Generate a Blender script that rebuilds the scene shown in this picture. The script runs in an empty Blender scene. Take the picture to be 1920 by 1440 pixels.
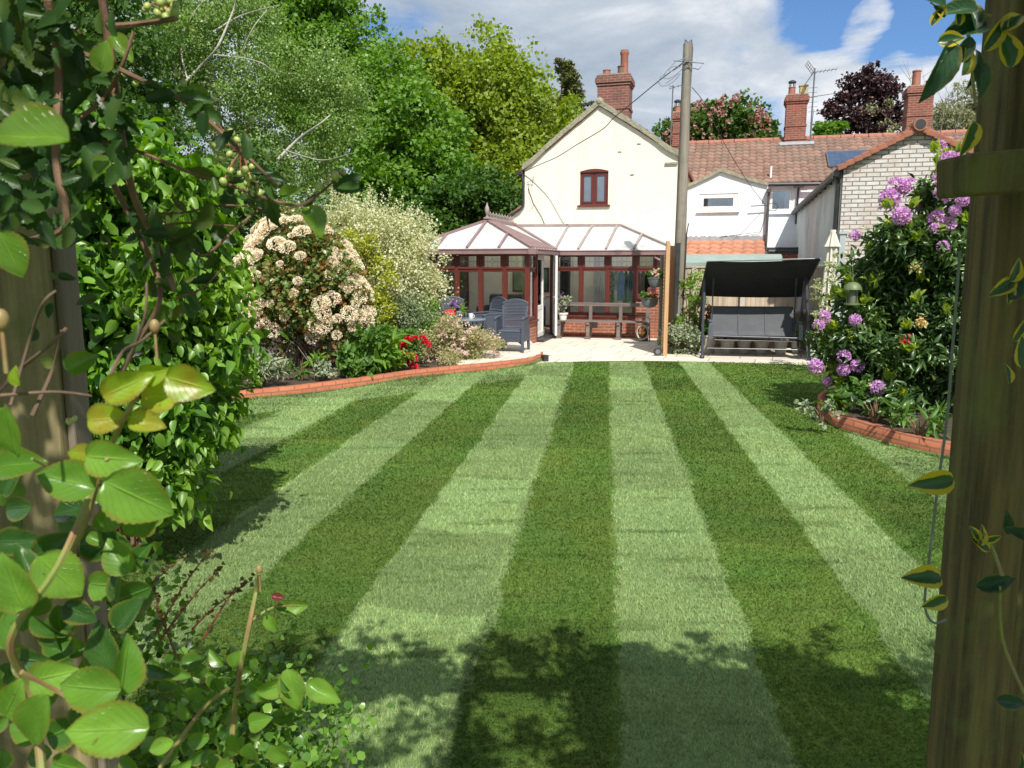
import bpy, math, random
import numpy as np
from mathutils import Vector, Matrix
PI = math.pi
rng = np.random.default_rng(11)
random.seed(5)
S = bpy.context.scene
COL = S.collection

# ------------------------------------------------------------------ camera numbers
CH = 1.85; FPX = 1440.0; TH = math.radians(8.88)
def ray(px, py):
    dx = (px-960)/FPX; dy = (720-py)/FPX
    return Vector((dx, math.cos(TH)+dy*math.sin(TH), -math.sin(TH)+dy*math.cos(TH)))
def P(px, py, Y):                       # point at world distance Y
    d = ray(px, py); t = Y/d.y
    return Vector((d.x*t, Y, CH+d.z*t))
def G(px, py, z=0.0):                   # point on a level plane
    d = ray(px, py); t = (z-CH)/d.z
    return Vector((d.x*t, d.y*t, z))
HA = math.radians(16.0)                 # the houses stand 16 degrees off the lens axis
HU = Vector((math.cos(HA), -math.sin(HA), 0)); HV = Vector((math.sin(HA), math.cos(HA), 0))
HC = Vector((0.38, 17.55, 0))
def hw(u, v, z=0.0): return HC+HU*u+HV*v+Vector((0, 0, z))
def HP(px, py, v):                      # point on a wall plane v = const -> (u, z)
    d = ray(px, py); o = Vector((0, 0, CH))-HC
    t = (v-o.dot(HV))/d.dot(HV); p = o+d*t
    return p.dot(HU), p.z
def HS(px, py, u):                      # point on a plane u = const -> (v, z)
    d = ray(px, py); o = Vector((0, 0, CH))-HC
    t = (u-o.dot(HU))/d.dot(HU); p = o+d*t
    return p.dot(HV), p.z

# ------------------------------------------------------------------ materials
def new_mat(name):
    m = bpy.data.materials.new(name); m.use_nodes = True
    nt = m.node_tree; nt.nodes.clear()
    out = nt.nodes.new('ShaderNodeOutputMaterial')
    return m, nt, out
def N(nt, t, **kw):
    n = nt.nodes.new(t)
    for k, v in kw.items():
        if k in n.inputs.keys(): n.inputs[k].default_value = v
        else: setattr(n, k, v)
    return n
def L(nt, a, b): nt.links.new(a, b)
def rgba(c): return (c[0], c[1], c[2], 1.0)
def mixc(nt, fac, a, b, blend='MIX'):
    n = nt.nodes.new('ShaderNodeMix'); n.data_type = 'RGBA'; n.blend_type = blend
    for sock, v in ((n.inputs[0], fac), (n.inputs[6], a), (n.inputs[7], b)):
        if isinstance(v, (int, float)): sock.default_value = v
        elif isinstance(v, tuple): sock.default_value = rgba(v)
        else: L(nt, v, sock)
    return n.outputs[2]
def ramp(nt, fac, stops, interp='LINEAR'):
    n = nt.nodes.new('ShaderNodeValToRGB'); cr = n.color_ramp; cr.interpolation = interp
    while len(cr.elements) < len(stops): cr.elements.new(0.5)
    for e, (p, c) in zip(cr.elements, stops):
        e.position = p; e.color = rgba(c) if isinstance(c, tuple) else (c, c, c, 1)
    L(nt, fac, n.inputs[0]); return n.outputs[0]
def math_n(nt, op, a, b=None, c=None):
    n = nt.nodes.new('ShaderNodeMath'); n.operation = op
    for i, v in enumerate((a, b, c)):
        if v is None: continue
        if isinstance(v, (int, float)): n.inputs[i].default_value = v
        else: L(nt, v, n.inputs[i])
    return n.outputs[0]
def noise(nt, vec, scale, detail=4, rough=.55, stretch=None):
    if stretch:
        mp = N(nt, 'ShaderNodeMapping'); mp.inputs['Scale'].default_value = stretch
        L(nt, vec, mp.inputs[0]); vec = mp.outputs[0]
    n = N(nt, 'ShaderNodeTexNoise', Scale=scale, Detail=detail, Roughness=rough)
    L(nt, vec, n.inputs['Vector']); return n.outputs['Fac']
def bumpn(nt, h, strength, dist=.01):
    b = N(nt, 'ShaderNodeBump', Strength=strength, Distance=dist); L(nt, h, b.inputs['Height']); return b.outputs[0]

def M(name, c1, c2=None, scale=6, rough=.7, bump=0.0, bscale=60, bdist=.006, metal=0, stretch=None, lo=.35, hi=.65, dirt=None, dscale=1.2, spec=.5, dstretch=None):
    m, nt, out = new_mat(name)
    bs = N(nt, 'ShaderNodeBsdfPrincipled', Roughness=rough, Metallic=metal)
    bs.inputs['Specular IOR Level'].default_value = spec
    tc = N(nt, 'ShaderNodeTexCoord'); v = tc.outputs['Object']
    if c2 is None: c2 = tuple(x*.8 for x in c1)
    f = noise(nt, v, scale, 5, .6, stretch); f = ramp(nt, f, [(lo, 0.0), (hi, 1.0)])
    col = mixc(nt, f, c1, c2)
    if dirt:
        d = noise(nt, v, dscale, 6, .65, dstretch); d = ramp(nt, d, [(.5, 0.0), (.72, .8)])
        col = mixc(nt, d, col, dirt)
    L(nt, col, bs.inputs['Base Color'])
    if bump: L(nt, bumpn(nt, noise(nt, v, bscale, 4, .6, stretch), bump, bdist), bs.inputs['Normal'])
    L(nt, bs.outputs[0], out.inputs[0]); return m

def leaf_mat(name, c1, c2, c3=None, trans=.35, rough=.45, gloss=.35, patch=1.5, vein=False, edge=None):
    """c1..c2 vary leaf by leaf, c3 comes in as patches of other growth"""
    m, nt, out = new_mat(name)
    geo = N(nt, 'ShaderNodeNewGeometry'); tc = N(nt, 'ShaderNodeTexCoord')
    col = mixc(nt, geo.outputs['Random Per Island'], c1, c2)
    if c3:
        f = noise(nt, tc.outputs['Object'], patch, 3, .6); f = ramp(nt, f, [(.48, 0.0), (.62, .75)])
        col = mixc(nt, f, col, c3)
    if vein or edge:
        uv = N(nt, 'ShaderNodeUVMap'); sx = N(nt, 'ShaderNodeSeparateXYZ'); L(nt, uv.outputs[0], sx.inputs[0])
        ax = math_n(nt, 'ABSOLUTE', math_n(nt, 'SUBTRACT', sx.outputs[0], .5))
        if edge:
            n = noise(nt, tc.outputs['Object'], 45, 4)
            e = math_n(nt, 'ADD', ax, math_n(nt, 'MULTIPLY', n, .42))
            e = ramp(nt, e, [(.47, 0.0), (.51, 1.0)]); col = mixc(nt, e, col, edge)
        if vein:
            side = math_n(nt, 'SUBTRACT', sx.outputs[1], math_n(nt, 'MULTIPLY', ax, .9))
            w = math_n(nt, 'ABSOLUTE', math_n(nt, 'SINE', math_n(nt, 'MULTIPLY', side, 22.0)))
            w = ramp(nt, w, [(0.0, 1.0), (.16, 0.0)])
            mid = ramp(nt, ax, [(0.0, 1.0), (.03, 0.0)])
            vv = math_n(nt, 'MAXIMUM', math_n(nt, 'MULTIPLY', w, .35), mid)
            col = mixc(nt, math_n(nt, 'MULTIPLY', vv, .55), col, tuple(min(1, x*2.0+.03) for x in c2))
            blotch = noise(nt, tc.outputs['Object'], 18, 4)
            col = mixc(nt, ramp(nt, blotch, [(.42, 0.0), (.72, .6)]), col, tuple(x*.55 for x in c1))
    if vein:
        sp = noise(nt, tc.outputs['Object'], 140, 3, .7); col = mixc(nt, ramp(nt, sp, [(.66, 0.0), (.71, .8)]), col, (.13, .08, .03))
        rim = math_n(nt, 'ADD', ax, math_n(nt, 'MULTIPLY', noise(nt, tc.outputs['Object'], 50, 3), .25)); col = mixc(nt, ramp(nt, rim, [(.50, 0.0), (.62, .7)]), col, (.20, .17, .03))
    bs = N(nt, 'ShaderNodeBsdfPrincipled', Roughness=rough)
    bs.inputs['Specular IOR Level'].default_value = gloss
    L(nt, col, bs.inputs['Base Color'])
    if vein: L(nt, bumpn(nt, vv, .6, .003), bs.inputs['Normal'])
    tr = N(nt, 'ShaderNodeBsdfTranslucent')
    c = mixc(nt, .6, col, (1.0, 1.0, .35), 'MULTIPLY'); hs = N(nt, 'ShaderNodeHueSaturation', Saturation=1.1, Value=1.6)
    L(nt, c, hs.inputs['Color']); L(nt, hs.outputs[0], tr.inputs['Color'])
    mx = N(nt, 'ShaderNodeMixShader'); mx.inputs[0].default_value = trans
    L(nt, bs.outputs[0], mx.inputs[1]); L(nt, tr.outputs[0], mx.inputs[2]); L(nt, mx.outputs[0], out.inputs[0])
    return m

def brick_mat(name, c1, c2, mortar, mort=.012, bw=.225, bh=.075, rough=.85, dirt=None, bump=.6, dscale=1.3):
    m, nt, out = new_mat(name)
    uv = N(nt, 'ShaderNodeUVMap'); tc = N(nt, 'ShaderNodeTexCoord')
    wob = N(nt, 'ShaderNodeTexNoise', Scale=9.0, Detail=3.0); L(nt, uv.outputs[0], wob.inputs['Vector'])
    mp = N(nt, 'ShaderNodeMix'); mp.data_type = 'RGBA'; mp.blend_type = 'LINEAR_LIGHT'; mp.inputs[0].default_value = .008
    L(nt, uv.outputs[0], mp.inputs[6]); L(nt, wob.outputs['Color'], mp.inputs[7])
    b = N(nt, 'ShaderNodeTexBrick', Scale=1.0)
    b.inputs['Mortar Size'].default_value = mort; b.inputs['Brick Width'].default_value = bw; b.inputs['Row Height'].default_value = bh
    b.inputs['Bias'].default_value = 0.0; b.inputs['Mortar Smooth'].default_value = .2
    b.inputs['Color1'].default_value = rgba(c1); b.inputs['Color2'].default_value = rgba(c2); b.inputs['Mortar'].default_value = rgba(mortar)
    L(nt, mp.outputs[2], b.inputs['Vector'])
    f = noise(nt, tc.outputs['Object'], 14, 6, .7)
    col = mixc(nt, ramp(nt, f, [(.35, .0), (.75, .55)]), b.outputs['Color'], tuple(x*.55 for x in c1))
    if dirt:
        d = noise(nt, tc.outputs['Object'], dscale, 6, .7); col = mixc(nt, ramp(nt, d, [(.48, 0.0), (.68, .75)]), col, dirt)
    bs = N(nt, 'ShaderNodeBsdfPrincipled', Roughness=rough); L(nt, col, bs.inputs['Base Color'])
    h = math_n(nt, 'ADD', math_n(nt, 'MULTIPLY', b.outputs['Fac'], -1.0), math_n(nt, 'MULTIPLY', f, .6))
    L(nt, bumpn(nt, h, bump, .008), bs.inputs['Normal']); L(nt, bs.outputs[0], out.inputs[0]); return m

def glass_mat(name, tint=(.9, .95, .95), refl=.12):
    m, nt, out = new_mat(name)
    t = N(nt, 'ShaderNodeBsdfTransparent'); t.inputs[0].default_value = rgba(tint)
    g = N(nt, 'ShaderNodeBsdfGlossy', Roughness=.02); g.inputs[0].default_value = (1, 1, 1, 1)
    fr = N(nt, 'ShaderNodeFresnel', IOR=1.5); f = math_n(nt, 'ADD', fr.outputs[0], refl)
    mx = N(nt, 'ShaderNodeMixShader'); L(nt, f, mx.inputs[0]); L(nt, t.outputs[0], mx.inputs[1]); L(nt, g.outputs[0], mx.inputs[2])
    L(nt, mx.outputs[0], out.inputs[0]); return m

# ------------------------------------------------------------------ objects
def tag(o, label=None, cat=None, group=None, kind=None):
    if label: o['label'] = label
    if cat: o['category'] = cat
    if group: o['group'] = group
    if kind: o['kind'] = kind
    return o
def thing(name, label, cat, loc=(0, 0, 0), rz=0.0, group=None):
    o = bpy.data.objects.new(name, None); COL.objects.link(o)
    o.empty_display_size = .2; o.location = loc; o.rotation_euler = (0, 0, rz)
    return tag(o, label, cat, group)
def hthing(name, label, cat, u, v, z=0.0, group=None):      # a thing standing square to the houses
    o = thing(name, label, cat, hw(u, v, z), -HA, group); o['hu'] = u; o['hv'] = v; o['hz'] = z
    return o
def mesh_np(name, V, F, mat, parent=None, uv=None, smooth=False):
    V = np.asarray(V, dtype=np.float32); F = np.asarray(F, dtype=np.int32); k = F.shape[1]
    me = bpy.data.meshes.new(name)
    me.vertices.add(len(V)); me.vertices.foreach_set('co', V.ravel())
    me.loops.add(F.size); me.loops.foreach_set('vertex_index', F.ravel())
    me.polygons.add(len(F)); me.polygons.foreach_set('loop_start', np.arange(len(F), dtype=np.int32)*k)
    try: me.polygons.foreach_set('loop_total', np.full(len(F), k, dtype=np.int32))
    except Exception: pass
    if smooth: me.polygons.foreach_set('use_smooth', np.ones(len(F), dtype=bool))
    me.update(calc_edges=True)
    if uv is not None:
        ul = me.uv_layers.new(name='UVMap'); ul.data.foreach_set('uv', uv[F.ravel()].astype(np.float32).ravel())
    me.materials.append(mat)
    o = bpy.data.objects.new(name, me); COL.objects.link(o)
    if parent is not None: o.parent = parent
    return o
def dup(o, parent=None, loc=None, rot=None, scale=None):
    c = o.copy(); COL.objects.link(c); c.parent = parent if parent is not None else o.parent
    if loc is not None: c.location = loc
    if rot is not None: c.rotation_euler = rot
    if scale is not None: c.scale = scale
    return c
def copy_tree(o, parent=None):
    c = o.copy(); COL.objects.link(c); c.parent = parent
    for ch in [x for x in list(COL.objects) if x.parent == o]: copy_tree(ch, c)
    return c

class MB:
    def __init__(s, off=(0, 0, 0)): s.v = []; s.f = []; s.off = Vector(off)
    def add(s, vs, fs):
        b = len(s.v); s.v += [Vector(x) for x in vs]; s.f += [[b+i for i in f] for f in fs]; return s
    def box(s, c, d, rz=0.0, rx=0.0):
        R = Matrix.Rotation(rz, 3, 'Z') @ Matrix.Rotation(rx, 3, 'X'); c = Vector(c)
        vs = [c+R @ Vector((x*d[0]/2, y*d[1]/2, z*d[2]/2)) for x in (-1, 1) for y in (-1, 1) for z in (-1, 1)]
        return s.add(vs, [(0, 1, 3, 2), (4, 6, 7, 5), (0, 4, 5, 1), (2, 3, 7, 6), (0, 2, 6, 4), (1, 5, 7, 3)])
    def span(s, x0, x1, y0, y1, z0, z1):
        return s.box(((x0+x1)/2, (y0+y1)/2, (z0+z1)/2), (abs(x1-x0), abs(y1-y0), abs(z1-z0)))
    def beam(s, a, b, w, h, up=(0, 0, 1)):
        a = Vector(a); b = Vector(b); d = (b-a).normalized(); up = Vector(up)
        if abs(d.dot(up)) > .98: up = Vector((0, 1, 0))
        x = d.cross(up).normalized(); y = x.cross(d)
        vs = [p+x*(i*w/2)+y*(j*h/2) for p in (a, b) for i, j in ((-1, -1), (1, -1), (1, 1), (-1, 1))]
        return s.add(vs, [(3, 2, 1, 0), (4, 5, 6, 7), (0, 1, 5, 4), (1, 2, 6, 5), (2, 3, 7, 6), (3, 0, 4, 7)])
    def tube(s, pts, r, n=8):
        pts = [Vector(p) for p in pts]; m = len(pts)
        rs = r if isinstance(r, (list, tuple)) else [r]*m
        vs = []; px = None
        for i, p in enumerate(pts):
            d = (pts[min(i+1, m-1)]-pts[max(i-1, 0)])
            d = d.normalized() if d.length > 1e-9 else Vector((0, 0, 1))
            if px is None:
                a = Vector((0, 0, 1)) if abs(d.z) < .9 else Vector((1, 0, 0)); px = d.cross(a).normalized()
            else:
                px = (px-d*px.dot(d)); px = px.normalized() if px.length > 1e-6 else d.orthogonal().normalized()
            py = d.cross(px)
            for k in range(n):
                t = 2*PI*k/n; vs.append(p+px*(math.cos(t)*rs[i])+py*(math.sin(t)*rs[i]))
        fs = [(i*n+k, i*n+(k+1) % n, (i+1)*n+(k+1) % n, (i+1)*n+k) for i in range(m-1) for k in range(n)]
        fs += [tuple(range(n-1, -1, -1)), tuple((m-1)*n+k for k in range(n))]
        return s.add(vs, fs)
    def prism(s, poly, ext):
        p = [Vector(q) for q in poly]; e = Vector(ext); n = len(p)
        return s.add(p+[q+e for q in p], [tuple(range(n)), tuple(range(2*n-1, n-1, -1))]+[(i, n+i, n+(i+1) % n, (i+1) % n) for i in range(n)])
    def poly(s, pts): return s.add(pts, [tuple(range(len(pts)))])
    def lathe(s, prof, c=(0, 0, 0), n=20, sx=1, sy=1):
        c = Vector(c); m = len(prof)
        vs = [c+Vector((math.cos(2*PI*k/n)*r*sx, math.sin(2*PI*k/n)*r*sy, z)) for r, z in prof for k in range(n)]
        fs = [(i*n+k, i*n+(k+1) % n, (i+1)*n+(k+1) % n, (i+1)*n+k) for i in range(m-1) for k in range(n)]
        fs += [tuple(range(n-1, -1, -1)), tuple((m-1)*n+k for k in range(n))]
        return s.add(vs, fs)
    def ball(s, c, r, n=8, m=6, sz=1.0, rx=None):
        pr = [(max(1e-4, math.sin(PI*i/m))*r, -math.cos(PI*i/m)*r*sz) for i in range(m+1)]
        return s.lathe(pr, c, n)
    def build(s, name, mat, parent=None, smooth=False, bevel=0, group=None):
        off = s.off
        q = parent
        while q is not None and 'hu' not in q.keys(): q = q.parent
        if q is not None: off = off+Vector((q['hu'], q['hv'], q['hz']))
        me = bpy.data.meshes.new(name)
        me.from_pydata([tuple(v-off) for v in s.v], [], s.f)
        me.update(); ul = me.uv_layers.new(name='UVMap')
        for p in me.polygons:
            n = p.normal; ax, ay, az = abs(n.x), abs(n.y), abs(n.z)
            for li in p.loop_indices:
                co = me.vertices[me.loops[li].vertex_index].co
                if az > .75 and az >= ax and az >= ay: uv = (co.x, co.y)
                elif ay >= ax: uv = (co.x, co.z)
                else: uv = (co.y+.11, co.z)
                ul.data[li].uv = uv
        if smooth:
            for p in me.polygons: p.use_smooth = True
        me.materials.append(mat)
        o = bpy.data.objects.new(name, me); COL.objects.link(o)
        if parent is not None: o.parent = parent
        if bevel:
            b = o.modifiers.new('bevel', 'BEVEL'); b.width = bevel; b.segments = 2; b.limit_method = 'ANGLE'
        if smooth and not bevel:
            try:
                for e in me.edges: pass
                me.set_sharp_from_angle(angle=math.radians(40))
            except Exception: pass
        return o

# ------------------------------------------------------------------ leaves
def unit(a): return a/np.maximum(np.linalg.norm(a, axis=1, keepdims=True), 1e-9)
# template: verts (side, along, up), faces, uv
T_DIA = (np.array([(0, 0, 0), (.5, .45, .1), (0, 1, 0), (-.5, .45, .1)]), np.array([(0, 1, 2, 3)]))
T_FOLD = (np.array([(0, 0, 0), (.42, .3, .13), (.36, .68, .1), (0, 1, -.12), (-.36, .68, .1), (-.42, .3, .13), (0, .5, 0)]),
          np.array([(0, 1, 2, 6), (6, 2, 3, 3), (0, 6, 4, 5), (6, 3, 3, 4)]))
T_FOLD = (np.array([(0, 0, 0), (.4, .28, .12), (.34, .66, .08), (0, 1, -.14), (-.34, .66, .08), (-.4, .28, .12), (0, .5, -.02)]),
          np.array([(0, 1, 2, 6), (2, 3, 4, 6), (4, 5, 0, 6)]))
def t_leaf(n=7, m=4, serr=0.0, curl=-.18, cup=.12, wide=.4, tip=1.0):
    """a finely divided leaf: n steps along, 2m across, optional saw edge"""
    V = []; U = []
    for i in range(n+1):
        t = i/n; w = wide*math.sin(PI*min(1, t**.8))**.72*(1-.15*t)
        if i == n: w = .004
        if i == 0: w = .015
        if serr: w *= 1+serr*(1 if i % 2 else -1)
        for j in range(-m, m+1):
            s = j/m
            V.append((s*w, t+(-.02*abs(s) if i not in (0, n) else 0), cup*abs(s)**1.3*w*2+curl*t*t+.012*math.sin(9*t+4*s)))
            U.append((.5+.5*s, t))
    k = 2*m+1
    F = [(i*k+j, i*k+j+1, (i+1)*k+j+1, (i+1)*k+j) for i in range(n) for j in range(2*m)]
    return np.array(V), np.array(F), np.array(U)
T_BIG = t_leaf(24, 4, serr=.03, curl=-.15, cup=.28, wide=.39)
T_MID = t_leaf(6, 1, curl=-.22, cup=.3, wide=.3)
T_STRAP = t_leaf(5, 1, curl=-.3, cup=.25, wide=.11)
def leaf_arrays(p, a, n, size, T, width=1.0):
    a = unit(a); s = unit(np.cross(a, n)); n = np.cross(s, a)
    t = T[0]; k = len(t); size = np.broadcast_to(np.asarray(size), (len(p),))
    W = np.broadcast_to(np.asarray(width), (len(p),))
    V = p[:, None, :]+size[:, None, None]*((t[None, :, 0:1]*W[:, None, None])*s[:, None, :]+t[None, :, 1:2]*a[:, None, :]+t[None, :, 2:3]*n[:, None, :])
    F = (T[1][None]+(np.arange(len(p))*k)[:, None, None]).reshape(-1, T[1].shape[1])
    uv = np.tile(T[2], (len(p), 1)) if len(T) > 2 else None
    return V.reshape(-1, 3), F, uv
def leaves(name, p, a, n, size, T, mat, parent, width=1.0, smooth=False):
    V, F, uv = leaf_arrays(p, a, n, size, T, width)
    if parent is not None: V = V-np.array(parent.location)
    return mesh_np(name, V, F, mat, parent, uv, smooth)
def rdir(n): return unit(rng.normal(size=(n, 3)))
def lobes_fill(E, k, lr, shell=(.45, .95)):
    """scatter k small lobes through big ellipsoids E=[(c, (rx,ry,rz))...]"""
    w = np.array([r[0]*r[2]+.0 for c, r in E]); w = w/w.sum(); out = []
    for i in rng.choice(len(E), k, p=w):
        c, r = E[i]; d = rdir(1)[0]; q = rng.uniform(*shell)
        out.append((np.array(c)+d*np.array(r)*q, lr*rng.uniform(.6, 1.25)))
    return out
def crown_pts(lobes, n, sub=40, spread=.3, flat=.8, jitter=1.0):
    """points gathered in twig-end clusters on the skin of each lobe"""
    C = np.array([l[0] for l in lobes]); R = np.array([l[1] for l in lobes])
    w = R**2/np.sum(R**2); ns = max(1, n//sub)
    li = rng.choice(len(C), ns, p=w); d = rdir(ns); q = rng.uniform(.25, 1, ns)**.4
    sc = C[li]+d*(R[li]*q)[:, None]*np.array([1, 1, flat])
    r = R[li]*spread*rng.uniform(.6, 1.3, ns)
    idx = np.repeat(np.arange(ns), sub)
    g = rng.normal(size=(len(idx), 3))*.55
    p = sc[idx]+g*r[idx][:, None]*np.array([1, 1, .75])
    out = unit(p-C[li][idx]+rng.normal(size=p.shape)*.15)
    return p, out
def foliage(name, lobes, n, size, mat, parent, T=T_DIA, sub=40, spread=.3, droop=0.0, up=.4, flat=.8, width=1.0, zmin=None, smooth=False, rand=.8, floor=None):
    p, o = crown_pts(lobes, n, sub, spread, flat)
    if zmin is not None: k = p[:, 2] > zmin; p = p[k]; o = o[k]
    m = len(p)
    a = o*.5+rng.normal(size=(m, 3))*rand*.6+np.array([0, 0, -droop])
    nn = unit(o*.5+np.array([0, 0, up])+rng.normal(size=(m, 3))*rand*.6)
    s = size*rng.uniform(.65, 1.25, m)
    return leaves(name, p, a, nn, s, T, mat, parent, width, smooth)
def limbs(root_pt, targets, r0, mb=None, wob=.12, n=7, r1=.02, fork=.35):
    """trunk forking out towards crown targets, world space"""
    mb = mb or MB(); root_pt = Vector(root_pt)
    for t in targets:
        t = Vector(t); d = t-root_pt; pts = []; rs = []
        for i in range(8):
            q = i/7; h = Vector((d.x*q**1.6, d.y*q**1.6, d.z*q**.85))
            h += Vector((random.gauss(0, 1), random.gauss(0, 1), 0))*wob*(q*(1-q)+.02)*d.length*.3 if 0 < i < 7 else Vector()
            pts.append(root_pt+h); rs.append(r0*(1-q)**1.1+r1*q+.0)
        mb.tube(pts, rs, n)
    return mb
def plant(name, label, cat, base, group=None): return thing(name, label, cat, base, 0, group)
def wmb(parent): return MB(off=parent.location)
EXPO = 0.34; SUN_E = 4.9; SKY_S = .10; CLOUD = 7.6; NBLADE = 460000
LAWN_L = (.182, .278, .115); LAWN_D = (.082, .165, .028)  # mown stripe sheen from leaning blades is put into these turf colours
# ------------------------------------------------------------------ render, camera, light, sky
S.render.engine = 'CYCLES'
S.view_settings.view_transform = 'Standard'; S.view_settings.look = 'None'
S.view_settings.exposure = EXPO; S.view_settings.gamma = 1
S.cycles.max_bounces = 10; S.cycles.transparent_max_bounces = 24; S.cycles.diffuse_bounces = 4; S.cycles.transmission_bounces = 4
cam = bpy.data.cameras.new('camera'); camo = bpy.data.objects.new('camera', cam); COL.objects.link(camo)
camo.location = (0, 0, CH); camo.rotation_euler = (PI/2-TH, 0, 0)
cam.sensor_width = 36; cam.lens = 36*FPX/1920; cam.clip_start = .02; cam.clip_end = 2000
cam.dof.use_dof = True; cam.dof.focus_distance = 11.0; cam.dof.aperture_fstop = 17
S.camera = camo
SUN_EL = math.radians(50); SAZ = math.radians(168)
sdir = Vector((math.sin(SAZ)*math.cos(SUN_EL), math.cos(SAZ)*math.cos(SUN_EL), math.sin(SUN_EL)))
sl = bpy.data.lights.new('sun', 'SUN'); sl.energy = SUN_E; sl.angle = math.radians(.53); sl.color = (1.0, .955, .88)
so = bpy.data.objects.new('sun', sl); COL.objects.link(so); so.location = (5, -10, 20)
so.rotation_euler = (-sdir).to_track_quat('-Z', 'Y').to_euler()

W = bpy.data.worlds.new('World'); S.world = W; W.use_nodes = True
nt = W.node_tree; nt.nodes.clear()
sky = nt.nodes.new('ShaderNodeTexSky'); sky.sky_type = 'NISHITA'; sky.sun_disc = False
sky.sun_elevation = SUN_EL; sky.sun_rotation = SAZ; sky.air_density = 1.0; sky.dust_density = .8; sky.ozone_density = 1.6
tc = nt.nodes.new('ShaderNodeTexCoord'); vec = tc.outputs['Generated']
sx = nt.nodes.new('ShaderNodeSeparateXYZ'); L(nt, vec, sx.inputs[0])
zz = math_n(nt, 'ADD', math_n(nt, 'MAXIMUM', sx.outputs[2], 0.0), .22)
cb = nt.nodes.new('ShaderNodeCombineXYZ')
L(nt, math_n(nt, 'DIVIDE', sx.outputs[0], zz), cb.inputs[0]); L(nt, math_n(nt, 'DIVIDE', sx.outputs[1], zz), cb.inputs[1])
pv = cb.outputs[0]
def cn(scale, detail, rough, ofs):
    mp = N(nt, 'ShaderNodeMapping'); mp.inputs['Location'].default_value = ofs; L(nt, pv, mp.inputs[0])
    n = N(nt, 'ShaderNodeTexNoise', Scale=scale, Detail=detail, Roughness=rough); n.inputs['Distortion'].default_value = .35
    L(nt, mp.outputs[0], n.inputs['Vector']); return n.outputs['Fac']
def blob(px, py, deg):                    # a clear or thick stretch of sky in one compass direction
    d = ray(px, py).normalized()
    dt = N(nt, 'ShaderNodeVectorMath', operation='DOT_PRODUCT'); nv = N(nt, 'ShaderNodeVectorMath', operation='NORMALIZE')
    L(nt, vec, nv.inputs[0]); L(nt, nv.outputs[0], dt.inputs[0]); dt.inputs[1].default_value = d
    mr = N(nt, 'ShaderNodeMapRange'); mr.interpolation_type = 'SMOOTHSTEP'
    mr.inputs['From Min'].default_value = math.cos(math.radians(deg)); mr.inputs['From Max'].default_value = 1.0
    L(nt, dt.outputs['Value'], mr.inputs[0]); return mr.outputs[0]
cov = cn(1.7, 11, .62, (3.1, 1.7, 0))
cov = math_n(nt, 'ADD', math_n(nt, 'MULTIPLY', math_n(nt, 'SUBTRACT', cov, .5), 1.9), .74)
for px, py, deg, a in ((1530, 5, 4, -.34), (1690, 80, 3.6, -.46), (1815, 20, 4.2, -.46), (1610, -60, 4, -.3), (730, 40, 4.5, -.33), (1450, 235, 2.6, -.22), (1600, 100, 3, -.15),
                       (1780, 150, 3, .16), (1400, 120, 7, .10), (1050, 80, 10, .15), (1580, 210, 5, .10), (1625, 40, 2.2, .5)):
    cov = math_n(nt, 'ADD', cov, math_n(nt, 'MULTIPLY', blob(px, py, deg), a))
mask = ramp(nt, cov, [(.38, 0.0), (.52, .6), (.66, .95), (.8, 1.0)])
shade = cn(2.1, 8, .6, (8.3, 4.2, 0))
shade = math_n(nt, 'ADD', shade, math_n(nt, 'MULTIPLY', blob(950, 20, 12), -.16))
shade = math_n(nt, 'ADD', shade, math_n(nt, 'MULTIPLY', blob(1230, 240, 8), -.07))
shade = math_n(nt, 'ADD', shade, math_n(nt, 'MULTIPLY', blob(1720, 180, 9), .16))
shade = math_n(nt, 'ADD', shade, math_n(nt, 'MULTIPLY', blob(1130, 110, 5), .10))
cc = ramp(nt, shade, [(.30, tuple(CLOUD*x for x in (.40, .49, .60))), (.50, tuple(CLOUD*x for x in (.62, .69, .78))), (.68, tuple(CLOUD*x for x in (1.0, 1.02, 1.05)))])
skyc = mixc(nt, 1.0, sky.outputs[0], (.62, .85, 1.12), 'MULTIPLY')
col = mixc(nt, mask, skyc, cc)
bg = N(nt, 'ShaderNodeBackground', Strength=SKY_S); L(nt, col, bg.inputs[0])
wo = nt.nodes.new('ShaderNodeOutputWorld'); L(nt, bg.outputs[0], wo.inputs[0])

# ------------------------------------------------------------------ common materials
soil = M('soil', (.045, .028, .018), (.08, .055, .035), 9, .95, .8, 60, .02)
bark = M('bark', (.16, .125, .09), (.07, .055, .04), 5, .9, .8, 40, .02, stretch=(1, 1, .25))
bark_pale = M('birch_bark', (.44, .43, .37), (.32, .29, .24), 8, .8, .4, 40, .01, stretch=(.6, .6, 2.5))
twig = M('twig_bark', (.13, .07, .04), (.2, .12, .07), 30, .8, .5, 200, .002)
post_wood = M('weathered_post_wood', (.27, .22, .11), (.13, .105, .05), 34, .85, .6, 120, .003, stretch=(1, 1, .06), dirt=(.10, .13, .03), dscale=7)
dark_wood = M('mossy_shaded_wood', (.17, .13, .045), (.06, .045, .018), 38, .9, .9, 160, .004, stretch=(1, 1, .07), dirt=(.12, .17, .03), dscale=5)
new_wood = M('fresh_pine', (.54, .33, .18), (.43, .25, .12), 14, .6, .3, 80, .003, stretch=(1, 1, .06))
fence_wood = M('grey_fence_wood', (.52, .43, .32), (.36, .29, .21), 13, .85, .4, 60, .005, stretch=(1, 1, .08), dirt=(.34, .3, .25), dscale=1.1)
bench_wood = M('bench_wood', (.13, .10, .09), (.20, .16, .14), 9, .7, .3, 60, .003, stretch=(.1, 1, 1))
brown_pvc = M('mahogany_frame', (.105, .024, .018), (.13, .03, .022), 6, .35, .1, 60, .001, stretch=(1, 1, .1))
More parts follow.
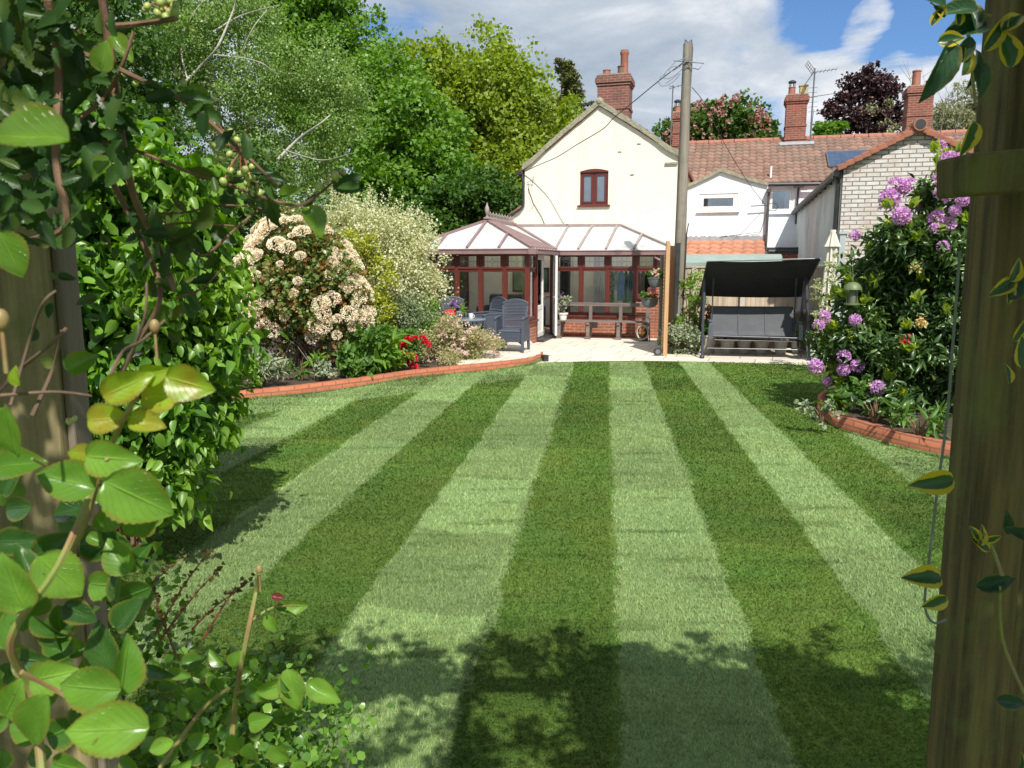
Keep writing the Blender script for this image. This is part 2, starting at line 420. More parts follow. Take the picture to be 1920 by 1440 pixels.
mauve = M('brown_roof_trim', (.26, .165, .16), (.21, .13, .13), 5, .5)
grey_trim = M('grey_roof_trim', (.33, .27, .25), (.27, .22, .21), 5, .55)
white_pvc = M('white_frame', (.80, .80, .78), (.72, .72, .70), 3, .35)
black_metal = M('black_pipe', (.022, .022, .025), (.04, .04, .042), 8, .45)
grey_metal = M('grey_metal', (.30, .31, .33), (.2, .21, .22), 20, .4, metal=.8)
lead = M('lead_flashing', (.34, .35, .37), (.25, .26, .28), 9, .6, .3, 30)
poly_sheet = M('opal_roof_sheet', (.90, .93, .92), (.84, .88, .87), 2.2, .25, dirt=(.60, .66, .64), dscale=1.6)
_n = poly_sheet.node_tree; _t = N(_n, 'ShaderNodeBsdfTranslucent'); _t.inputs[0].default_value = (1, 1, 1, 1); _m = N(_n, 'ShaderNodeMixShader'); _m.inputs[0].default_value = .55
_o = [x for x in _n.nodes if x.type == 'OUTPUT_MATERIAL'][0]; _b = [x for x in _n.nodes if x.type == 'BSDF_PRINCIPLED'][0]
L(_n, _b.outputs[0], _m.inputs[1]); L(_n, _t.outputs[0], _m.inputs[2]); L(_n, _m.outputs[0], _o.inputs[0])
cream = M('cream_render', (.80, .755, .64), (.76, .71, .59), 2.5, .9, .6, 38, .018, dirt=(.60, .56, .46), dscale=1.6, dstretch=(1, 1, .22))
white_r = M('white_render', (.80, .84, .88), (.74, .78, .82), 2.4, .9, .6, 24, .02, dirt=(.66, .68, .68), dscale=1.1)
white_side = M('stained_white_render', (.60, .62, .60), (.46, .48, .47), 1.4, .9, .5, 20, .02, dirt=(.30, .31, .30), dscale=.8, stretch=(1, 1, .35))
verge = M('mortar_verge', (.36, .34, .25), (.25, .24, .17), 10, .95, .9, 25, .03, dirt=(.18, .18, .11), dscale=4)
red_brick = brick_mat('red_brick', (.40, .115, .055), (.33, .09, .045), (.42, .30, .23), dirt=(.24, .09, .06))
chim_brick = brick_mat('chimney_brick', (.31, .085, .05), (.21, .06, .04), (.30, .22, .17), mort=.011, dirt=(.11, .055, .045), dscale=2)
old_brick = brick_mat('old_chimney_brick', (.25, .085, .06), (.19, .065, .05), (.26, .21, .17), mort=.012, dirt=(.10, .06, .05), dscale=2)
paint_brick = brick_mat('whitewashed_brick', (.66, .64, .60), (.56, .53, .49), (.16, .135, .115), mort=.010, bw=.23, bh=.078, dirt=(.42, .31, .25), dscale=1.7, bump=.9)
edge_brick = brick_mat('orange_edging_brick', (.50, .17, .08), (.40, .12, .055), (.17, .09, .06), mort=.009, bw=.225, bh=.07, dirt=(.30, .11, .06), dscale=3)
terracotta = M('terracotta', (.37, .15, .10), (.29, .11, .07), 8, .7, .2, 40, dirt=(.16, .09, .06), dscale=5)
dark_glass = M('dark_window_glass', (.10, .13, .17), (.17, .21, .26), .8, .06, spec=1.0)
glass = glass_mat('clear_glass', (.96, .98, .97), .03)
def slab_mat():
    m, nt, out = new_mat('sandstone_slabs'); tc = N(nt, 'ShaderNodeTexCoord'); v = tc.outputs['Object']
    mp = N(nt, 'ShaderNodeMapping'); mp.inputs['Rotation'].default_value = (0, 0, HA+.05); L(nt, v, mp.inputs[0])
    b = N(nt, 'ShaderNodeTexBrick', Scale=1.0); b.offset = .37; b.offset_frequency = 2; b.squash = .72; b.squash_frequency = 3
    b.inputs['Mortar Size'].default_value = .013; b.inputs['Brick Width'].default_value = .86; b.inputs['Row Height'].default_value = .58; b.inputs['Bias'].default_value = 0
    b.inputs['Color1'].default_value = (.70, .63, .53, 1); b.inputs['Color2'].default_value = (.58, .51, .42, 1); b.inputs['Mortar'].default_value = (.26, .22, .17, 1)
    L(nt, mp.outputs[0], b.inputs['Vector'])
    f = noise(nt, v, 2.2, 6, .7); col = mixc(nt, ramp(nt, f, [(.35, .0), (.7, .5)]), b.outputs['Color'], (.64, .57, .48))
    f2 = noise(nt, v, 30, 4, .7); col = mixc(nt, ramp(nt, f2, [(.5, .0), (.8, .35)]), col, (.40, .36, .30))
    bs = N(nt, 'ShaderNodeBsdfPrincipled', Roughness=.85); L(nt, col, bs.inputs['Base Color'])
    L(nt, bumpn(nt, math_n(nt, 'SUBTRACT', f2, b.outputs['Fac']), .4, .006), bs.inputs['Normal']); L(nt, bs.outputs[0], out.inputs[0]); return m
slabs = slab_mat()

# ------------------------------------------------------------------ lawn
SY = math.atan((1135-960)/1440); SD = (math.sin(SY), math.cos(SY)); SN = (SD[1], -SD[0])
EDGES = [-4.1, -3.4, -2.70, -2.03, -1.32, -.60, .06, .73, 1.40, 1.95]
def turf(name, ground):
    m, nt, out = new_mat(name)
    geo = N(nt, 'ShaderNodeNewGeometry'); pos = geo.outputs['Position']
    def dot(v):
        d = N(nt, 'ShaderNodeVectorMath', operation='DOT_PRODUCT'); L(nt, pos, d.inputs[0]); d.inputs[1].default_value = v; return d.outputs['Value']
    s = dot((SN[0], SN[1], 0)); t = dot((SD[0], SD[1], 0))
    wob = noise(nt, pos, 2.2, 3, .6); s = math_n(nt, 'ADD', s, math_n(nt, 'MULTIPLY', math_n(nt, 'SUBTRACT', wob, .5), .16))
    fuzz = noise(nt, pos, 26, 3, .8); s = math_n(nt, 'ADD', s, math_n(nt, 'MULTIPLY', math_n(nt, 'SUBTRACT', fuzz, .5), .16))
    fac = math_n(nt, 'DIVIDE', math_n(nt, 'ADD', s, 6.0), 12.0)
    stops = [(0.0, 0.0)]; v = 1.0                    # 1 = nap sheen painted light
    for e in EDGES:
        stops.append(((e+6)/12, v)); v = 1.0-v
    # dark between -.6 and .06 : count parity from the left
    idx = EDGES.index(-.60)+1; want0 = 0.0
    if stops[idx][1] != want0: stops = [(p, 1-c) for p, c in stops]
    lt = ramp(nt, fac, stops, 'CONSTANT')
    lt2 = lt
    # the headland: the mower turned along the brick edging
    hl = math_n(nt, 'SUBTRACT', t, math_n(nt, 'ADD', math_n(nt, 'MULTIPLY', s, 1.12), 13.85))
    hl = math_n(nt, 'ADD', hl, math_n(nt, 'MULTIPLY', math_n(nt, 'GREATER_THAN', s, -.75), -50.0))
    hl = math_n(nt, 'GREATER_THAN', hl, 0.0)
    lt = math_n(nt, 'MAXIMUM', lt2, hl)
    h2 = math_n(nt, 'MULTIPLY', math_n(nt, 'GREATER_THAN', s, 2.62), math_n(nt, 'LESS_THAN', t, 8.7)); lt = math_n(nt, 'MAXIMUM', lt, h2)
    # rolls of turf laid across: each piece its own tone, thin ridges where they meet
    row = math_n(nt, 'FLOOR', math_n(nt, 'DIVIDE', math_n(nt, 'ADD', t, math_n(nt, 'MULTIPLY', math_n(nt, 'SUBTRACT', noise(nt, pos, .9, 2), .5), .5)), 1.27))
    wn = N(nt, 'ShaderNodeTexWhiteNoise'); wn.noise_dimensions = '2D'; cb = N(nt, 'ShaderNodeCombineXYZ')
    L(nt, row, cb.inputs[0]); L(nt, math_n(nt, 'FLOOR', math_n(nt, 'DIVIDE', math_n(nt, 'ADD', s, .62), .67)), cb.inputs[1]); L(nt, cb.outputs[0], wn.inputs[0])
    light = mixc(nt, noise(nt, pos, 1.4, 4, .6), LAWN_L, tuple(x*1.12 for x in (LAWN_L[0]*1.12, LAWN_L[1]*.98, LAWN_L[2]*.8)))
    dark = mixc(nt, ramp(nt, noise(nt, pos, 1.1, 4, .6), [(.35, 0.0), (.65, 1.0)]), LAWN_D, (LAWN_D[0]*1.45, LAWN_D[1]*1.08, LAWN_D[2]*1.1))
    col = mixc(nt, lt, dark, light)
    tone = math_n(nt, 'ADD', math_n(nt, 'MULTIPLY', wn.outputs['Value'], .46), .77)
    hv = N(nt, 'ShaderNodeHueSaturation'); L(nt, tone, hv.inputs['Value']); L(nt, col, hv.inputs['Color']); col = hv.outputs[0]
    mp = N(nt, 'ShaderNodeMapping'); mp.inputs['Rotation'].default_value = (0, 0, SY); mp.inputs['Scale'].default_value = (.9, 5.5, 1); L(nt, pos, mp.inputs[0])
    seam = N(nt, 'ShaderNodeTexNoise', Scale=1.0, Detail=3.0, Roughness=.7); L(nt, mp.outputs[0], seam.inputs['Vector'])
    sm = ramp(nt, seam.outputs['Fac'], [(.32, .6), (.45, 0.0)])
    col = mixc(nt, sm, col, tuple(x*.6 for x in LAWN_D))
    pat = ramp(nt, noise(nt, pos, 1.9, 5, .75), [(.3, 0.0), (.48, .0), (.72, .5)]); col = mixc(nt, pat, col, (.14, .20, .05))
    if ground:
        fine = noise(nt, pos, 42, 5, .8); fine2 = noise(nt, pos, 9, 4, .8, (1, 3, 1))
        col = mixc(nt, ramp(nt, fine, [(.36, .62), (.54, .0)]), col, tuple(x*.42 for x in LAWN_D))
        col = mixc(nt, ramp(nt, fine2, [(.5, .0), (.75, .22)]), col, tuple(x*1.5 for x in LAWN_L))
        bs = N(nt, 'ShaderNodeBsdfPrincipled', Roughness=.95); bs.inputs['Specular IOR Level'].default_value = .1
        L(nt, col, bs.inputs['Base Color']); L(nt, bumpn(nt, fine, .7, .03), bs.inputs['Normal']); L(nt, bs.outputs[0], out.inputs[0])
    else:
        hs = N(nt, 'ShaderNodeHueSaturation'); L(nt, math_n(nt, 'ADD', math_n(nt, 'MULTIPLY', geo.outputs['Random Per Island'], .8), .72), hs.inputs['Value']); L(nt, col, hs.inputs['Color'])
        bs = N(nt, 'ShaderNodeBsdfPrincipled', Roughness=.6); bs.inputs['Specular IOR Level'].default_value = .25
        L(nt, hs.outputs[0], bs.inputs['Base Color'])
        tr = N(nt, 'ShaderNodeBsdfTranslucent'); L(nt, hs.outputs[0], tr.inputs[0])
        mx = N(nt, 'ShaderNodeMixShader'); mx.inputs[0].default_value = .3; L(nt, bs.outputs[0], mx.inputs[1]); L(nt, tr.outputs[0], mx.inputs[2]); L(nt, mx.outputs[0], out.inputs[0])
    return m
turf_g = turf('turf', True); turf_b = turf('grass_blade', False)
earth = M('rough_ground', (.07, .10, .03), (.05, .06, .025), .8, .95, .5, 8, .05)
g = MB(); g.poly([(-400, -200, -.03), (400, -200, -.03), (400, 700, -.03), (-400, 700, -.03)]); tag(g.build('ground', earth), kind='structure')
g = MB(); g.poly([(-8, -6, 0), (9, -6, 0), (9, 15.6, 0), (-8, 15.6, 0)]); tag(g.build('lawn', turf_g), kind='structure')
def polyline(ps, z=0): return [G(x, y, 0)+Vector((0, 0, z)) for x, y in ps]
E_L = [Vector((-5.6, 8.6, 0)), Vector((-5.0, 9.3, 0))]+polyline([(387, 762), (456, 751), (553, 741), (630, 731), (695, 722), (765, 711), (861, 700), (938, 692), (996, 684)])+[Vector((.50, 14.58, 0)), Vector((.60, 14.78, 0)), Vector((.60, 15.1, 0))]
# lawn runs under the sheet of slabs; the edge of the slabs is the lawn's far edge
PE = polyline([(1003, 683), (1030, 680), (1100, 678), (1200, 677), (1300, 678.5), (1400, 681), (1510, 684.5), (1600, 689)], .006)
g = MB(); g.poly(PE+[Vector((8.5, 13.7, .006)), Vector((8.5, 30, .006)), Vector((-3, 30, .006)), Vector((-3, 15.1, .006))]); tag(g.build('patio', slabs), kind='structure')
# blades
def inside_edge(x, y):
    return np.interp(x, [p.x for p in E_L], [p.y for p in E_L])
nb = NBLADE
dmin, dmax = 1.9, 15.5
u = rng.uniform(0, 1, nb); d = dmin*(dmax/dmin)**(u**.92)
x = rng.uniform(-.74, .74, nb)*d; x = np.clip(x, -8, 8.9)
far = np.where(x < .45, inside_edge(x, d), 14.62-.05*np.abs(x-2.4)**1.2)
k = (d < far-.03); x = x[k]; y = d[k]; nb = len(x)
RB = [G(1545, 778), G(1560, 799), G(1605, 814), G(1660, 831), G(1712, 845), G(1782, 860), G(1900, 880)]
rby = np.interp(x, [p.x for p in RB], [p.y for p in RB])
k = ~((x > RB[0].x) & (y > rby) & (x > 3.86+np.maximum(0, y-9.5)*.6+np.maximum(0, y-10.6)*.6)); x = x[k]; y = y[k]; nb = len(x)
s = x*SN[0]+y*SN[1]
par = np.searchsorted(np.array(EDGES), s) % 2          # 0 / 1 stripes
ref = np.searchsorted(np.array(EDGES), -.3) % 2
lite = (par != ref)
h = (.011+.0035*y**.5)*rng.uniform(.6, 1.3, nb); wd = (.0016+.00085*np.maximum(0, y-1.5))*rng.uniform(.7, 1.3, nb)
yaw = rng.uniform(0, 2*PI, nb)
lean = rng.normal(size=(nb, 2))*.55+np.where(lite, .55, -.45)[:, None]*np.array([SD])
side = np.stack([np.cos(yaw), np.sin(yaw), np.zeros(nb)], 1)*wd[:, None]
base = np.stack([x, y, np.full(nb, -.002)], 1)
tip = base+np.stack([lean[:, 0]*h, lean[:, 1]*h, h], 1)
V = np.empty((nb, 3, 3)); V[:, 0] = base-side; V[:, 1] = base+side; V[:, 2] = tip
gb = mesh_np('grass', V.reshape(-1, 3), np.arange(nb*3).reshape(-1, 3), turf_b)
tag(gb, 'short mown turf blades in light and dark stripes across the lawn', 'grass', kind='stuff')

# longer tufts the mower misses along the two brick edgings
def tufts(line, n, name, label):
    ln = smooth_line(line, 6); P_ = np.array([tuple(p) for p in ln]); i = rng.integers(0, len(P_)-1, n); t = rng.uniform(0, 1, n)[:, None]
    b = P_[i]*(1-t)+P_[i+1]*t; b[:, 1] -= np.abs(rng.normal(size=n))*.035; b[:, 2] = 0; h = .022*rng.uniform(.5, 2.0, n)*(1+.6*np.sin(b[:, 0]*3)); a = rng.uniform(0, 6.28, n)
    s_ = np.stack([np.cos(a), np.sin(a), a*0], 1)*.006; V = np.empty((n, 3, 3)); V[:, 0] = b-s_; V[:, 1] = b+s_; V[:, 2] = b+np.stack([rng.normal(size=n)*.02, rng.normal(size=n)*.02, h], 1)
    tag(mesh_np(name, V.reshape(-1, 3), np.arange(n*3).reshape(-1, 3), turf_b), label, 'grass', kind='stuff')
def smooth_line(pts, k=6):
    out = []
    for i in range(len(pts)-1):
        p0 = pts[max(i-1, 0)]; p1 = pts[i]; p2 = pts[i+1]; p3 = pts[min(i+2, len(pts)-1)]
        for j in range(k):
            t = j/k; out.append(.5*((2*p1)+(-p0+p2)*t+(2*p0-5*p1+4*p2-p3)*t*t+(-p0+3*p1-3*p2+p3)*t**3))
    out.append(pts[-1]); return out
tufts(E_L, 9000, 'edge_grass', 'longer grass tufts along the left brick edging'); tufts(RB, 6000, 'edge_grass', 'longer grass tufts along the right brick edging')
# ------------------------------------------------------------------ raised beds
def edging(name, pts, hgt, th, label, cat, soil_poly):
    r = thing(name, label, cat, tuple(pts[0]))
    n = len(pts); o = np.array(pts[0]); off = []
    for i in range(n):
        d = (pts[min(i+1, n-1)]-pts[max(i-1, 0)]).normalized(); off.append(Vector((-d.y, d.x, 0)))
    V = []; U = []; F = []; s = 0
    for i, p in enumerate(pts):
        if i: s += (pts[i]-pts[i-1]).length
        q = p+off[i]*th
        for a, uu in ((p, (s, 0)), (p+Vector((0, 0, hgt)), (s, hgt)), (q+Vector((0, 0, hgt)), (s, hgt+th)), (q, (s, hgt*2+th))):
            V.append(np.array(a)-o); U.append(uu)
    for i in range(n-1):
        for j in range(3): F.append((i*4+j, (i+1)*4+j, (i+1)*4+j+1, i*4+j+1))
    F.append((0, 1, 2, 3)); e = (n-1)*4; F.append((e+3, e+2, e+1, e))
    mesh_np('brick_course', V, F, edge_brick, r, np.array(U))
    return r
def smooth_line(pts, k=6):
    out = []
    for i in range(len(pts)-1):
        p0 = pts[max(i-1, 0)]; p1 = pts[i]; p2 = pts[i+1]; p3 = pts[min(i+2, len(pts)-1)]
        for j in range(k):
            t = j/k; out.append(.5*((2*p1)+(-p0+p2)*t+(2*p0-5*p1+4*p2-p3)*t*t+(-p0+3*p1-3*p2+p3)*t**3))
    out.append(pts[-1]); return out
EL2 = smooth_line(E_L, 4)
edging('brick_edging', EL2, .135, .10, 'curved orange brick edging in two courses along the left flower bed', 'garden edging', None)
g = MB(); g.prism([p+Vector((-.02, .06, -.02)) for p in EL2 if p.x < -.9]+[Vector((-.9, 14.9, -.02)), Vector((-3.0, 17.2, -.02)), Vector((-6, 19, -.02)), Vector((-14, 19, -.02)), Vector((-14, 8.0, -.02))], (0, 0, .125)); tag(g.build('flower_bed_soil', soil), kind='structure')
# terrace the chairs stand on
ter = [p+Vector((-.01, .07, 0)) for p in EL2 if p.x > -1.1 and p.y < 14.7]+[Vector((.58, 15.3, 0)), Vector((.50, 16.0, 0)), Vector((.42, 17.3, 0)), hw(0, -.02), hw(-3.2, -.02), Vector((-3.0, 17.0, 0))]
g = MB(); g.prism([p+Vector((0, 0, .008)) for p in ter], (0, 0, .133)); tag(g.build('terrace', slabs), kind='structure')
# side of the terrace, one dark block at its nose
g = MB(); g.box((.625, 14.66, .06), (.10, .14, .13), .5); e = thing('end_block', 'dark grey block at the end of the brick terrace edge', 'block', (.565, 14.63, 0)); g.off = Vector(e.location); g.build('block_face', black_metal, e)
RB2 = smooth_line([Vector((4.45, 10.6, 0)), Vector((4.05, 10.0, 0)), Vector((3.86, 9.5, 0))]+RB[1:]+[Vector((5.3, 6.4, 0))], 4)
edging('brick_edging', RB2, .15, .10, 'curved orange brick edging round the bed of the purple flowering shrub', 'garden edging', None)
g = MB(); g.prism([p+Vector((.05, .05, -.02)) for p in RB2]+[Vector((9, 5.5, -.02)), Vector((9, 11.5, -.02)), Vector((5.5, 11.5, -.02))], (0, 0, .13)); tag(g.build('flower_bed_soil', soil), kind='structure')
# ------------------------------------------------------------------ building helpers (house coordinates)
def wall_front(mb, u0, u1, top, v, holes=(), z0=-.02, extra=(), reveal=.09):
    us = sorted(set([u0, u1]+[h for H in holes for h in H[:2]]+list(extra)))
    for a, b in zip(us[:-1], us[1:]):
        if b-a < 1e-4: continue
        mid = (a+b)/2; cuts = sorted([(H[2], H[3]) for H in holes if H[0] < mid < H[1]])
        z = z0
        for lo, hi in cuts: mb.poly([(a, v, z), (b, v, z), (b, v, lo), (a, v, lo)]); z = hi
        mb.poly([(a, v, z), (b, v, z), (b, v, top(b)), (a, v, top(a))])
    for a, b, lo, hi in holes:
        w = v+reveal
        for q in ([(a, v, lo), (a, w, lo), (a, w, hi), (a, v, hi)], [(b, v, lo), (b, v, hi), (b, w, hi), (b, w, lo)],
                  [(a, v, lo), (b, v, lo), (b, w, lo), (a, w, lo)], [(a, v, hi), (a, w, hi), (b, w, hi), (b, v, hi)]): mb.poly(q)
def window(parent, a, b, lo, hi, v, fm, gm, mull=(), fw=.07, sill=True, sill_mat=None, curtain=None, depth=.06, arch=0.0, opener=0.0):
    mb = MB(); y0 = v; y1 = v+depth
    mb.span(a, a+fw, y0, y1, lo, hi); mb.span(b-fw, b, y0, y1, lo, hi)
    mb.span(a+fw, b-fw, y0, y1, lo, lo+fw); mb.span(a+fw, b-fw, y0, y1, hi-fw, hi)
    for m in mull: mb.span(m-fw*.6, m+fw*.6, y0+.003, y1, lo+fw, hi-fw)
    xs = [a+fw]+[q for m in mull for q in (m-fw*.6, m+fw*.6)]+[b-fw]
    if opener:
        for i in range(0, len(xs), 2):
            p, q = xs[i], xs[i+1]; o = opener
            mb.span(p, p+o, y0-.012, y1-.02, lo+fw, hi-fw); mb.span(q-o, q, y0-.012, y1-.02, lo+fw, hi-fw)
            mb.span(p+o, q-o, y0-.012, y1-.02, lo+fw, lo+fw+o); mb.span(p+o, q-o, y0-.012, y1-.02, hi-fw-o, hi-fw)
    if arch:
        n = 10
        top = [(a+(b-a)*i/n, y0-.045, hi+arch*(1-(2*i/n-1)**2)) for i in range(n+1)]
        mb.prism([(a, y0-.045, hi-.03)]+top+[(b, y0-.045, hi-.03)], (0, depth, 0))
    w = mb.build('window', fm, parent, bevel=.006)
    g = MB()
    for i in range(0, len(xs), 2): g.span(xs[i]-.005, xs[i+1]+.005, y0+.028, y0+.034, lo+fw-.005, hi-fw+.005)
    g.build('pane', gm, w)
    if sill: s = MB(); s.span(a-.06, b+.06, v-.09, v+.02, lo-.05, lo-.002); s.build('sill', sill_mat or fm, w, bevel=.005)
    if curtain:
        for (p, q) in curtain:
            c = MB(); n = 24
            pts = [(p+(q-p)*i/n, y0+.11+.022*math.sin(i*1.9), 0) for i in range(n+1)]
            for i in range(n): c.poly([(pts[i][0], pts[i][1], lo), (pts[i+1][0], pts[i+1][1], lo), (pts[i+1][0], pts[i+1][1], hi), (pts[i][0], pts[i][1], hi)])
            c.build('curtain', white_cloth, w)
    return w
white_cloth = M('white_cloth', (.74, .74, .73), (.6, .6, .6), 4, .9)
room_dark = M('dim_room', (.055, .06, .065), (.09, .095, .1), 1.2, .9)  # dimness of the rooms behind the windows is put into this colour
clear2 = glass_mat('window_glass', (.85, .9, .92), .22)
def tile_mat(name, a, b, c, d):
    m, nt, out = new_mat(name); uv = N(nt, 'ShaderNodeUVMap'); tc = N(nt, 'ShaderNodeTexCoord')
    fl = N(nt, 'ShaderNodeVectorMath', operation='FLOOR'); L(nt, uv.outputs[0], fl.inputs[0])
    wn = N(nt, 'ShaderNodeTexWhiteNoise'); wn.noise_dimensions = '2D'; L(nt, fl.outputs[0], wn.inputs[0])
    col = ramp(nt, wn.outputs['Value'], [(0, a), (.5, b), (1, c)])
    f = noise(nt, tc.outputs['Object'], 1.1, 7, .7); col = mixc(nt, ramp(nt, f, [(.44, 0.0), (.66, .8)]), col, d)
    f2 = noise(nt, tc.outputs['Object'], 16, 4, .7); col = mixc(nt, ramp(nt, f2, [(.48, 0.0), (.7, .6)]), col, tuple(x*.5 for x in a))
    bs = N(nt, 'ShaderNodeBsdfPrincipled', Roughness=.85); L(nt, col, bs.inputs['Base Color'])
    L(nt, bumpn(nt, f2, .4, .006), bs.inputs['Normal']); L(nt, bs.outputs[0], out.inputs[0]); return m
old_tile = tile_mat('weathered_pantile', (.185, .108, .08), (.25, .145, .108), (.30, .185, .14), (.155, .125, .095))
new_tile = tile_mat('orange_pantile', (.36, .15, .09), (.43, .19, .115), (.48, .23, .14), (.36, .18, .12))
def pantiles(name, u0, u1, v0, z0, v1, z1, mat, parent, tw=.235, rh=.30, amp=.03, sag=.02):
    n = math.hypot(v1-v0, z1-z0); rows = max(1, round(n/rh)); cols = int(round((u1-u0)/tw))*6
    nv, nz = -(z1-z0)/n, (v1-v0)/n
    us = np.linspace(u0, u1, cols+1); ph = (us-u0)/tw*2*PI
    prof = amp*(.62*np.sin(ph)+.28*np.sin(2*ph+.7)+.45)
    V = []; U = []; F = []
    off = Vector((0, 0, 0)); q = parent
    while 'hu' not in q.keys(): q = q.parent
    off = Vector((q['hu'], q['hv'], q['hz'])); k = cols+1
    for j in range(rows):
        jit = rng.normal(0, .006, k//6+2).repeat(6)[:k]
        for lev, (s, h) in enumerate(((j/rows, .0), (j/rows, .05), ((j+1.04)/rows, .012))):
            s2 = s+jit/n*(1 if lev < 2 else 0); hh = h+prof*(1 if lev else .6)+(-sag*math.sin(PI*min(1, s)))
            vv = v0+(v1-v0)*s2+nv*hh; z = z0+(z1-z0)*s2+nz*hh+.018*np.sin(us*.9+1)*math.sin(PI*min(s, 1))
            V.append(np.stack([us-off.x, vv-off.y, z-off.z], 1)); U.append(np.stack([(us-u0)/tw+.2, np.full(k, j+.1+.7*(lev == 2))], 1))
        b = j*3*k
        for lev in range(2):
            for i in range(cols): F.append((b+lev*k+i, b+lev*k+i+1, b+(lev+1)*k+i+1, b+(lev+1)*k+i))
    return mesh_np(name, np.concatenate(V), F, mat, parent, np.concatenate(U))
def chimney(parent, u, v, z0, z1, wu, wv, mat, pots, bands=()):
    mb = MB(); h = z1-z0
    mb.span(u-wu/2, u+wu/2, v-wv/2, v+wv/2, z0, z1-.30)
    for i, (za, zb, e) in enumerate(((.30, .225, .03), (.225, .07, .065), (.07, 0, .03))):
        mb.span(u-wu/2-e, u+wu/2+e, v-wv/2-e, v+wv/2+e, z1-za, z1-zb)
    for zb in bands: mb.span(u-wu/2-.025, u+wu/2+.025, v-wv/2-.025, v+wv/2+.025, zb, zb+.075)
    c = mb.build('chimney', mat, parent, bevel=.008)
    f = MB(); f.span(u-wu/2+.03, u+wu/2-.03, v-wv/2+.03, v+wv/2-.03, z1-.001, z1+.04); f.build('mortar_flaunching', verge, c)
    for (pu, r, hh, kind, pm) in pots:
        p = MB()
        prof = [(r*1.05, 0), (r, .04), (r*.92, hh*.8), (r*1.12, hh*.86), (r*1.12, hh*.93), (r*.95, hh*.96), (r*.98, hh), (r*.8, hh), (r*.8, hh-.12)] if kind == 'round' else [(r, 0), (r*.95, hh*.9), (r*1.06, hh*.92), (r*1.04, hh), (r*.8, hh), (r*.8, hh-.1)]
        if kind == 'square': p.box((u+pu, v, z1+hh/2), (r*2, r*2, hh)); p.box((u+pu, v, z1+hh+.02), (r*2.3, r*2.3, .04))
        else: p.lathe(prof, (u+pu, v, z1+.02), 16)
        pp = p.build('chimney_pot', pm, c, smooth=(kind != 'square'))
        if kind == 'cowl':
            q = MB(); zt = z1+.02+hh
            for k in range(6): q.tube([(u+pu+r*.8*math.cos(k*1.05), v+r*.8*math.sin(k*1.05), zt-.02), (u+pu+r*.8*math.cos(k*1.05), v+r*.8*math.sin(k*1.05), zt+.16)], .012, 5)
            q.lathe([(r*1.15, zt+.15), (r*1.1, zt+.2), (r*.4, zt+.24)], (u+pu, v, 0), 14); q.build('cowl', black_metal, c)
    return c

# ------------------------------------------------------------------ cream cottage
VG = 3.95
aL = HP(984, 318, VG); aP = HP(1124, 199, VG); aR = HP(1271, 293, VG); low1 = HP(984, 388, VG); low2 = HP(945, 417, VG)
uL, uR, uA = aL[0], aR[0], aP[0]
sl_ = (low1[1]-low2[1])/(low1[0]-low2[0]); uLL = low2[0]-1.2; zLL = low2[1]-sl_*1.2
def gtop(u):
    if u < uL-1e-6: return zLL+(u-uLL)*sl_
    if u <= uA: return aL[1]+(aP[1]-aL[1])*(u-uL)/(uA-uL)
    return aP[1]+(aR[1]-aP[1])*(u-uA)/(uR-uA)
cot = hthing('cottage', 'cream rendered cottage with one arched brown window high in its gable', 'house', (uL+uR)/2, VG)
w0 = HP(1087, 385, VG); w1 = HP(1141, 320, VG)
hole = (w0[0], w1[0], w0[1], w1[1])
mb = MB(); wall_front(mb, uL, uR, gtop, VG, [hole], extra=[uA]); wall_front(mb, uLL, uL-1e-4, gtop, VG)
DV = 6.2
for (ua, za) in ((uL, aL[1]), (uR, aR[1]), (uLL, zLL)): mb.poly([(ua, VG, -.02), (ua, VG, za), (ua, VG+DV, za), (ua, VG+DV, -.02)])
mb.poly([(uL, VG+DV, -.02), (uR, VG+DV, -.02), (uR, VG+DV, aR[1]), (uA, VG+DV, aP[1]), (uL, VG+DV, aL[1])])
mb.build('wall', cream, cot)
mb = MB()
for p, q in (((uL-.10, aL[1]-.06), (uA, aP[1]+.01)), ((uR+.10, aR[1]-.05), (uA, aP[1]+.01))):
    mb.prism([(p[0], VG-.03, p[1]), (q[0], VG-.03, q[1]), (q[0], VG-.03, q[1]+.13), (p[0], VG-.03, p[1]+.12)], (0, DV+.1, 0))
mb.prism([(uLL-.1, VG-.03, zLL-.05), (uL-.02, VG-.03, low1[1]+.01), (uL-.02, VG-.03, low1[1]+.10), (uLL-.1, VG-.03, zLL+.06)], (0, 3, 0))
roof = mb.build('roof', terracotta, cot)
mb = MB()
def vline(pts, w=.16, h=.15):
    for i in range(len(pts)-1): mb.beam((pts[i][0], VG-.02, pts[i][1]), (pts[i+1][0], VG-.02, pts[i+1][1]), w, h, up=(0, 1, 0)) if False else mb.prism([(pts[i][0], VG-.09, pts[i][1]), (pts[i+1][0], VG-.09, pts[i+1][1]), (pts[i+1][0], VG-.09, pts[i+1][1]+h), (pts[i][0], VG-.09, pts[i][1]+h)], (0, .17, 0))
def bow(a, b, n=14, s=.1):
    return [(a[0]+(b[0]-a[0])*i/n, a[1]+(b[1]-a[1])*i/n-s*math.exp(-((i/n-.16)/.16)**2)*.6+random.uniform(-.008, .008)) for i in range(n+1)]
vline(bow((uL-.06, aL[1]+.0), (uA, aP[1]+.02))); mb.ball((uA, VG-.02, aP[1]+.11), .11, 10, 6); mb.build('verge', verge, roof); mb = MB()
vline(bow((uR+.06, aR[1]+.0), (uA+.01, aP[1]+.012))); mb.build('verge', verge, roof); mb = MB()
mb.prism([(uLL-.1, VG-.07, zLL), (uL, VG-.07, low1[1]+.0), (uL, VG-.07, low1[1]+.05), (uLL-.1, VG-.07, zLL+.05)], (0, .12, 0))
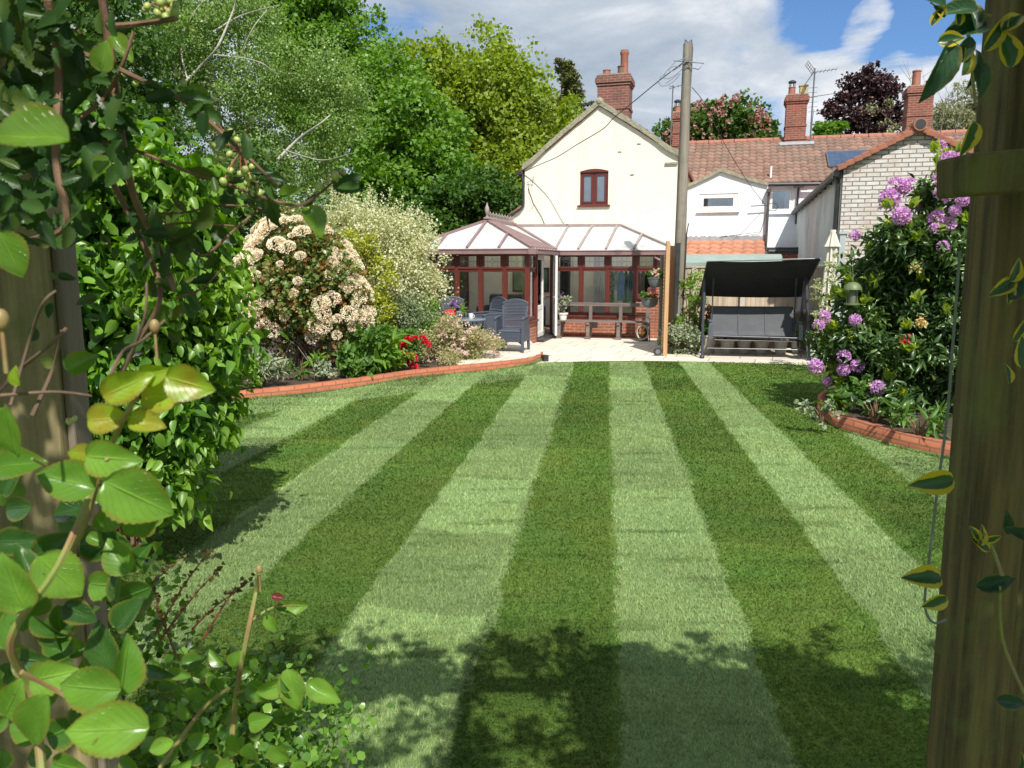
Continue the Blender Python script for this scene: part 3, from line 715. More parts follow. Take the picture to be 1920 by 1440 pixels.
mb.span(uR-.32, uR+.0, VG-.05, VG+.0, aR[1]-.20, aR[1]-.15)
mb.build('verge', verge, roof)
window(cot, *hole, VG+.03, brown_pvc, dark_glass, mull=[(hole[0]+hole[1])/2], fw=.055, opener=.045, arch=.06)
c = [o for o in COL.objects if o.parent == cot and o.name.startswith('window')][0]
chimney(cot, (HP(1117, 150, VG+2.6)[0]+HP(1184, 150, VG+2.6)[0])/2, VG+2.6+.35, 4.6, HP(1150, 140, VG+2.6)[1], HP(1184, 150, VG+2.6)[0]-HP(1118, 150, VG+2.6)[0]-.1, .75, old_brick,
        [(-.26, .115, .20, 'plain', terracotta), (.20, .14, .28, 'plain', M('sooty_pot', (.14, .09, .075), (.2, .11, .08), 9, .8)), (.26, .12, .72, 'round', terracotta)], bands=[HP(1150, 205, VG+2.6)[1]])
# gutter end, black downpipe down the corner and along the low roof
mb = MB(); mb.box((uL-.12, VG+.1, aL[1]-.10), (.16, .5, .09)); mb.tube([(uL-.06, VG-.07, aL[1]-.14), (uL-.03, VG-.07, aL[1]-.4), (uL-.03, VG-.07, low1[1]+.02), (uL-.1, VG-.08, low1[1]-.06), (uLL+.2, VG-.08, zLL+.33)], .035, 8)
mb.build('downpipe', black_metal, cot, smooth=True)
mb = MB(); z = aL[1]-.35
mb.tube([(uL+.06, VG-.03, z), (uL+.3, VG-.1, z+.06)], .006, 5); mb.tube([(uL+.2, VG-.05, z-.12), (uL+.26, VG-.05, z+.16)], .006, 5); mb.tube([(uL+.1, VG-.03, z), (uL+.16, VG-.07, z-.3), (uL+.28, VG-.07, z-.65), (uL+.12, VG-.03, z-.75)], .005, 5)
mb.tube([(uL+.1, VG-.02, low1[1]+.5), (uL+.25, VG-.02, low1[1]+.1), (uL+.5, VG-.02, low1[1]-.3), (uL+.7, VG-.02, low1[1]-.8)], .007, 5)
mb.build('wall_cable', black_metal, cot)
for px, py in ((1162, 285), (1198, 270), (1185, 328)): q = HP(px, py, VG); mb = MB(); mb.box((q[0], VG-.005, q[1]), (.09, .015, .035), rx=.2); mb.build('vent_tile', verge, cot)
# left low lean-to roof piece behind
mb = MB(); mb.span(uLL, uL-.02, VG+.3, VG+3, 2.0, zLL+.2)
q0 = HP(972, 362, VG+2.2); mb.span(uL-.32, uL-.01, VG+2.0, VG+4.5, 2.4, q0[1]-.1); mb.build('rear_wall', white_r, cot)
mb = MB(); mb.prism([(uL-.45, VG+1.9, q0[1]-.14), (uL-.02, VG+1.9, q0[1]+.35), (uL-.02, VG+1.9, q0[1]+.43), (uL-.45, VG+1.9, q0[1]-.05)], (0, 2.5, 0)); mb.build('rear_roof', terracotta, cot)

# ------------------------------------------------------------------ terrace cottages behind
VT = 10.0
ter_ = hthing('terrace_house', 'long low house roofed in weathered brown pantiles behind a white gabled bay', 'house', 5.0, VT)
eL = HP(1500, 342, VT-.15); rL = HP(1500, 262, VT+3.2); zE = eL[1]; zR = rL[1]
uT0 = HP(1275, 300, VT)[0]; uT1 = HP(1990, 300, VT)[0]
tw0 = HP(1446, 399, VT); tw1 = HP(1489, 350, VT)
th_ = (tw0[0]-.1, tw1[0], tw0[1], tw1[1])
mb = MB(); wall_front(mb, uT0, uT1, lambda u: zE-.02, VT, [th_])
mb.poly([(uT1, VT, 0), (uT1, VT+6.4, 0), (uT1, VT+6.4, zE), (uT1, VT+3.2, zR), (uT1, VT, zE)]); mb.poly([(uT0, VT, 0), (uT0, VT+6.4, 0), (uT0, VT+6.4, zE), (uT0, VT+3.2, zR), (uT0, VT, zE)])
mb.poly([(uT0, VT+6.4, 0), (uT1, VT+6.4, 0), (uT1, VT+6.4, zE), (uT0, VT+6.4, zE)])
mb.build('wall', white_r, ter_)
roof = pantiles('roof', uT0-.1, uT1, VT-.18, zE, VT+3.2, zR, old_tile, ter_)
mb = MB(); mb.prism([(uT0-.05, VT-.12, zE-.03), (uT0-.05, VT+3.2, zR-.04), (uT0-.05, VT+6.5, zE-.03)], (uT1-uT0, 0, 0)); mb.build('roof_deck', black_metal, roof)
mb = MB(); n = int((uT1-uT0)/.45)
for i in range(n):
    a = uT0-.1+i*.45; mb.tube([(a, VT+3.2, zR+.0), (a+.43, VT+3.2, zR+.0+random.uniform(-.01, .01))], .12, 10)
mb.build('ridge_tile', terracotta, roof, smooth=True)
window(ter_, *th_, VT+.02, white_pvc, clear2, mull=[], fw=.07, opener=.05, curtain=[(th_[0]+.5, th_[1]-.02), (th_[0]+.02, th_[0]+.12)], sill_mat=white_r)
mb = MB(); mb.span(th_[0], th_[1], VT+.3, VT+.32, th_[2]-.1, th_[3]+.1); mb.build('room', room_dark, ter_)  # flat dark sheet standing in for the unlit room
g1 = HP(1425, 343, VT-.2)[0]
mb = MB(); mb.tube([(g1, VT-.24, zE-.04), (7.0, VT-.24, zE-.07)], .062, 8); mb.tube([(HP(1497, 345, VT)[0], VT-.2, zE-.08), (HP(1497, 345, VT)[0], VT-.08, zE-.3), (HP(1496, 345, VT)[0], VT-.08, zE-1.3)], .035, 8)
mb.box((HP(1497, 345, VT)[0], VT-.2, zE-.1), (.3, .14, .12)); mb.build('gutter', black_metal, ter_, smooth=True)
# painted brick patch beside the window
# low brick back kitchen
kb0 = HP(1441, 463, 8.8); kb1 = 6.48
mb = MB(); mb.span(kb0[0], kb1, 8.8, VT-.01, -.02, kb0[1]-.1); mb.build('kitchen_wall', red_brick, ter_)
mb = MB(); mb.span(kb0[0]-.05, kb1, 8.6, VT-.01, kb0[1]-.1, kb0[1]-.02); mb.tube([(kb0[0], 8.55, kb0[1]-.14), (kb1, 8.55, kb0[1]-.15)], .06, 8); mb.build('kitchen_roof', black_metal, ter_)
# chimneys of the terrace
def tchim(x0, x1, ytop, ybase, pots, mat=chim_brick, vv=VT+3.2):
    a = HP(x0, ytop, vv-.3); b = HP(x1, ytop, vv-.3); zb = HP((x0+x1)/2, ybase, vv-.3)[1]
    zt = a[1]; return chimney(ter_, (a[0]+b[0])/2, vv, zb-.7, zt, b[0]-a[0]-.13, .72, mat, pots, bands=[zb+.55, zb+.1])
tchim(1472, 1518, 179, 268, [(-.17, .12, .30, 'cowl', terracotta), (.22, .14, .32, 'square', M('buff_pot', (.50, .42, .22), (.4, .33, .18), 9, .8))])
tchim(1700, 1756, 163, 250, [(-.12, .14, .55, 'plain', terracotta), (.28, .11, .2, 'plain', terracotta)])
tchim(1259, 1279, 212, 280, [(.0, .12, .26, 'cowl', terracotta)])
mb = MB(); q = HP(1494, 270, VT+2.6); mb.box((q[0], VT+2.72, q[1]-.02), (1.15, .25, .16), rx=.55); mb.build('flashing', lead, roof)
# solar panels on the slope
def slope(px, py):                       # point on the terrace roof plane
    d = ray(px, py); o = Vector((0, 0, CH))-HC; n = Vector((0, -(zR-zE), 3.38)); 
    o2 = Vector((o.dot(HU), o.dot(HV), CH)); d2 = Vector((d.dot(HU), d.dot(HV), d.z)); p0 = Vector((0, VT-.18, zE))
    t = (p0-o2).dot(n)/d2.dot(n); return o2+d2*t
pv_blue = M('solar_cells', (.035, .06, .12), (.05, .085, .16), 3, .15)
sp = slope(1553, 318); sq = slope(1655, 314); st = slope(1550, 290)
ob = hthing('solar_panel', 'blue solar panels in pale frames on the brown pantile roof', 'solar panel', sp.x, sp.y, sp.z)
up = Vector((0, 3.38, zR-zE)).normalized(); hgt = (st-sp).dot(up); nn = Vector((0, -(zR-zE), 3.38)).normalized()
def sp_pt(a, b, h): return Vector((sp.x, sp.y, sp.z))+Vector((1, 0, 0))*a+up*b+nn*h
pf = MB(); pc = MB(); gl = MB(); W1 = 1.62
for k in range(3):
    x = k*(W1+.03)
    pf.add([sp_pt(x+i*W1, j*hgt, h) for h in (.06, .12) for i, j in ((0, 0), (1, 0), (1, 1), (0, 1))], [(3, 2, 1, 0), (4, 5, 6, 7), (0, 1, 5, 4), (1, 2, 6, 5), (2, 3, 7, 6), (3, 0, 4, 7)])
    for i in range(10):
        for j in range(6):
            cx = x+.03+(W1-.06)*i/10; cy = .03+(hgt-.06)*j/6; e = .006
            pc.poly([sp_pt(cx+e, cy+e, .124), sp_pt(cx+(W1-.06)/10-e, cy+e, .124), sp_pt(cx+(W1-.06)/10-e, cy+(hgt-.06)/6-e, .124), sp_pt(cx+e, cy+(hgt-.06)/6-e, .124)])
pf.build('panel_frame', grey_metal, ob); pc.build('solar_cells', pv_blue, ob)
mb = MB(); q = slope(1445, 334); mb.tube([(q.x, q.y, q.z-.1), (q.x, q.y, q.z+.38)], .035, 8); mb.build('vent_pipe', white_pvc, ter_)

# ------------------------------------------------------------------ white gabled bay
VB = 6.0
b0 = HP(1287, 352, VB); b1 = HP(1440, 353, VB); bA = HP(1352, 322, VB)
bay = hthing('white_bay', 'white rendered gabled extension with a wide horizontal window over orange tiles', 'house', (b0[0]+b1[0])/2, VB)
def btop(u):
    q = (u-b0[0])/(bA[0]-b0[0]) if u < bA[0] else (b1[0]-u)/(b1[0]-bA[0])
    q = max(0, min(1, q)); return b0[1]+(bA[1]-b0[1])*(q**1.12)
k0 = HP(1310, 396, VB); k1 = HP(1384, 362, VB); hb = (k0[0], k1[0], k0[1], k1[1])
ex = [b0[0]+(bA[0]-b0[0])*i/8 for i in range(9)]+[bA[0]+(b1[0]-bA[0])*i/8 for i in range(9)]
mb = MB(); wall_front(mb, b0[0], b1[0], btop, VB, [hb], extra=ex)
for ua in (b0[0], b1[0]): mb.poly([(ua, VB, -.02), (ua, VT, -.02), (ua, VT, b0[1]), (ua, VB, b0[1])])
mb.build('wall', white_r, bay)
mb = MB()
for i in range(len(ex)-1):
    if i == 9: mb.build('verge', verge, bay); mb = MB()
    if ex[i+1]-ex[i] > 1e-4: mb.prism([(ex[i], VB-.08, btop(ex[i])-.005), (ex[i+1], VB-.08, btop(ex[i+1])-.005), (ex[i+1], VB-.08, btop(ex[i+1])+.09), (ex[i], VB-.08, btop(ex[i])+.09)], (0, .2, 0))
vb = mb.build('verge', verge, bay)
mb = MB(); mb.prism([(b0[0]-.02, VB+.12, b0[1]-.01), (bA[0], VB+.12, bA[1]+.03), (b1[0]+.02, VB+.12, b1[1]-.01)], (0, 5.0, 0)); mb.build('roof', old_tile, bay)
window(bay, *hb, VB+.02, white_pvc, clear2, fw=.075, opener=.05, curtain=[(hb[0]+.1, hb[0]+.33), (hb[1]-.25, hb[1]-.1)], sill_mat=white_r)
mb = MB(); mb.span(hb[0], hb[1], VB+.35, VB+.37, hb[2]-.1, hb[3]+.1); mb.build('room', room_dark, bay)  # plain dark sheet in place of the room's shade
pt = HP(1360, 452, VB)[1]; pe = HP(1360, 482, VB-1.25)[1]
pr = pantiles('porch_roof', b0[0]-.15, b1[0]-.03, VB-1.25, pe, VB+.0, pt, new_tile, bay, tw=.30, rh=.33, amp=.035, sag=0)
mb = MB(); mb.prism([(b0[0]-.1, VB-1.2, pe-.03), (b0[0]-.1, VB-.01, pt-.03), (b0[0]-.1, VB-.01, -.02), (b0[0]-.1, VB-1.1, -.02)], (b1[0]-b0[0]+.03, 0, 0)); mb.build('porch_wall', red_brick, bay)
mb = MB(); n = 30
for i in range(n):
    ua = b0[0]-.02+(b1[0]-b0[0])*i/n; ub = b0[0]-.02+(b1[0]-b0[0])*(i+1)/n
    mb.prism([(ua, VB-.03, pt-.02), (ub, VB-.03, pt-.02), (ub, VB-.03, pt+.13+random.uniform(-.02, .04)), (ua, VB-.03, pt+.14)], (0, .028, 0))
mb.build('flashing', lead, bay)
up1 = HP(1442, 355, VB-.1); dn1 = HP(1440, 470, VB-.1)
mb = MB(); mb.box((up1[0], VB-.12, up1[1]-.04), (.12, .2, .1)); mb.tube([(up1[0], VB-.12, up1[1]), (up1[0]-.01, VB-.12, dn1[1])], .035, 8); mb.build('downpipe', M('brown_pipe', (.10, .075, .07), (.07, .05, .05), 8, .6), bay, smooth=True)
mb = MB()
q = HP(1436, 386, VB-.15)
mb.tube([(q[0]-.4, VB-.15, q[1]+.0), (q[0]+.05, VB-.15, q[1]+.02)], .014, 6)
for s in range(3): mb.tube([(q[0]+.18+.14*math.cos(t*.7+s), VB-.14+.02*s, q[1]-.03+.11*math.sin(t*.7+s)) for t in range(9)], .007, 5)
mb.tube([(q[0]+.05, VB-.03, q[1]-.1), (q[0]-.1, VB-.04, q[1]-.7), (q[0]-.9, VB-.04, pt+.15), (q[0]-1.2, VB-.04, pt+.12)], .006, 5)
mb.build('wall_cable', black_metal, bay)

# ------------------------------------------------------------------ whitewashed brick wing
VW = -1.19; UW = 6.5
f0 = HP(1582, 318, VW); fA = HP(1722, 243, VW); UW = f0[0]; zW = f0[1]; hwid = fA[0]-f0[0]
wing = hthing('brick_outhouse', 'whitewashed brick gable with orange verge tiles beside the purple shrub', 'house', fA[0], VW)
wt = lambda u: zW+(fA[1]-zW)*(1-abs(u-fA[0])/hwid)
mb = MB(); wall_front(mb, UW, fA[0]+hwid, wt, VW, extra=[fA[0]]); mb.build('gable_wall', paint_brick, wing)
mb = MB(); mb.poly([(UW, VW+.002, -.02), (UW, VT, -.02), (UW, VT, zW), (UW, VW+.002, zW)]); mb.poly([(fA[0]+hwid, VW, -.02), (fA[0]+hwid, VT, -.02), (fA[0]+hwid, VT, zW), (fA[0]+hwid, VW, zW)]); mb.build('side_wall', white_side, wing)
mb = MB(); mb.prism([(UW-.10, VW-.04, zW-.03), (fA[0], VW-.04, fA[1]+.03), (fA[0]+hwid+.1, VW-.04, zW-.03), (fA[0]+hwid+.1, VW-.04, zW+.05), (fA[0], VW-.04, fA[1]+.12), (UW-.1, VW-.04, zW+.05)], (0, VT-VW-.1, 0)); wr = mb.build('roof', terracotta, wing)
mb = MB()
for sgn in (-1, 1):
    n = 10; 
    for i in range(n):
        a = i/n; b = (i+1.12)/n
        pa = Vector((fA[0]+sgn*(hwid+.12)*(1-a), VW-.06, zW+(fA[1]-zW)*a+.02)); pb = Vector((fA[0]+sgn*(hwid+.12)*(1-b), VW-.06, zW+(fA[1]-zW)*b-.005))
        pb.x = min(pb.x, fA[0]) if sgn < 0 else max(pb.x, fA[0]); mb.beam(pa, pb, .13, .10)
mb.build('verge_tile', M('orange_verge_tile', (.34, .13, .075), (.23, .09, .055), 8, .75, .2, 40), wr, bevel=.012)
mb = MB(); mb.lathe([(.115, 0), (.115, .4), (.085, .4)], (0, 0, 0), 14)
mb.v = [Vector((fA[0]+v.x, VW-.16+v.z, fA[1]+.07+v.y)) for v in mb.v]; rt_ = mb.build('ridge_tile', terracotta, wr, smooth=True)
mb = MB(); mb.lathe([(.088, 0), (.086, .02)], (0, 0, 0), 14); mb.v = [Vector((fA[0]+v.x, VW-.164+v.z, fA[1]+.07+v.y)) for v in mb.v]; mb.build('hollow_shade_disc', black_metal, rt_)  # dark disc standing in for the shade inside the hollow tile
mb = MB(); mb.tube([(UW-.13, VW-.02, zW-.06), (UW-.13, VT-.1, zW-.10)], .065, 8)
for i in range(11): mb.box((UW-.10, VW+.4+i*1.0, zW-.07), (.12, .05, .15))
mb.build('gutter', M('aged_gutter', (.16, .15, .14), (.09, .085, .08), 7, .7), wing)
mb = MB(); mb.tube([(UW-.1, VW+.1, zW-.08), (UW-.07, VW+.12, zW-.25), (UW-.07, VW+.12, 1.2)], .045, 8); mb.box((UW-.1, VW+.1, zW-.08), (.16, .18, .13))
mb.build('downpipe', black_metal, wing, smooth=True)
# water butt pipe, pale, by the corner
mb = MB(); mb.span(UW+.0, UW+.10, VW-.11, VW-.01, -.02, 2.40); mb.span(UW-.02, UW+.14, VW-.13, VW-.01, 2.401, 2.45); mb.build('boxed_pipe', M('grey_boxing', (.42, .47, .48), (.36, .4, .41), 5, .7), wing)

# ------------------------------------------------------------------ shed and fence
sh0 = HP(1272, 497, 1.6); sh1 = HP(1450, 497, 1.6); sb = HP(1360, 479, 3.4)
shed = hthing('garden_shed', 'low shed with grey green felt roof behind the close board fence', 'shed', (sh0[0]+sh1[0])/2, 1.6)
felt = M('green_felt', (.27, .35, .31), (.22, .29, .26), 3, .9, .3, 120, dirt=(.33, .4, .36), dscale=2)
mb = MB(); zf = sh0[1]; zb_ = sb[1]-.02
mb.prism([(sh0[0], 1.55, zf), (sh0[0], 3.4, zb_), (sh0[0], 3.4, zb_+.05), (sh0[0], 1.55, zf+.05)], (sh1[0]-sh0[0]+.25, 0, 0))
mb.span(sh0[0], sh1[0]+.25, 1.52, 1.548, zf-.06, zf+.06); mb.build('roof', felt, shed)
mb = MB(); mb.span(sh0[0]+.1, sh1[0]+.1, 1.7, 3.35, -.02, zf-.01); mb.build('wall', fence_wood, shed)
VF = .62
fa = HP(1255, 503, VF)[0]; fb = UW-.02
fen = hthing('board_fence', 'weathered upright close board fence behind the swing seat', 'fence', (fa+fb)/2, VF)
mb = MB(); u = fa; ztop = HP(1400, 503, VF)[1]
while u < fb:
    w = .098; mb.box((u+w/2, VF-.006+random.uniform(-.004, .004), ztop/2+random.uniform(-.012, .012)), (w-.004, .018, ztop), rz=.12); u += w
mb.build('boards', fence_wood, fen)
mb = MB(); mb.span(fa, fb, VF-.04, VF+.05, ztop+.01, ztop+.045); mb.build('capping_rail', fence_wood, fen)
for px in (1392, 1300, 1500):
    q = HP(px, 560, VF-.08)[0]; mb = MB(); mb.span(q-.045, q+.045, VF-.11, VF-.03, -.02, ztop-.0); mb.build('concrete_post', M('concrete', (.5, .48, .43), (.42, .4, .36), 15, .9), fen)

# ------------------------------------------------------------------ telegraph pole and wires
pb = P(1269, 622, 16.6); pb.z = 0; ptp = P(1290, 82, 16.6)
pole = thing('telegraph_pole', 'tall grey wooden telegraph pole between the cream cottage and the white bay', 'pole', tuple(pb))
mb = wmb(pole); n = 10
top = Vector((ptp.x, pb.y+.02, ptp.z))
mb.tube([pb+(top-pb)*(i/n) for i in range(n+1)], [.132-.04*i/n for i in range(n+1)], 14)
mb.build('pole_shaft', M('pole_wood', (.30, .27, .22), (.15, .13, .10), 9, .9, .8, 30, .01, stretch=(1, 1, .05), dirt=(.10, .09, .07), dscale=1.5), pole, smooth=True)
mb = wmb(pole); mb.beam((pb.x-.075, pb.y-.11, 0), (pb.x-.05, pb.y-.10, 2.3), .09, .06, up=(0, 1, 0)); mb.tube([(pb.x+.08, pb.y-.12, 0), (pb.x+.12, pb.y-.11, 2.5), (pb.x+.15, pb.y-.10, 2.7)], .014, 6); mb.build('cable_guard', black_metal, pole, bevel=.01)
mb = wmb(pole); T = top
for s in (-1, 1): mb.tube([T+Vector((s*.07, -.05, -.9)), T+Vector((s*.09, -.05, -.1)), T+Vector((s*.06, -.05, .07)), T+Vector((s*.02, -.05, .03)), T+Vector((s*.03, -.06, -.5))], .016, 6)
for k in range(3):
    pts = []
    for t in range(11): a = t*.62; pts.append(T+Vector((-.18+.22*math.cos(a+k)-.1*k, -.14, -.45-.14*k+.13*math.sin(a*1.3+k))))
    mb.tube(pts, .008, 5)
mb.tube([T+Vector((-.3, -.1, -.35)), T+Vector((.32, -.1, -.40)), T+Vector((.22, -.1, -.52)), T+Vector((-.1, -.12, -.46))], .010, 5)
mb.build('bracket', grey_metal, pole)
def wire(name, label, pts, r=.011, base=None):
    o = thing(name, label, 'cable', tuple(pts[0])); mb = wmb(o); mb.tube(smooth_line([Vector(p) for p in pts], 8), r, 5); mb.build('wire', black_metal, o); return o
q0 = hw(uL+.05, VG-.08, aL[1]-.05)
tA = T+Vector((-.12, -.12, -.4))
def dl(f): return tA.y+(q0.y-tA.y)*f
wire('telephone_wire', 'black telephone wire sagging across the cream gable from the pole', [tA, P(1235, 152, dl(.14)), P(1190, 189, dl(.3)), P(1151, 221, dl(.44)), P(1130, 242, dl(.52)), P(1082, 271, dl(.68)), P(1045, 294, dl(.82)), P(1006, 311, dl(.94)), q0])
q1 = hw(b1[0]-.05, VB-.12, HP(1440, 385, VB)[1]); tB = T+Vector((.12, 0, -.85))
def dl2(f): return tB.y+(q1.y-tB.y)*f
wire('telephone_wire', 'thin wire running from the pole down to the corner of the white bay', [tB, P(1322, 196, dl2(.2)), P(1358, 268, dl2(.45)), P(1400, 338, dl2(.75)), q1], .008)

# ------------------------------------------------------------------ aerials
def yagi(mb, c, d, n, w0, w1, r=.012, up=False, ref=False):
    d = Vector(d).normalized(); c = Vector(c); s = Vector((0, 0, 1)) if up else d.cross(Vector((0, 0, 1))).normalized()
    Lh = .11*n; mb.tube([c, c+d*Lh], r, 5)
    for i in range(n): w = w0+(w1-w0)*i/n; p = c+d*(Lh*i/(n-1)); mb.tube([p-s*w, p+s*w], r*.7, 4)
    if ref:
        for sg in (-1, 1):
            for k in range(5): p = c-d*.02+Vector((0, 0, sg*(.05+.07*k)))-d*.05*k; mb.tube([p-s*.3, p+s*.3], r*.7, 4)
            for sd in (-.3, 0, .3): mb.tube([c+s*sd+Vector((0, 0, sg*.05)), c+s*sd-d*.22+Vector((0, 0, sg*.34))], r*.7, 4)
ab = P(1519, 275, 28.0); at = P(1528, 128, 28.0)
ae = thing('tv_aerial', 'large aerials on a tall mast strapped to the middle brick chimney', 'aerial', tuple(ab))
mb = wmb(ae); mb.tube([ab, P(1521, 230, 28), at], .026, 6); mb.tube([P(1516, 290, 27.9), P(1526, 205, 28)], .012, 5); mb.build('mast', grey_metal, ae)
mb = wmb(ae); yagi(mb, P(1524, 136, 28), (.95, -.2, .10), 7, .26, .2, .013, ref=True); yagi(mb, P(1520, 182, 28), (.97, .1, .16), 9, .06, .05, .013)
for k in range(6): q = P(1524, 165+k*9, 28); mb.tube([q-Vector((.16, 0, 0)), q+Vector((.16, 0, 0.02))], .007, 4)
mb.build('antenna', grey_metal, ae)
ab = P(1257, 275, 27.5)
ae = thing('tv_aerial', 'small aerial on a thin mast left of the telegraph pole', 'aerial', tuple(ab))
mb = wmb(ae); mb.tube([ab, P(1262, 160, 27.5)], .022, 6); mb.build('mast', grey_metal, ae)
mb = wmb(ae); yagi(mb, P(1256, 166, 27.5), (.9, -.2, .22), 4, .16, .1); mb.tube([P(1254, 161, 27.5), P(1266, 163, 27.5)], .01, 4); mb.build('antenna', grey_metal, ae)
# ------------------------------------------------------------------ conservatory
con = hthing('conservatory', 'mahogany framed conservatory with pale hipped roofs against the cream gable', 'conservatory', 0, 0)
AU0 = -2.9; ZS = .56; ZT = 1.70; ZH = 2.13; BV = 2.48; BE = 2.98
def xf(mb, o, d):                         # local (along, inward, z) -> house
    o = Vector(o); d = Vector(d).normalized(); w = Vector((-d.y, d.x, 0))
    mb.v = [o+d*v.x+w*v.y+Vector((0, 0, v.z)) for v in mb.v]; return mb
def glazed(parent, o, d, stops, zs, zh=ZH, zt=ZT, fr=brown_pvc, post=.085, names='window'):
    for i in range(len(stops)-1):
        a, b = stops[i], stops[i+1]; zb = zs[i] if isinstance(zs, (list, tuple)) else zs
        mb = MB(); h = post/2
        mb.span(a, a+h, 0, .07, zb, zh); mb.span(b-h, b, 0, .07, zb, zh)
        mb.span(a+h, b-h, 0, .07, zb, zb+.075); mb.span(a+h, b-h, 0, .07, zh-.05, zh); mb.span(a+h, b-h, .004, .07, zt-.03, zt+.03)
        e = .052; mb.span(a+h, a+h+e, -.016, .05, zt+.03, zh-.05); mb.span(b-h-e, b-h, -.016, .05, zt+.03, zh-.05)
        mb.span(a+h+e, b-h-e, -.016, .05, zt+.03, zt+.03+e); mb.span(a+h+e, b-h-e, -.016, .05, zh-.05-e, zh-.05)
        for q in (a+h, b-h-.02): mb.span(q, q+.02, .008, .06, zb+.075, zt-.03)
        w = xf(mb, o, d).build(names, fr, parent, bevel=.007)
        g = MB(); g.span(a+h, b-h, .03, .036, zb+.07, zt-.02); xf(g, o, d).build('pane', glass, w)
        g = MB(); g.span(a+h+e-.01, b-h-e+.01, .018, .024, zt+.03+e-.01, zh-.05-e+.01); xf(g, o, d).build('pane', glass, w)
        m = (a+b)/2; z = (zt+.03+zh-.05)/2; x0 = a+h+e; x1 = b-h-e; y = .012
        g = MB(); r = .0045
        for s in (-1, 1):
            xe = x0 if s < 0 else x1
            g.tube([(xe, y, z), (m+s*.085, y, z)], r, 4); g.tube([(m+s*.085, y, z), (m+s*.02, y, z+.018), (m, y, z+.06)], r, 4); g.tube([(m+s*.085, y, z), (m+s*.02, y, z-.018), (m, y, z-.06)], r, 4)
            g.tube([(m, y, z+s*.06), (m, y, z+s*.115)], r, 4); g.tube([(m+s*.12, y, z-.115), (m+s*.12, y, z+.115)], r*.7, 4)
        xf(g, o, d).build('leading', lead, w)
# brick plinths
mb = MB(); mb.span(AU0, -.0, 0, .23, -.02, ZS-.05); mb.span(-.23, 0.0, .232, .74, -.02, ZS-.05); mb.span(AU0, AU0+.23, .232, VG-.01, -.02, ZS-.05)
mb.span(.02, 2.62, BV, BV+.2, -.02, ZS-.05); mb.span(2.12, 2.62, BV-.004, BV+.2, ZS-.049, .98); mb.span(2.62, BE, BV-.01, BV+.22, -.02, ZH); mb.span(BE-.22, BE, BV+.221, VG-.01, -.02, ZH)
mb.build('brick_plinth', red_brick, con)
mb = MB(); mb.span(AU0-.04, .05, -.05, .12, ZS-.05, ZS); mb.span(-.12, .05, .121, .76, ZS-.05, ZS); mb.span(.02, 2.12, BV-.06, BV+.1, ZS-.05, ZS); mb.span(2.12, 2.66, BV-.06, BV+.1, .982, 1.03); mb.build('window_sill', brown_pvc, con, bevel=.006)
glazed(con, (AU0, .02, 0), (1, 0, 0), [0, .58, 1.16, 1.74, 2.32, 2.9], ZS)
glazed(con, (-.02, .0, 0), (0, 1, 0), [.09, .74], ZS)
glazed(con, (0.04, BV, 0), (1, 0, 0), [0, .68, 1.36, 2.06, 2.58], [ZS, ZS, ZS, 1.03])
glazed(con, (AU0+.04, VG-.05, 0), (0, -1, 0), [0, .95, 1.9, 2.85, 3.8], ZS)
# corner posts, door frame
mb = MB(); mb.span(-.10, .012, -.012, .10, ZS, ZH+.02); mb.span(-.07, 0.01, .74, .82, 0, ZH); mb.span(-.07, 0.01, 2.38, 2.47, 0, ZH); mb.span(-.07, .01, .82, 2.38, ZH-.07, ZH)
mb.build('corner_post', brown_pvc, con, bevel=.008)
mb = MB(); mb.span(-.2, .16, .76, 2.46, -.01, .07); mb.build('door_step', black_metal, con, bevel=.01)
def leafdoor(o, d, w, zb=.09, zt=ZH-.08):
    mb = MB(); f = .095
    mb.span(0, f, 0, .055, zb, zt); mb.span(w-f, w, 0, .055, zb, zt); mb.span(f, w-f, 0, .055, zb, zb+.12); mb.span(f, w-f, 0, .055, zt-.1, zt); mb.span(f, w-f, 0.004, .05, .75, .86); mb.span(f, w-f, .015, .04, zb+.12, .75)
    dd = xf(mb, o, d).build('door', white_pvc, con, bevel=.006)
    g = MB(); g.span(f, w-f, .025, .031, .85, zt-.09); xf(g, o, d).build('pane', glass, dd)
    h = MB(); h.tube([(w-.05, -.04, .98), (w-.05, -.04, 1.1)], .012, 6); h.tube([(w-.05, 0, 1.04), (w-.05, -.05, 1.04), (w-.16, -.05, 1.04)], .01, 6); xf(h, o, d).build('handle', grey_metal, dd)
leafdoor((-.045, .84, 0), (.0, 1, 0), .78); leafdoor((.015, 2.36, 0), (.30, -.95, 0), .76)
# gutters, hips, bars
ZG = 2.15; ap = Vector((AU0/2, 1.45, 2.88)); rb = Vector((AU0/2, VG, 2.88))
FL = Vector((AU0-.08, -.08, ZG+.03)); FR = Vector((.08, -.08, ZG+.03)); VY = Vector((.08, BV-.08, ZG+.03)); VT2 = Vector((AU0/2+.05, VG-.01, 2.86))
AB = Vector((1.52, VG-.01, 2.83)); ER = Vector((BE+.08, BV-.08, ZG+.03)); EB = Vector((BE+.08, VG-.01, ZG+.03)); BL = Vector((AU0-.08, VG-.01, ZG+.03))
mb = MB(); e = Vector((0, 0, .02))
for q in ([FL, FR, ap], [FR, VY, VT2, rb, ap], [BL, FL, ap, rb], [VY, ER, AB, VT2], [ER, EB, AB]): mb.prism(q, e)
ro = mb.build('roof', poly_sheet, con)
mb = MB()
def bar(a, b, w=.055, h=.06): mb.beam(Vector(a)+Vector((0, 0, .04)), Vector(b)+Vector((0, 0, .04)), w, h)
bar(FL, ap, .08); bar(FR, ap, .08); bar(ap, rb, .12, .09)
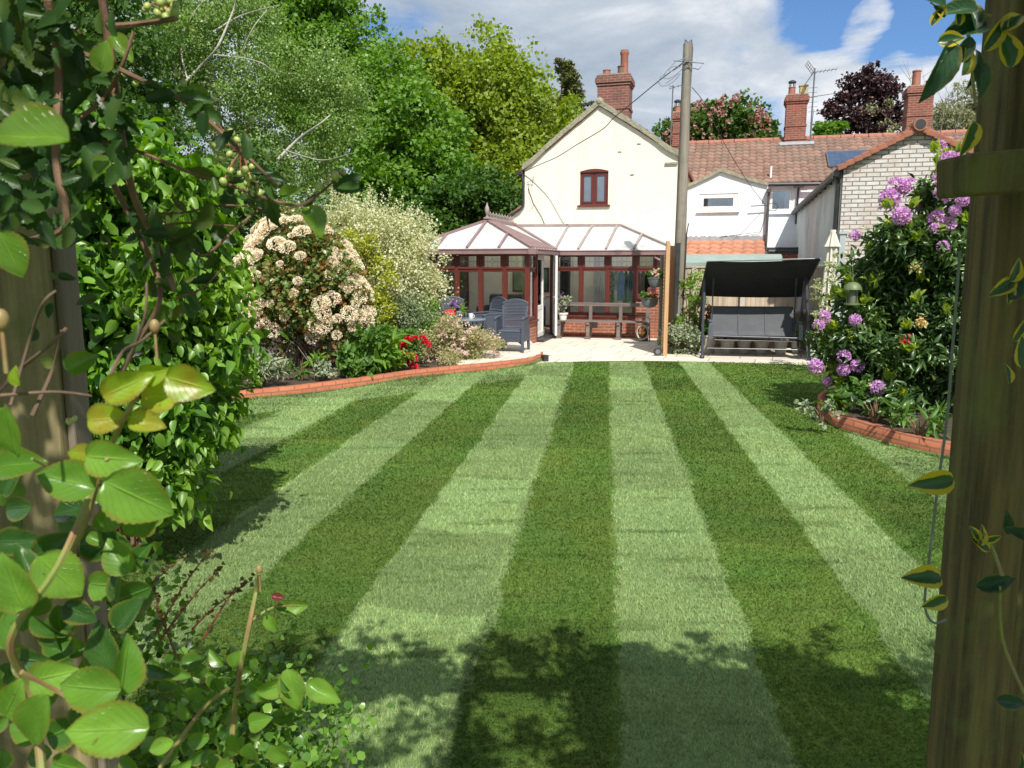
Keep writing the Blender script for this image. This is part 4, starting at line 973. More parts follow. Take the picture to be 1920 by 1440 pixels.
for i in (1, 2, 3): 
    b = FL.lerp(FR, i/4); t = ap if i == 2 else (FL.lerp(ap, .5) if i == 1 else FR.lerp(ap, .5)); bar(b, t)
for i in range(1, 9):
    b = FR.lerp(VY, i/9); q = i/9*2.4; hgtf = min(1, q/1.45); bar(b, Vector((.08-(.08-AU0/2)*hgtf, -.08+q, ZG+.03+(2.85-ZG)*hgtf)), .05, .055)
bar(VY, VT2, .09)
for i in range(1, 4): a = .5+i*.5; 
for i in (1, 2, 3): b = FL.lerp(BL, i/4); bar(b, Vector((AU0/2, max(b.y, 1.45), 2.88)))
ra = mb.build('glazing_bar', mauve, ro, bevel=.006)
mb = MB(); bar(ER, AB, .08); bar(AB, VT2, .10, .08)
for px, (bx, by), (tx, ty) in ((0, (1029, 468), (1062, 435)), (1, (1083, 469), (1110, 432)), (2, (1135, 469), (1158, 431))): pass
for bx, tx in ((1041, 1066), (1084, 1111), (1136, 1157), (1188, 1197)):
    ub = HP(bx, 469, BV-.08)[0]; ut = HP(tx, 432, VG)[0] if bx < 1180 else 2.15
    if ut > 1.52: k = (BE+.08-ut)/(BE+.08-1.52); bar((ub, BV-.08, ZG+.03), (ut, BV-.08+(VG-BV)*k, ZG+.03+(2.83-ZG)*k))
    else: bar((ub, BV-.08, ZG+.03), (ut+(-.0), VG-.02, 2.83))
bar(ER.lerp(EB, .5), ER.lerp(AB, .5))
mb.build('glazing_bar', grey_trim, ro, bevel=.006)
mb = MB()
def gut(a, b): mb.beam(Vector(a)+Vector((0, 0, -.03)), Vector(b)+Vector((0, 0, -.03)), .13, .10); mb.beam(Vector(a)+Vector((0, 0, .03)), Vector(b)+Vector((0, 0, .03)), .16, .025)
gut((AU0-.12, -.13, ZG), (.13, -.13, ZG)); gut((.13, -.19, ZG), (.13, BV-.05, ZG)); gut((.2, BV-.13, ZG-.004), (BE+.12, BV-.13, ZG-.004)); gut((BE+.12, BV-.19, ZG), (BE+.12, VG, ZG)); gut((AU0-.13, -.19, ZG), (AU0-.13, VG, ZG))
mb.box((.13, -.13, ZG-.02), (.19, .19, .13)); mb.box((BE+.1, BV-.12, ZG-.02), (.19, .19, .13))
mb.tube([(2.58, BV-.13, ZG-.06), (2.58, BV-.13, ZG-.14), (2.86, BV-.10, ZG-.30), (2.88, BV-.09, ZG-.45), (2.88, BV-.09, .05)], .036, 8)
mb.build('gutter', mauve, con, bevel=.008)
mb = MB(); mb.lathe([(.10, 0), (.10, .03), (.03, .05), (.025, .10), (.045, .13), (.06, .20), (.05, .27), (.02, .34), (.004, .40)], (ap.x, ap.y, ap.z+.07), 14); mb.build('finial', grey_trim, ro, smooth=True)
mb = MB(); k = 0; y = ap.y+.12
while y < VG-.08:
    hh = .19 if k % 2 else .15; mb.lathe([(.016, 0), (.012, hh*.5), (.024, hh*.75), (.003, hh)], (ap.x, y, ap.z+.08), 5); mb.ball((ap.x, y+.055, ap.z+.10), .022, 6, 4); y += .13; k += 1
mb.build('ridge_cresting', grey_trim, ro)
# floor inside
mb = MB(); mb.span(AU0+.2, -.24, .24, VG-.02, 0, .15); mb.span(-.24, 2.7, BV+.21, VG-.02, 0, .15); mb.build('floor', M('inside_floor', (.42, .36, .3), (.36, .3, .25), 3, .6), con)
mb = MB(); mb.span(2.58, 2.62, BV-.02, BV, .3, 1.9)
# things inside
def garment(px, col, wd, ln, label, v=2.80, name='shirt', cat='clothing', ztop=1.72, col2=None):
    u, _ = HP(px, 540, v); o = hthing(name, label, cat, u, v, ztop, 'clothes hanging inside the conservatory')
    m = M(name+'_cloth', col, col2 or tuple(c*.7 for c in col), 14 if col2 else 5, .9, lo=.45, hi=.55)
    mb = MB(); n = 10; prev = None
    for j in range(9):
        t = j/8; w = wd*(.25+.75*min(1, t*5)) if t < .2 else wd*(1-.1*math.sin(t*3))
        row = [(u+w*(i/n-.5)+.006*math.sin(j), v+.035*math.sin(i*1.7+px)*min(1, t*3), ztop-ln*t-.03*abs(i/n-.5)*(1 if t < .3 else .2)) for i in range(n+1)]
        if prev:
            for i in range(n): mb.poly([prev[i], prev[i+1], row[i+1], row[i]])
        prev = row
    mb.build('cloth', m, o)
    h = MB(); h.tube([(u, v, ztop-.01), (u, v, ztop+.06), (u+.02, v, ztop+.09)], .005, 5); h.build('hanger', grey_metal, o)
rl = hthing('clothes_rail', 'rail for hanging clothes seen through the right conservatory windows', 'rail', 1.9, 3.05, .15)
mb = MB(); ra_, rb_ = HP(1136, 540, 2.8)[0], HP(1222, 540, 2.8)[0]
mb.tube([(ra_, 2.8, .15), (ra_, 2.8, 1.79), (rb_, 2.8, 1.79), (rb_, 2.8, .15)], .016, 8); mb.build('rail_tube', grey_metal, rl)
garment(1146, (.06, .06, .08), .17, .85, 'dark speckled garment at the left end of the rail', col2=(.5, .5, .52))
garment(1155, (.55, .68, .70), .16, .55, 'pale aqua shirt beside the dark speckled one', v=2.86)
garment(1164, (.16, .34, .68), .21, .80, 'bright blue shirt in the middle of the rail', v=2.76)
garment(1173, (.08, .12, .20), .12, .85, 'navy garment behind the bright blue shirt', v=2.89)
garment(1182, (.22, .32, .48), .17, .82, 'faded denim blue shirt right of the bright blue one', v=2.78)
garment(1196, (.42, .40, .55), .15, .80, 'lilac patterned garment in the last small window', col2=(.75, .72, .78))
garment(1205, (.60, .45, .45), .14, .72, 'dusty pink garment in the last small window', v=2.85)
garment(1214, (.03, .03, .035), .16, .75, 'black garment at the right end of the rail', v=2.80)
def hang(o0, o1, v, z0, z1, parent_label, label, mat=white_cloth):
    o = hthing('curtain', label, 'curtain', (o0+o1)/2, v, z0); mb = MB(); n = 26
    pts = [(o0+(o1-o0)*i/n, v+.03*math.sin(i*1.35)) for i in range(n+1)]
    for i in range(n): mb.poly([(pts[i][0], pts[i][1], z0), (pts[i+1][0], pts[i+1][1], z0), (pts[i+1][0], pts[i+1][1], z1), (pts[i][0], pts[i][1], z1)])
    mb.build('cloth', mat, o, smooth=True)
hang(HP(1113, 540, 3.5)[0], HP(1134, 540, 3.5)[0], 3.5, .2, 2.1, '', 'long white curtain inside beside the clothes rail')
hang(HP(1050, 540, 3.6)[0], HP(1070, 540, 3.6)[0], 3.6, .2, 2.1, '', 'dark curtain behind the first window by the doors', M('dark_curtain', (.06, .07, .075), None, 5, .9))
hang(-2.75, -2.5, .9, .6, 2.05, '', 'grey curtain in the left end of the conservatory', M('grey_curtain', (.35, .38, .38), None, 5, .9))
hang(-.42, -.30, 1.0, .6, 2.05, '', 'white net curtain by the corner beside the doors')
sofa = hthing('sofa', 'dark sofa inside the left room of the conservatory', 'sofa', -1.0, 2.6, .15); dk = M('sofa_cloth', (.05, .065, .06), (.08, .09, .085), 8, .9)
mb = MB(); mb.span(-1.9, -.5, 2.3, 3.0, .25, .55); mb.build('seat', dk, sofa, bevel=.05); mb = MB(); mb.span(-1.9, -.5, 2.95, 3.15, .25, 1.05); mb.build('backrest', dk, sofa, bevel=.06)
for x in (-2.05, -.5): mb = MB(); mb.span(x, x+.15, 2.3, 3.15, .2, .75); mb.build('arm', dk, sofa, bevel=.05)
ch = hthing('cushion', 'red cushion propped behind the last window of the left room', 'cushion', -.62, 2.35, .57); mb = MB(); mb.box((-.62, 2.4, .85), (.36, .12, .46), rz=.2); mb.build('cushion_cover', M('red_cloth', (.55, .035, .03), None, 6, .9), ch, bevel=.05)
cb_ = hthing('sideboard', 'white sideboard inside against the cream wall', 'sideboard', -1.1, 3.7, .15)
mb = MB(); mb.span(-1.9, -.3, 3.5, 3.9, .2, .95); mb.build('cabinet', white_pvc, cb_, bevel=.01); mb = MB(); mb.span(-1.95, -.25, 3.47, 3.92, .951, .99); mb.build('top', new_wood, cb_)
pic = hthing('picture', 'large dark framed picture on the wall inside the left room', 'picture', -.95, VG-.03, 1.2)
mb = MB(); mb.span(-1.5, -.45, VG-.05, VG-.02, 1.08, 1.75); mb.build('frame', black_metal, pic); mb = MB(); mb.span(-1.45, -.5, VG-.056, VG-.051, 1.13, 1.70); mb.build('print', M('picture_print', (.12, .2, .14), (.05, .09, .06), 4, .5), pic)

# ------------------------------------------------------------------ bench and small things by the wall
bv = 2.02
def bu(px): return HP(px, 600, bv)[0]
ben = hthing('garden_bench', 'long dark weathered bench along the conservatory wall', 'bench', bu(1128), bv, 0)
a, b = bu(1045), bu(1218)
mb = MB(); mb.span(a, b, bv-.16, bv+.02, .425, .46); mb.span(a, b, bv+.03, bv+.20, .425, .46); mb.build('seat', bench_wood, ben, bevel=.006)
mb = MB(); mb.span(a+.05, b, bv+.24, bv+.28, .80, .89); mb.build('backrest', bench_wood, ben, bevel=.006)
for px in (1050, 1104, 1161, 1212):
    u = bu(px); mb = MB(); mb.beam((u, bv+.22, .0), (u, bv+.26, .80), .085, .06, up=(0, 1, 0)); mb.beam((u, bv-.14, .06), (u, bv-.10, .42), .085, .05, up=(0, 1, 0)); mb.span(u-.04, u+.04, bv-.17, bv+.27, .36, .42); mb.span(u-.07, u+.07, bv-.22, bv-.06, .0, .06)
    mb.build('leg', bench_wood, ben, bevel=.006)
grey_planter = M('grey_planter', (.13, .15, .16), (.10, .115, .125), 6, .6)
def pot(name, label, base, r0, r1, h, mat, group=None, rim=.02, cat='plant pot', square=False, parentless=True):
    o = thing(name, label, cat, tuple(base), 0, group); mb = wmb(o); n = 4 if square else 24
    mb.lathe([(r0, 0), (r0*1.02, .01), (r1, h-.04), (r1+rim, h-.035), (r1+rim, h), (r1-.01, h), (r1-.03, h-.05)], base, n)
    mb.build('vessel', mat, o, smooth=not square, bevel=.01 if square else 0); s = wmb(o); s.lathe([(r1-.02, h-.06), (.001, h-.05)], base, n); s.build('compost', soil, o); return o
lf_grey = leaf_mat('silver_leaf', (.22, .27, .17), (.34, .38, .25), None, .2, .6)
lf_mid = leaf_mat('mid_leaf', (.06, .14, .025), (.14, .26, .05), (.10, .20, .03))
lf_bright = leaf_mat('bright_leaf', (.13, .27, .035), (.24, .38, .06), None, .4)
petal_w = leaf_mat('white_petal', (.62, .56, .52), (.80, .76, .72), None, .3, .7)
petal_pk = leaf_mat('pink_petal', (.62, .22, .32), (.75, .45, .50), None, .3, .7)
petal_pur = leaf_mat('violet_petal', (.16, .07, .30), (.28, .13, .42), None, .3, .7)
petal_red = leaf_mat('red_petal', (.55, .015, .04), (.70, .05, .09), None, .3, .6)
def small_plant(name, label, cat, c, R, n, size, mat, petals=None, T=T_DIA, group=None, up=.3, stems=True, k=12, lr=.45, pn=None, psz=None):
    c = Vector(c); o = thing(name, label, cat, (c.x, c.y, max(0, c.z-R[2])), 0, group)
    lb = lobes_fill([(tuple(c), R)], k, lr*min(R)); foliage('foliage', lb, n, size, mat, o, T, sub=12, spread=.55, up=up)
    if petals:
        for pm, pnn in petals: lb2 = lobes_fill([(tuple(c+Vector((0, -.1*R[1], .25*R[2]))), (R[0], R[1], R[2]))], k*2, .25*min(R), (.7, 1.05)); foliage('blossom', lb2, pnn, psz or size*.8, pm, o, T_DIA, sub=6, spread=.4, up=.6, width=1.3)
    if stems:
        mb = wmb(o)
        for i in range(7): t = c+Vector((random.uniform(-.6, .6)*R[0], random.uniform(-.6, .6)*R[1], random.uniform(-.2, .5)*R[2])); mb.tube([Vector((c.x, c.y, c.z-R[2])), (t+c)/2-Vector((0, 0, R[2]*.3)), t], [.012, .009, .004], 5)
        mb.build('stem', twig, o)
    return o
bp = hw(bu(1056), bv-.02, .46)
pot('plant_pot', 'white pot standing on the left end of the bench', bp, .085, .11, .18, white_pvc)
small_plant('potted_plant', 'silvery plant with violet flowers in the white pot on the bench', 'plant', bp+Vector((0, 0, .40)), (.20, .2, .26), 900, .05, lf_grey, [(petal_pur, 60)])
# hose reel
hp = hw(bu(1209), 1.72, 0); hr = thing('hose_reel', 'coiled pale hose on a grey metal reel stand by the bench end', 'hose reel', tuple(hp), -HA)
mb = MB(); mb.tube([(-.16, -.1, .02), (-.16, 0, .0), (-.15, .02, .52), (-.12, .02, .58), (.12, .02, .58), (.15, .02, .52), (.16, 0, 0), (.16, -.1, .02)], .012, 8); mb.build('stand', grey_metal, hr, smooth=True)
hose = M('hose', (.50, .47, .38), (.40, .37, .28), 9, .5)
mb = MB()
for k in range(9): mb.tube([((.135-.004*(k % 3))*math.cos(t*.42), -.14+.032*k+.008*math.sin(t), .22+(.135-.004*(k % 3))*math.sin(t*.42)*1.25) for t in range(16)], .013, 6)
mb.build('hose', hose, hr, smooth=True)
mb = MB(); mb.lathe([(.05, -.12), (.05, .12)], (0, 0, 0), 12); mb.v = [Vector((v.x, v.z, v.y+.22)) for v in mb.v]; mb.tube([(.0, -.17, .28), (.06, -.17, .36)], .014, 6); mb.build('drum', M('yellow_plastic', (.6, .36, .05), None, 5, .5), hr)
# fittings on the brick pier: white dome and vent
vn = hthing('air_brick', 'small dark air vent low in the red brick plinth', 'vent', 1.05, BV, .3); mb = MB(); mb.span(.95, 1.17, BV-.02, BV-.001, .26, .42); mb.build('grille', black_metal, vn); 
# trellis screen seen end on, fresh wood
tb = P(1246, 668, 15.5); tb.z = 0
tr = thing('trellis_screen', 'fresh orange pine screen posts standing end on between patio and swing seat', 'screen', tuple(tb))
def wp(px, py, Y): return P(px, py, Y)
t1 = wp(1249, 452, 15.5); t2 = wp(1259, 461, 16.9)
mb = wmb(tr); mb.span(tb.x-.038, tb.x+.042, tb.y-.04, tb.y+.04, 0, t1.z); mb.build('front_post', new_wood, tr, bevel=.005)
t2b = Vector((t2.x, 16.9, 0)); mb = wmb(tr); mb.span(t2b.x-.05, t2b.x+.06, 16.85, 16.95, 0, t2.z); mb.build('back_post', new_wood, tr, bevel=.005)
mb = wmb(tr); n = 26
for i in range(n): z = .12+i*(t1.z-.35)/n; mb.beam((tb.x-.05, tb.y+.04, z), (t2b.x-.06, 16.85, z), .02, .055); 
for q in (.25, .5, .75): p = Vector((tb.x-.03, tb.y, 0)).lerp(Vector((t2b.x-.04, 16.85, 0)), q); mb.span(p.x-.01, p.x+.015, p.y-.02, p.y+.02, .08, t1.z-.25)
mb.build('slats', new_wood, tr)
gp = P(1241, 600, 17.6); gp.z = 0; go = thing('grey_post', 'short grey weathered post behind the fresh pine screen', 'post', tuple(gp)); mb = wmb(go); mb.span(gp.x-.07, gp.x+.07, gp.y-.07, gp.y+.07, 0, P(1241, 479, 17.6).z); mb.build('post_shaft', M('grey_post_wood', (.22, .21, .17), (.14, .14, .11), 15, .9, stretch=(1, 1, .08)), go, bevel=.01)
for i, (px, py, w, lab, fl) in enumerate(((1232, 528, .22, 'upper hanging planter with white and pink flowers by the pine screen', [(petal_w, 90), (petal_pk, 30)]), (1218, 566, .21, 'lower hanging planter with magenta and white flowers by the pine screen', [(petal_pk, 60), (petal_red, 40)]))):
    c = P(px, py, 17.0+.2*i); o = thing('hanging_planter', lab, 'planter', tuple(c), 0, 'hanging planters by the screen'); mb = wmb(o)
    mb.lathe([(.02, -.13), (.12, -.11), (.18, -.04), (w-.02, .06), (w, .07), (w, .09), (w-.02, .09)], c, 20, sy=.7); mb.build('bowl', grey_planter, o, smooth=True)
    mb = wmb(o); mb.tube([c+Vector((w*.9, 0, .07)), c+Vector((w*1.1, .05, .10)), c+Vector((w*1.2, .2, .0))], .01, 5); mb.build('hook', black_metal, o)
    lb = lobes_fill([(tuple(c+Vector((0, 0, .14))), (.22, .15, .09))], 10, .07); foliage('foliage', lb, 700, .045, lf_mid, o, sub=10)
    for pm, k in fl: foliage('blossom', lobes_fill([(tuple(c+Vector((0, -.03, .18))), (.24, .15, .09))], 14, .05), k, .05, pm, o, sub=6, width=1.3)
wc = G(1233, 663, .05); o = thing('castor_wheel', 'small black wheel lying beside the foot of the pine screen', 'wheel', tuple(wc)); mb = wmb(o)
mb.lathe([(.055, -.025), (.085, -.02), (.09, 0), (.085, .02), (.055, .025)], (0, 0, 0), 18); mb.v = [wc+Vector((v.x, v.z, v.y+.04)) for v in mb.v]; mb.build('tyre', black_metal, o); mb = wmb(o); mb.lathe([(.05, -.03), (.05, .03)], (0, 0, 0), 12); mb.v = [wc+Vector((v.x, v.z, v.y+.04)) for v in mb.v]; mb.build('rim', grey_metal, o)

# ------------------------------------------------------------------ swing seat
sw = thing('swing_seat', 'three seat garden swing with black tilted canopy and dark grey sling', 'swing seat', tuple((G(1316, 672)+G(1518, 677))/2), -.17)
A0 = (G(1518, 677)-G(1316, 672)).length/2
slate = M('slate_tube', (.035, .04, .055), (.05, .055, .075), 8, .35)
sling = M('sling_fabric', (.085, .093, .10), (.07, .077, .083), 5, .75, .5, 300, .001)
canvas = M('black_canvas', (.012, .013, .016), (.018, .02, .024), 4, .85, .4, 200, .001)
for s in (-1, 1):
    for y0_, nm in ((0, 'leg'), (1.25, 'leg')):
        mb = MB(); x = s*A0
        mb.tube([(x, y0_, .0), (x, y0_, .04), (x*.985, y0_+(.62-y0_)*.5, .85), (x*.96, .62+(y0_-.62)*.06, 1.62), (x*.95, .62, 1.68)], .027, 8)
        mb.lathe([(.045, 0), (.045, .05), (.03, .07)], (x, y0_, 0), 10); mb.build(nm, slate, sw, smooth=True)
    mb = MB(); mb.tube([(s*A0*.99, .22, .33), (s*A0*.99, 1.02, .33)], .014, 6); mb.build('side_brace', slate, sw)
mb = MB(); mb.tube([(-A0*.95, .62, 1.68), (A0*.95, .62, 1.68)], .028, 8); mb.build('top_bar', slate, sw, smooth=True)
mb = MB(); mb.tube([(-A0, 1.2, .10), (A0, 1.2, .10)], .014, 6); mb.tube([(-A0*.9, .1, .2), (A0*.9, .1, .2)], .010, 6); mb.build('cross_bar', slate, sw)
cf = [(-A0*.97, -.02, 1.90), (A0*1.08, -.05, 1.95)]; cbk = [(-A0*1.01, 1.18, 1.20), (A0*1.0, 1.15, 1.19)]
mb = MB(); n = 12
for lay in (0, 1):
    for i in range(n):
        for j in range(6):
            def cp(i, j):
                t = i/n; q = j/6; p = Vector(cf[0]).lerp(Vector(cf[1]), t); r = Vector(cbk[0]).lerp(Vector(cbk[1]), t); p = p.lerp(r, q); p.z += .045*math.sin(PI*q)-.03*math.sin(PI*t)*(1-q)-.012*lay; p.z -= .02*math.sin(PI*t)*q; return p
            a_, b_, c_, d_ = cp(i, j), cp(i+1, j), cp(i+1, j+1), cp(i, j+1); mb.poly([a_, b_, c_, d_] if lay == 0 else [d_, c_, b_, a_])
can = mb.build('canopy', canvas, sw, smooth=True)
mb = MB(); mb.tube([cf[0], cf[1]], .014, 6); mb.tube([cbk[0], cbk[1]], .014, 6); mb.tube([cf[0], cbk[0]], .014, 6); mb.tube([cf[1], cbk[1]], .014, 6); mb.tube([(-A0*.95, .58, 1.62), (-A0*.8, .5, 1.66), (A0*.8, .5, 1.66), (A0*.95, .58, 1.62)], .01, 6); mb.build('canopy_frame', slate, can)
SW_ = .80
for s in (-1, 1):
    mb = MB(); mb.tube([(s*SW_*1.0, .62, 1.62), (s*SW_, .60, 1.05), (s*SW_, .60, .62)], .012, 8); mb.tube([(s*SW_, .6, 1.45), (s*SW_, .6, 1.62)], .022, 8); mb.build('hanger', slate, sw, smooth=True)
mb = MB(); mb.tube([(-SW_, .16, .44), (SW_, .16, .42)], .02, 8); mb.tube([(-SW_, .66, .40), (SW_, .66, .40)], .018, 8)
for x in (-SW_, -SW_/3, SW_/3, SW_): mb.tube([(x, .14, .43), (x, .64, .40), (x, .84, .98)], .014, 6)
mb.tube([(-SW_, .84, .98), (SW_, .84, .98)], .016, 8); mb.tube([(-SW_*.95, .2, .36), (SW_*.95, .2, .35)], .012, 6); mb.build('seat_frame', slate, sw)
for k in range(3):
    x0 = -SW_+k*SW_*2/3+.012; x1 = x0+SW_*2/3-.024; mb = MB(); prof = [(.15, .455), (.3, .43), (.5, .415), (.62, .425), (.68, .50), (.74, .68), (.80, .86), (.845, .985)]
    for i in range(len(prof)-1):
        for dz in (0, -.012): mb.poly([(x0, prof[i][0], prof[i][1]+dz), (x1, prof[i][0], prof[i][1]+dz), (x1, prof[i+1][0], prof[i+1][1]+dz), (x0, prof[i+1][0], prof[i+1][1]+dz)])
    mb.build('sling_panel', sling, sw, smooth=True)
for s in (-1, 1):
    mb = MB(); x = s*(SW_+.05); mb.tube([(x, .66, .40), (x, .64, .68), (x, .56, .72), (x, .2, .70), (x, .12, .66), (x, .12, .44)], .016, 8); mb.box((x, .38, .725), (.07, .42, .025)); mb.box((x, .12, .54), (.075, .025, .30)); mb.build('arm', M('arm_sleeve', (.10, .12, .15), None, 5, .5), sw, bevel=.004)

# pots behind the swing
stone_pot = M('stone_pot', (.46, .44, .38), (.36, .34, .29), 3, .8, dirt=(.25, .25, .2), dscale=4)
white_pot = M('white_planter', (.68, .66, .60), (.56, .55, .5), 3, .7, dirt=(.4, .4, .34), dscale=4)
zp = .006
for px, py, w, h, mat, lab in ((1326, 662, 33, 35, stone_pot, 'large grey tapered pot at the left foot of the swing seat'),
                               (1363, 663, 28, 26, stone_pot, 'grey pot nearest the large left pot under the swing seat'),
                               (1394, 663, 27, 26, stone_pot, 'grey pot midway under the swing seat'),
                               (1427, 664, 28, 25, stone_pot, 'grey pot right of centre under the swing seat'),
                               (1463, 664, 26, 27, white_pot, 'pale pot under the right half of the swing seat'),
                               (1492, 662, 18, 24, white_pot, 'small pale pot behind the right foot of the swing seat'),
                               (1528, 672, 38, 38, white_pot, 'big white tapered pot right of the swing seat')):
    b = G(px, py, zp); b.z = zp; sc = b.y/1440; pot('plant_pot', lab, b, w*sc*.36, w*sc*.47, h*sc, mat, 'pots round the swing seat')
    if px in (1326, 1492, 1528): small_plant('potted_plant', {1326: 'green leafy plant in the large grey pot left of the swing', 1492: 'spiky yellow green plant in the small pale pot', 1528: 'trailing plant in the big white pot right of the swing'}[px], 'plant', b+Vector((0, 0, h*sc+.10)), (.2, .2, .14), 500, .06, lf_mid if px != 1492 else lf_bright)
# grey cover table behind
tq = P(1445, 581, 16.35); tbo = thing('patio_table', 'low grey topped table between the swing seat and the fence', 'table', (tq.x, tq.y, 0), -HA)
mb = MB(); mb.box((0, 0, tq.z-.02), (2.0, .6, .045)); mb.build('tabletop', M('faded_top', (.38, .32, .30), (.3, .26, .25), 3, .7), tbo, bevel=.006)
for x in (-.9, .9):
    for y in (-.22, .22): mb = MB(); mb.box((x, y, (tq.z-.05)/2), (.05, .05, tq.z-.05)); mb.build('leg', black_metal, tbo)
# parasol
pq = P(1554, 560, 14.25); pq.z = 0; par = thing('parasol', 'closed cream parasol standing in front of the white side wall', 'parasol', tuple(pq)); pz = P(1553, 431, 14.25).z
pm = M('parasol_cloth', (.66, .63, .54), (.55, .52, .44), 6, .9)
mb = wmb(par); mb.tube([pq, pq+Vector((0, 0, pz-.03))], .02, 8); mb.build('pole', M('pole_white', (.6, .6, .57), None, 4, .4), par)
mb = wmb(par); n = 32; V_ = []
prof = [(.045, .0), (.055, .02), (.05, .05), (.07, .14), (.10, .24), (.125, .30), (.075, .31), (.08, .5), (.10, .8), (.115, 1.15), (.13, 1.5), (.10, 1.51)]
for r, z in prof:
    for k in range(n): t = 2*PI*k/n; rr = r*(1+.22*math.sin(8*t)*(1 if z > .1 else .1)); V_.append(pq+Vector((rr*math.cos(t), rr*math.sin(t), pz-z)))
mb.add(V_, [(i*n+k, (i+1)*n+k, (i+1)*n+(k+1) % n, i*n+(k+1) % n) for i in range(len(prof)-1) for k in range(n)]+[tuple(range(n))]); mb.build('canopy', pm, par, smooth=True)
bs_ = wmb(par); bs_.lathe([(.24, 0), (.24, .05), (.05, .09), (.04, .3)], pq, 16); bs_.build('base', grey_planter, par)

# ------------------------------------------------------------------ rattan furniture on the terrace
rattan = M('slate_rattan', (.070, .085, .115), (.05, .06, .085), 30, .6, .5, 150, .002)
ZTE = .141
def rattan_chair(label, loc, rz, group='slate rattan armchairs on the terrace'):
    o = thing('rattan_armchair', label, 'armchair', tuple(loc), rz, group)
    mb = MB(); mb.span(-.24, .24, -.25, .26, .38, .43); mb.build('seat', rattan, o, bevel=.02)
    mb = MB(); mb.span(-.25, .25, -.262, -.235, .20, .385)
    for i in range(11): x = -.23+.046*i; mb.span(x-.006, x+.006, -.268, -.262, .2, .385)
    for i in range(6): mb.span(-.24, .24, -.266, -.262, .21+.03*i, .222+.03*i)
    mb.prism([(-.25, -.25, .14), (-.17, -.25, .20), (-.25, -.25, .20)], (0, .02, 0)); mb.prism([(.25, -.25, .14), (.17, -.25, .20), (.25, -.25, .20)], (0, .02, 0)); mb.build('apron', rattan, o)
    def bp_(x, z):                       # backrest surface
        t = (z-.40)/.58; w = .215+.05*t; return Vector((x*w, .22+.13*t-.05*x*x*(.3+.7*t)*-1-.05*abs(x)**2, z))
    mb = MB(); n = 25
    for i in range(n):
        x = -1+2*i/(n-1); zt = .93+.075*(1-x*x)-(.05 if abs(x) > .95 else 0); pts = [bp_(x, .40+(zt-.40)*k/6) for k in range(7)]; mb.tube(pts, .0085 if i not in (0, n-1) else .02, 5)
    for z in [.46, .60, .72]+[.78+.028*k for k in range(8)]:
        xm = 1 if z < .93 else math.sqrt(max(0, 1-(z-.93)/.08)); mb.tube([bp_(-1*xm+2*xm*k/8, z)+Vector((0, -.006, 0)) for k in range(9)], .008, 5)
    mb.tube([bp_(-1+2*k/12, .93+.075*(1-(-1+2*k/12)**2)) for k in range(13)], .018, 6); mb.build('backrest', rattan, o, smooth=True)
    for s in (-1, 1):
        mb = MB(); mb.prism([(s*.275-.0275, -.30, .62), (s*.275-.0275, -.31, .665), (s*.275-.0275, -.2, .685), (s*.275-.0275, .26, .70), (s*.275-.0275, .26, .66), (s*.275-.0275, -.2, .645), (s*.275-.0275, -.24, .62)], (.055, 0, 0))
        mb.span(s*.275-.02, s*.275+.02, -.23, .26, .20, .64); mb.build('arm', rattan, o, bevel=.012)
        for y, k in ((-.265, -1), (.27, 1)):
            mb = MB(); mb.beam((s*.275, y+(k*.03), 0), (s*.275, y, .64 if k < 0 else .45), .055, .055, up=(0, 1, 0)); mb.build('leg', rattan, o, bevel=.01)
    return o
rattan_chair('slate rattan armchair nearest the terrace corner with its front showing', G(960, 661, ZTE)+Vector((0, .3, 0)), -.22)
rattan_chair('slate rattan armchair behind the corner one turned towards the table', G(912, 648, ZTE)+Vector((0, .2, 0)), -.9)
rattan_chair('slate rattan armchair left of the table with its ribbed back towards the lawn', G(826, 660, ZTE)+Vector((0, .5, 0)), 2.5)
rattan_chair('slate rattan armchair furthest left half hidden by the shrubs', G(795, 655, ZTE)+Vector((0, 1.2, 0)), 2.0)
fs = G(905, 655, ZTE); o = thing('footstool', 'low slate rattan footstool beside the corner armchair', 'footstool', tuple(fs), -.1); mb = MB(); mb.box((0, 0, .33), (.50, .45, .06)); mb.build('seat', rattan, o, bevel=.03); mb = MB(); mb.box((0, 0, .22), (.46, .41, .16)); mb.build('apron', rattan, o, bevel=.01)
for x in (-1, 1):
    for y in (-1, 1): mb = MB(); mb.box((x*.2, y*.18, .07), (.05, .05, .14)); mb.build('leg', rattan, o)
tt = P(872, 598, 15.7); tz = tt.z; tab = thing('round_table', 'round grey patio table on thin metal legs among the rattan chairs', 'table', (tt.x, tt.y, ZTE))
mb = wmb(tab); mb.lathe([(.40, -.03), (.43, -.02), (.43, 0), (.42, .006)], (tt.x, tt.y, tz), 40); mb.build('tabletop', M('grey_glass_top', (.20, .23, .26), (.15, .18, .2), 3, .2), tab, smooth=True)
for k in range(4):
    t = .6+k*PI/2; c_, s_ = math.cos(t), math.sin(t); mb = wmb(tab); mb.tube([(tt.x+.30*c_, tt.y+.3*s_, tz-.03), (tt.x+.24*c_, tt.y+.24*s_, tz-.3), (tt.x+.36*c_, tt.y+.36*s_, ZTE)], .013, 6); mb.build('leg', black_metal, tab)
mb = wmb(tab); mb.lathe([(.03, -.25), (.12, -.22), (.20, -.15), (.21, -.14), (.19, -.14), (.1, -.2)], (tt.x, tt.y-.02, tz), 20); mb.build('shelf', black_metal, tab)
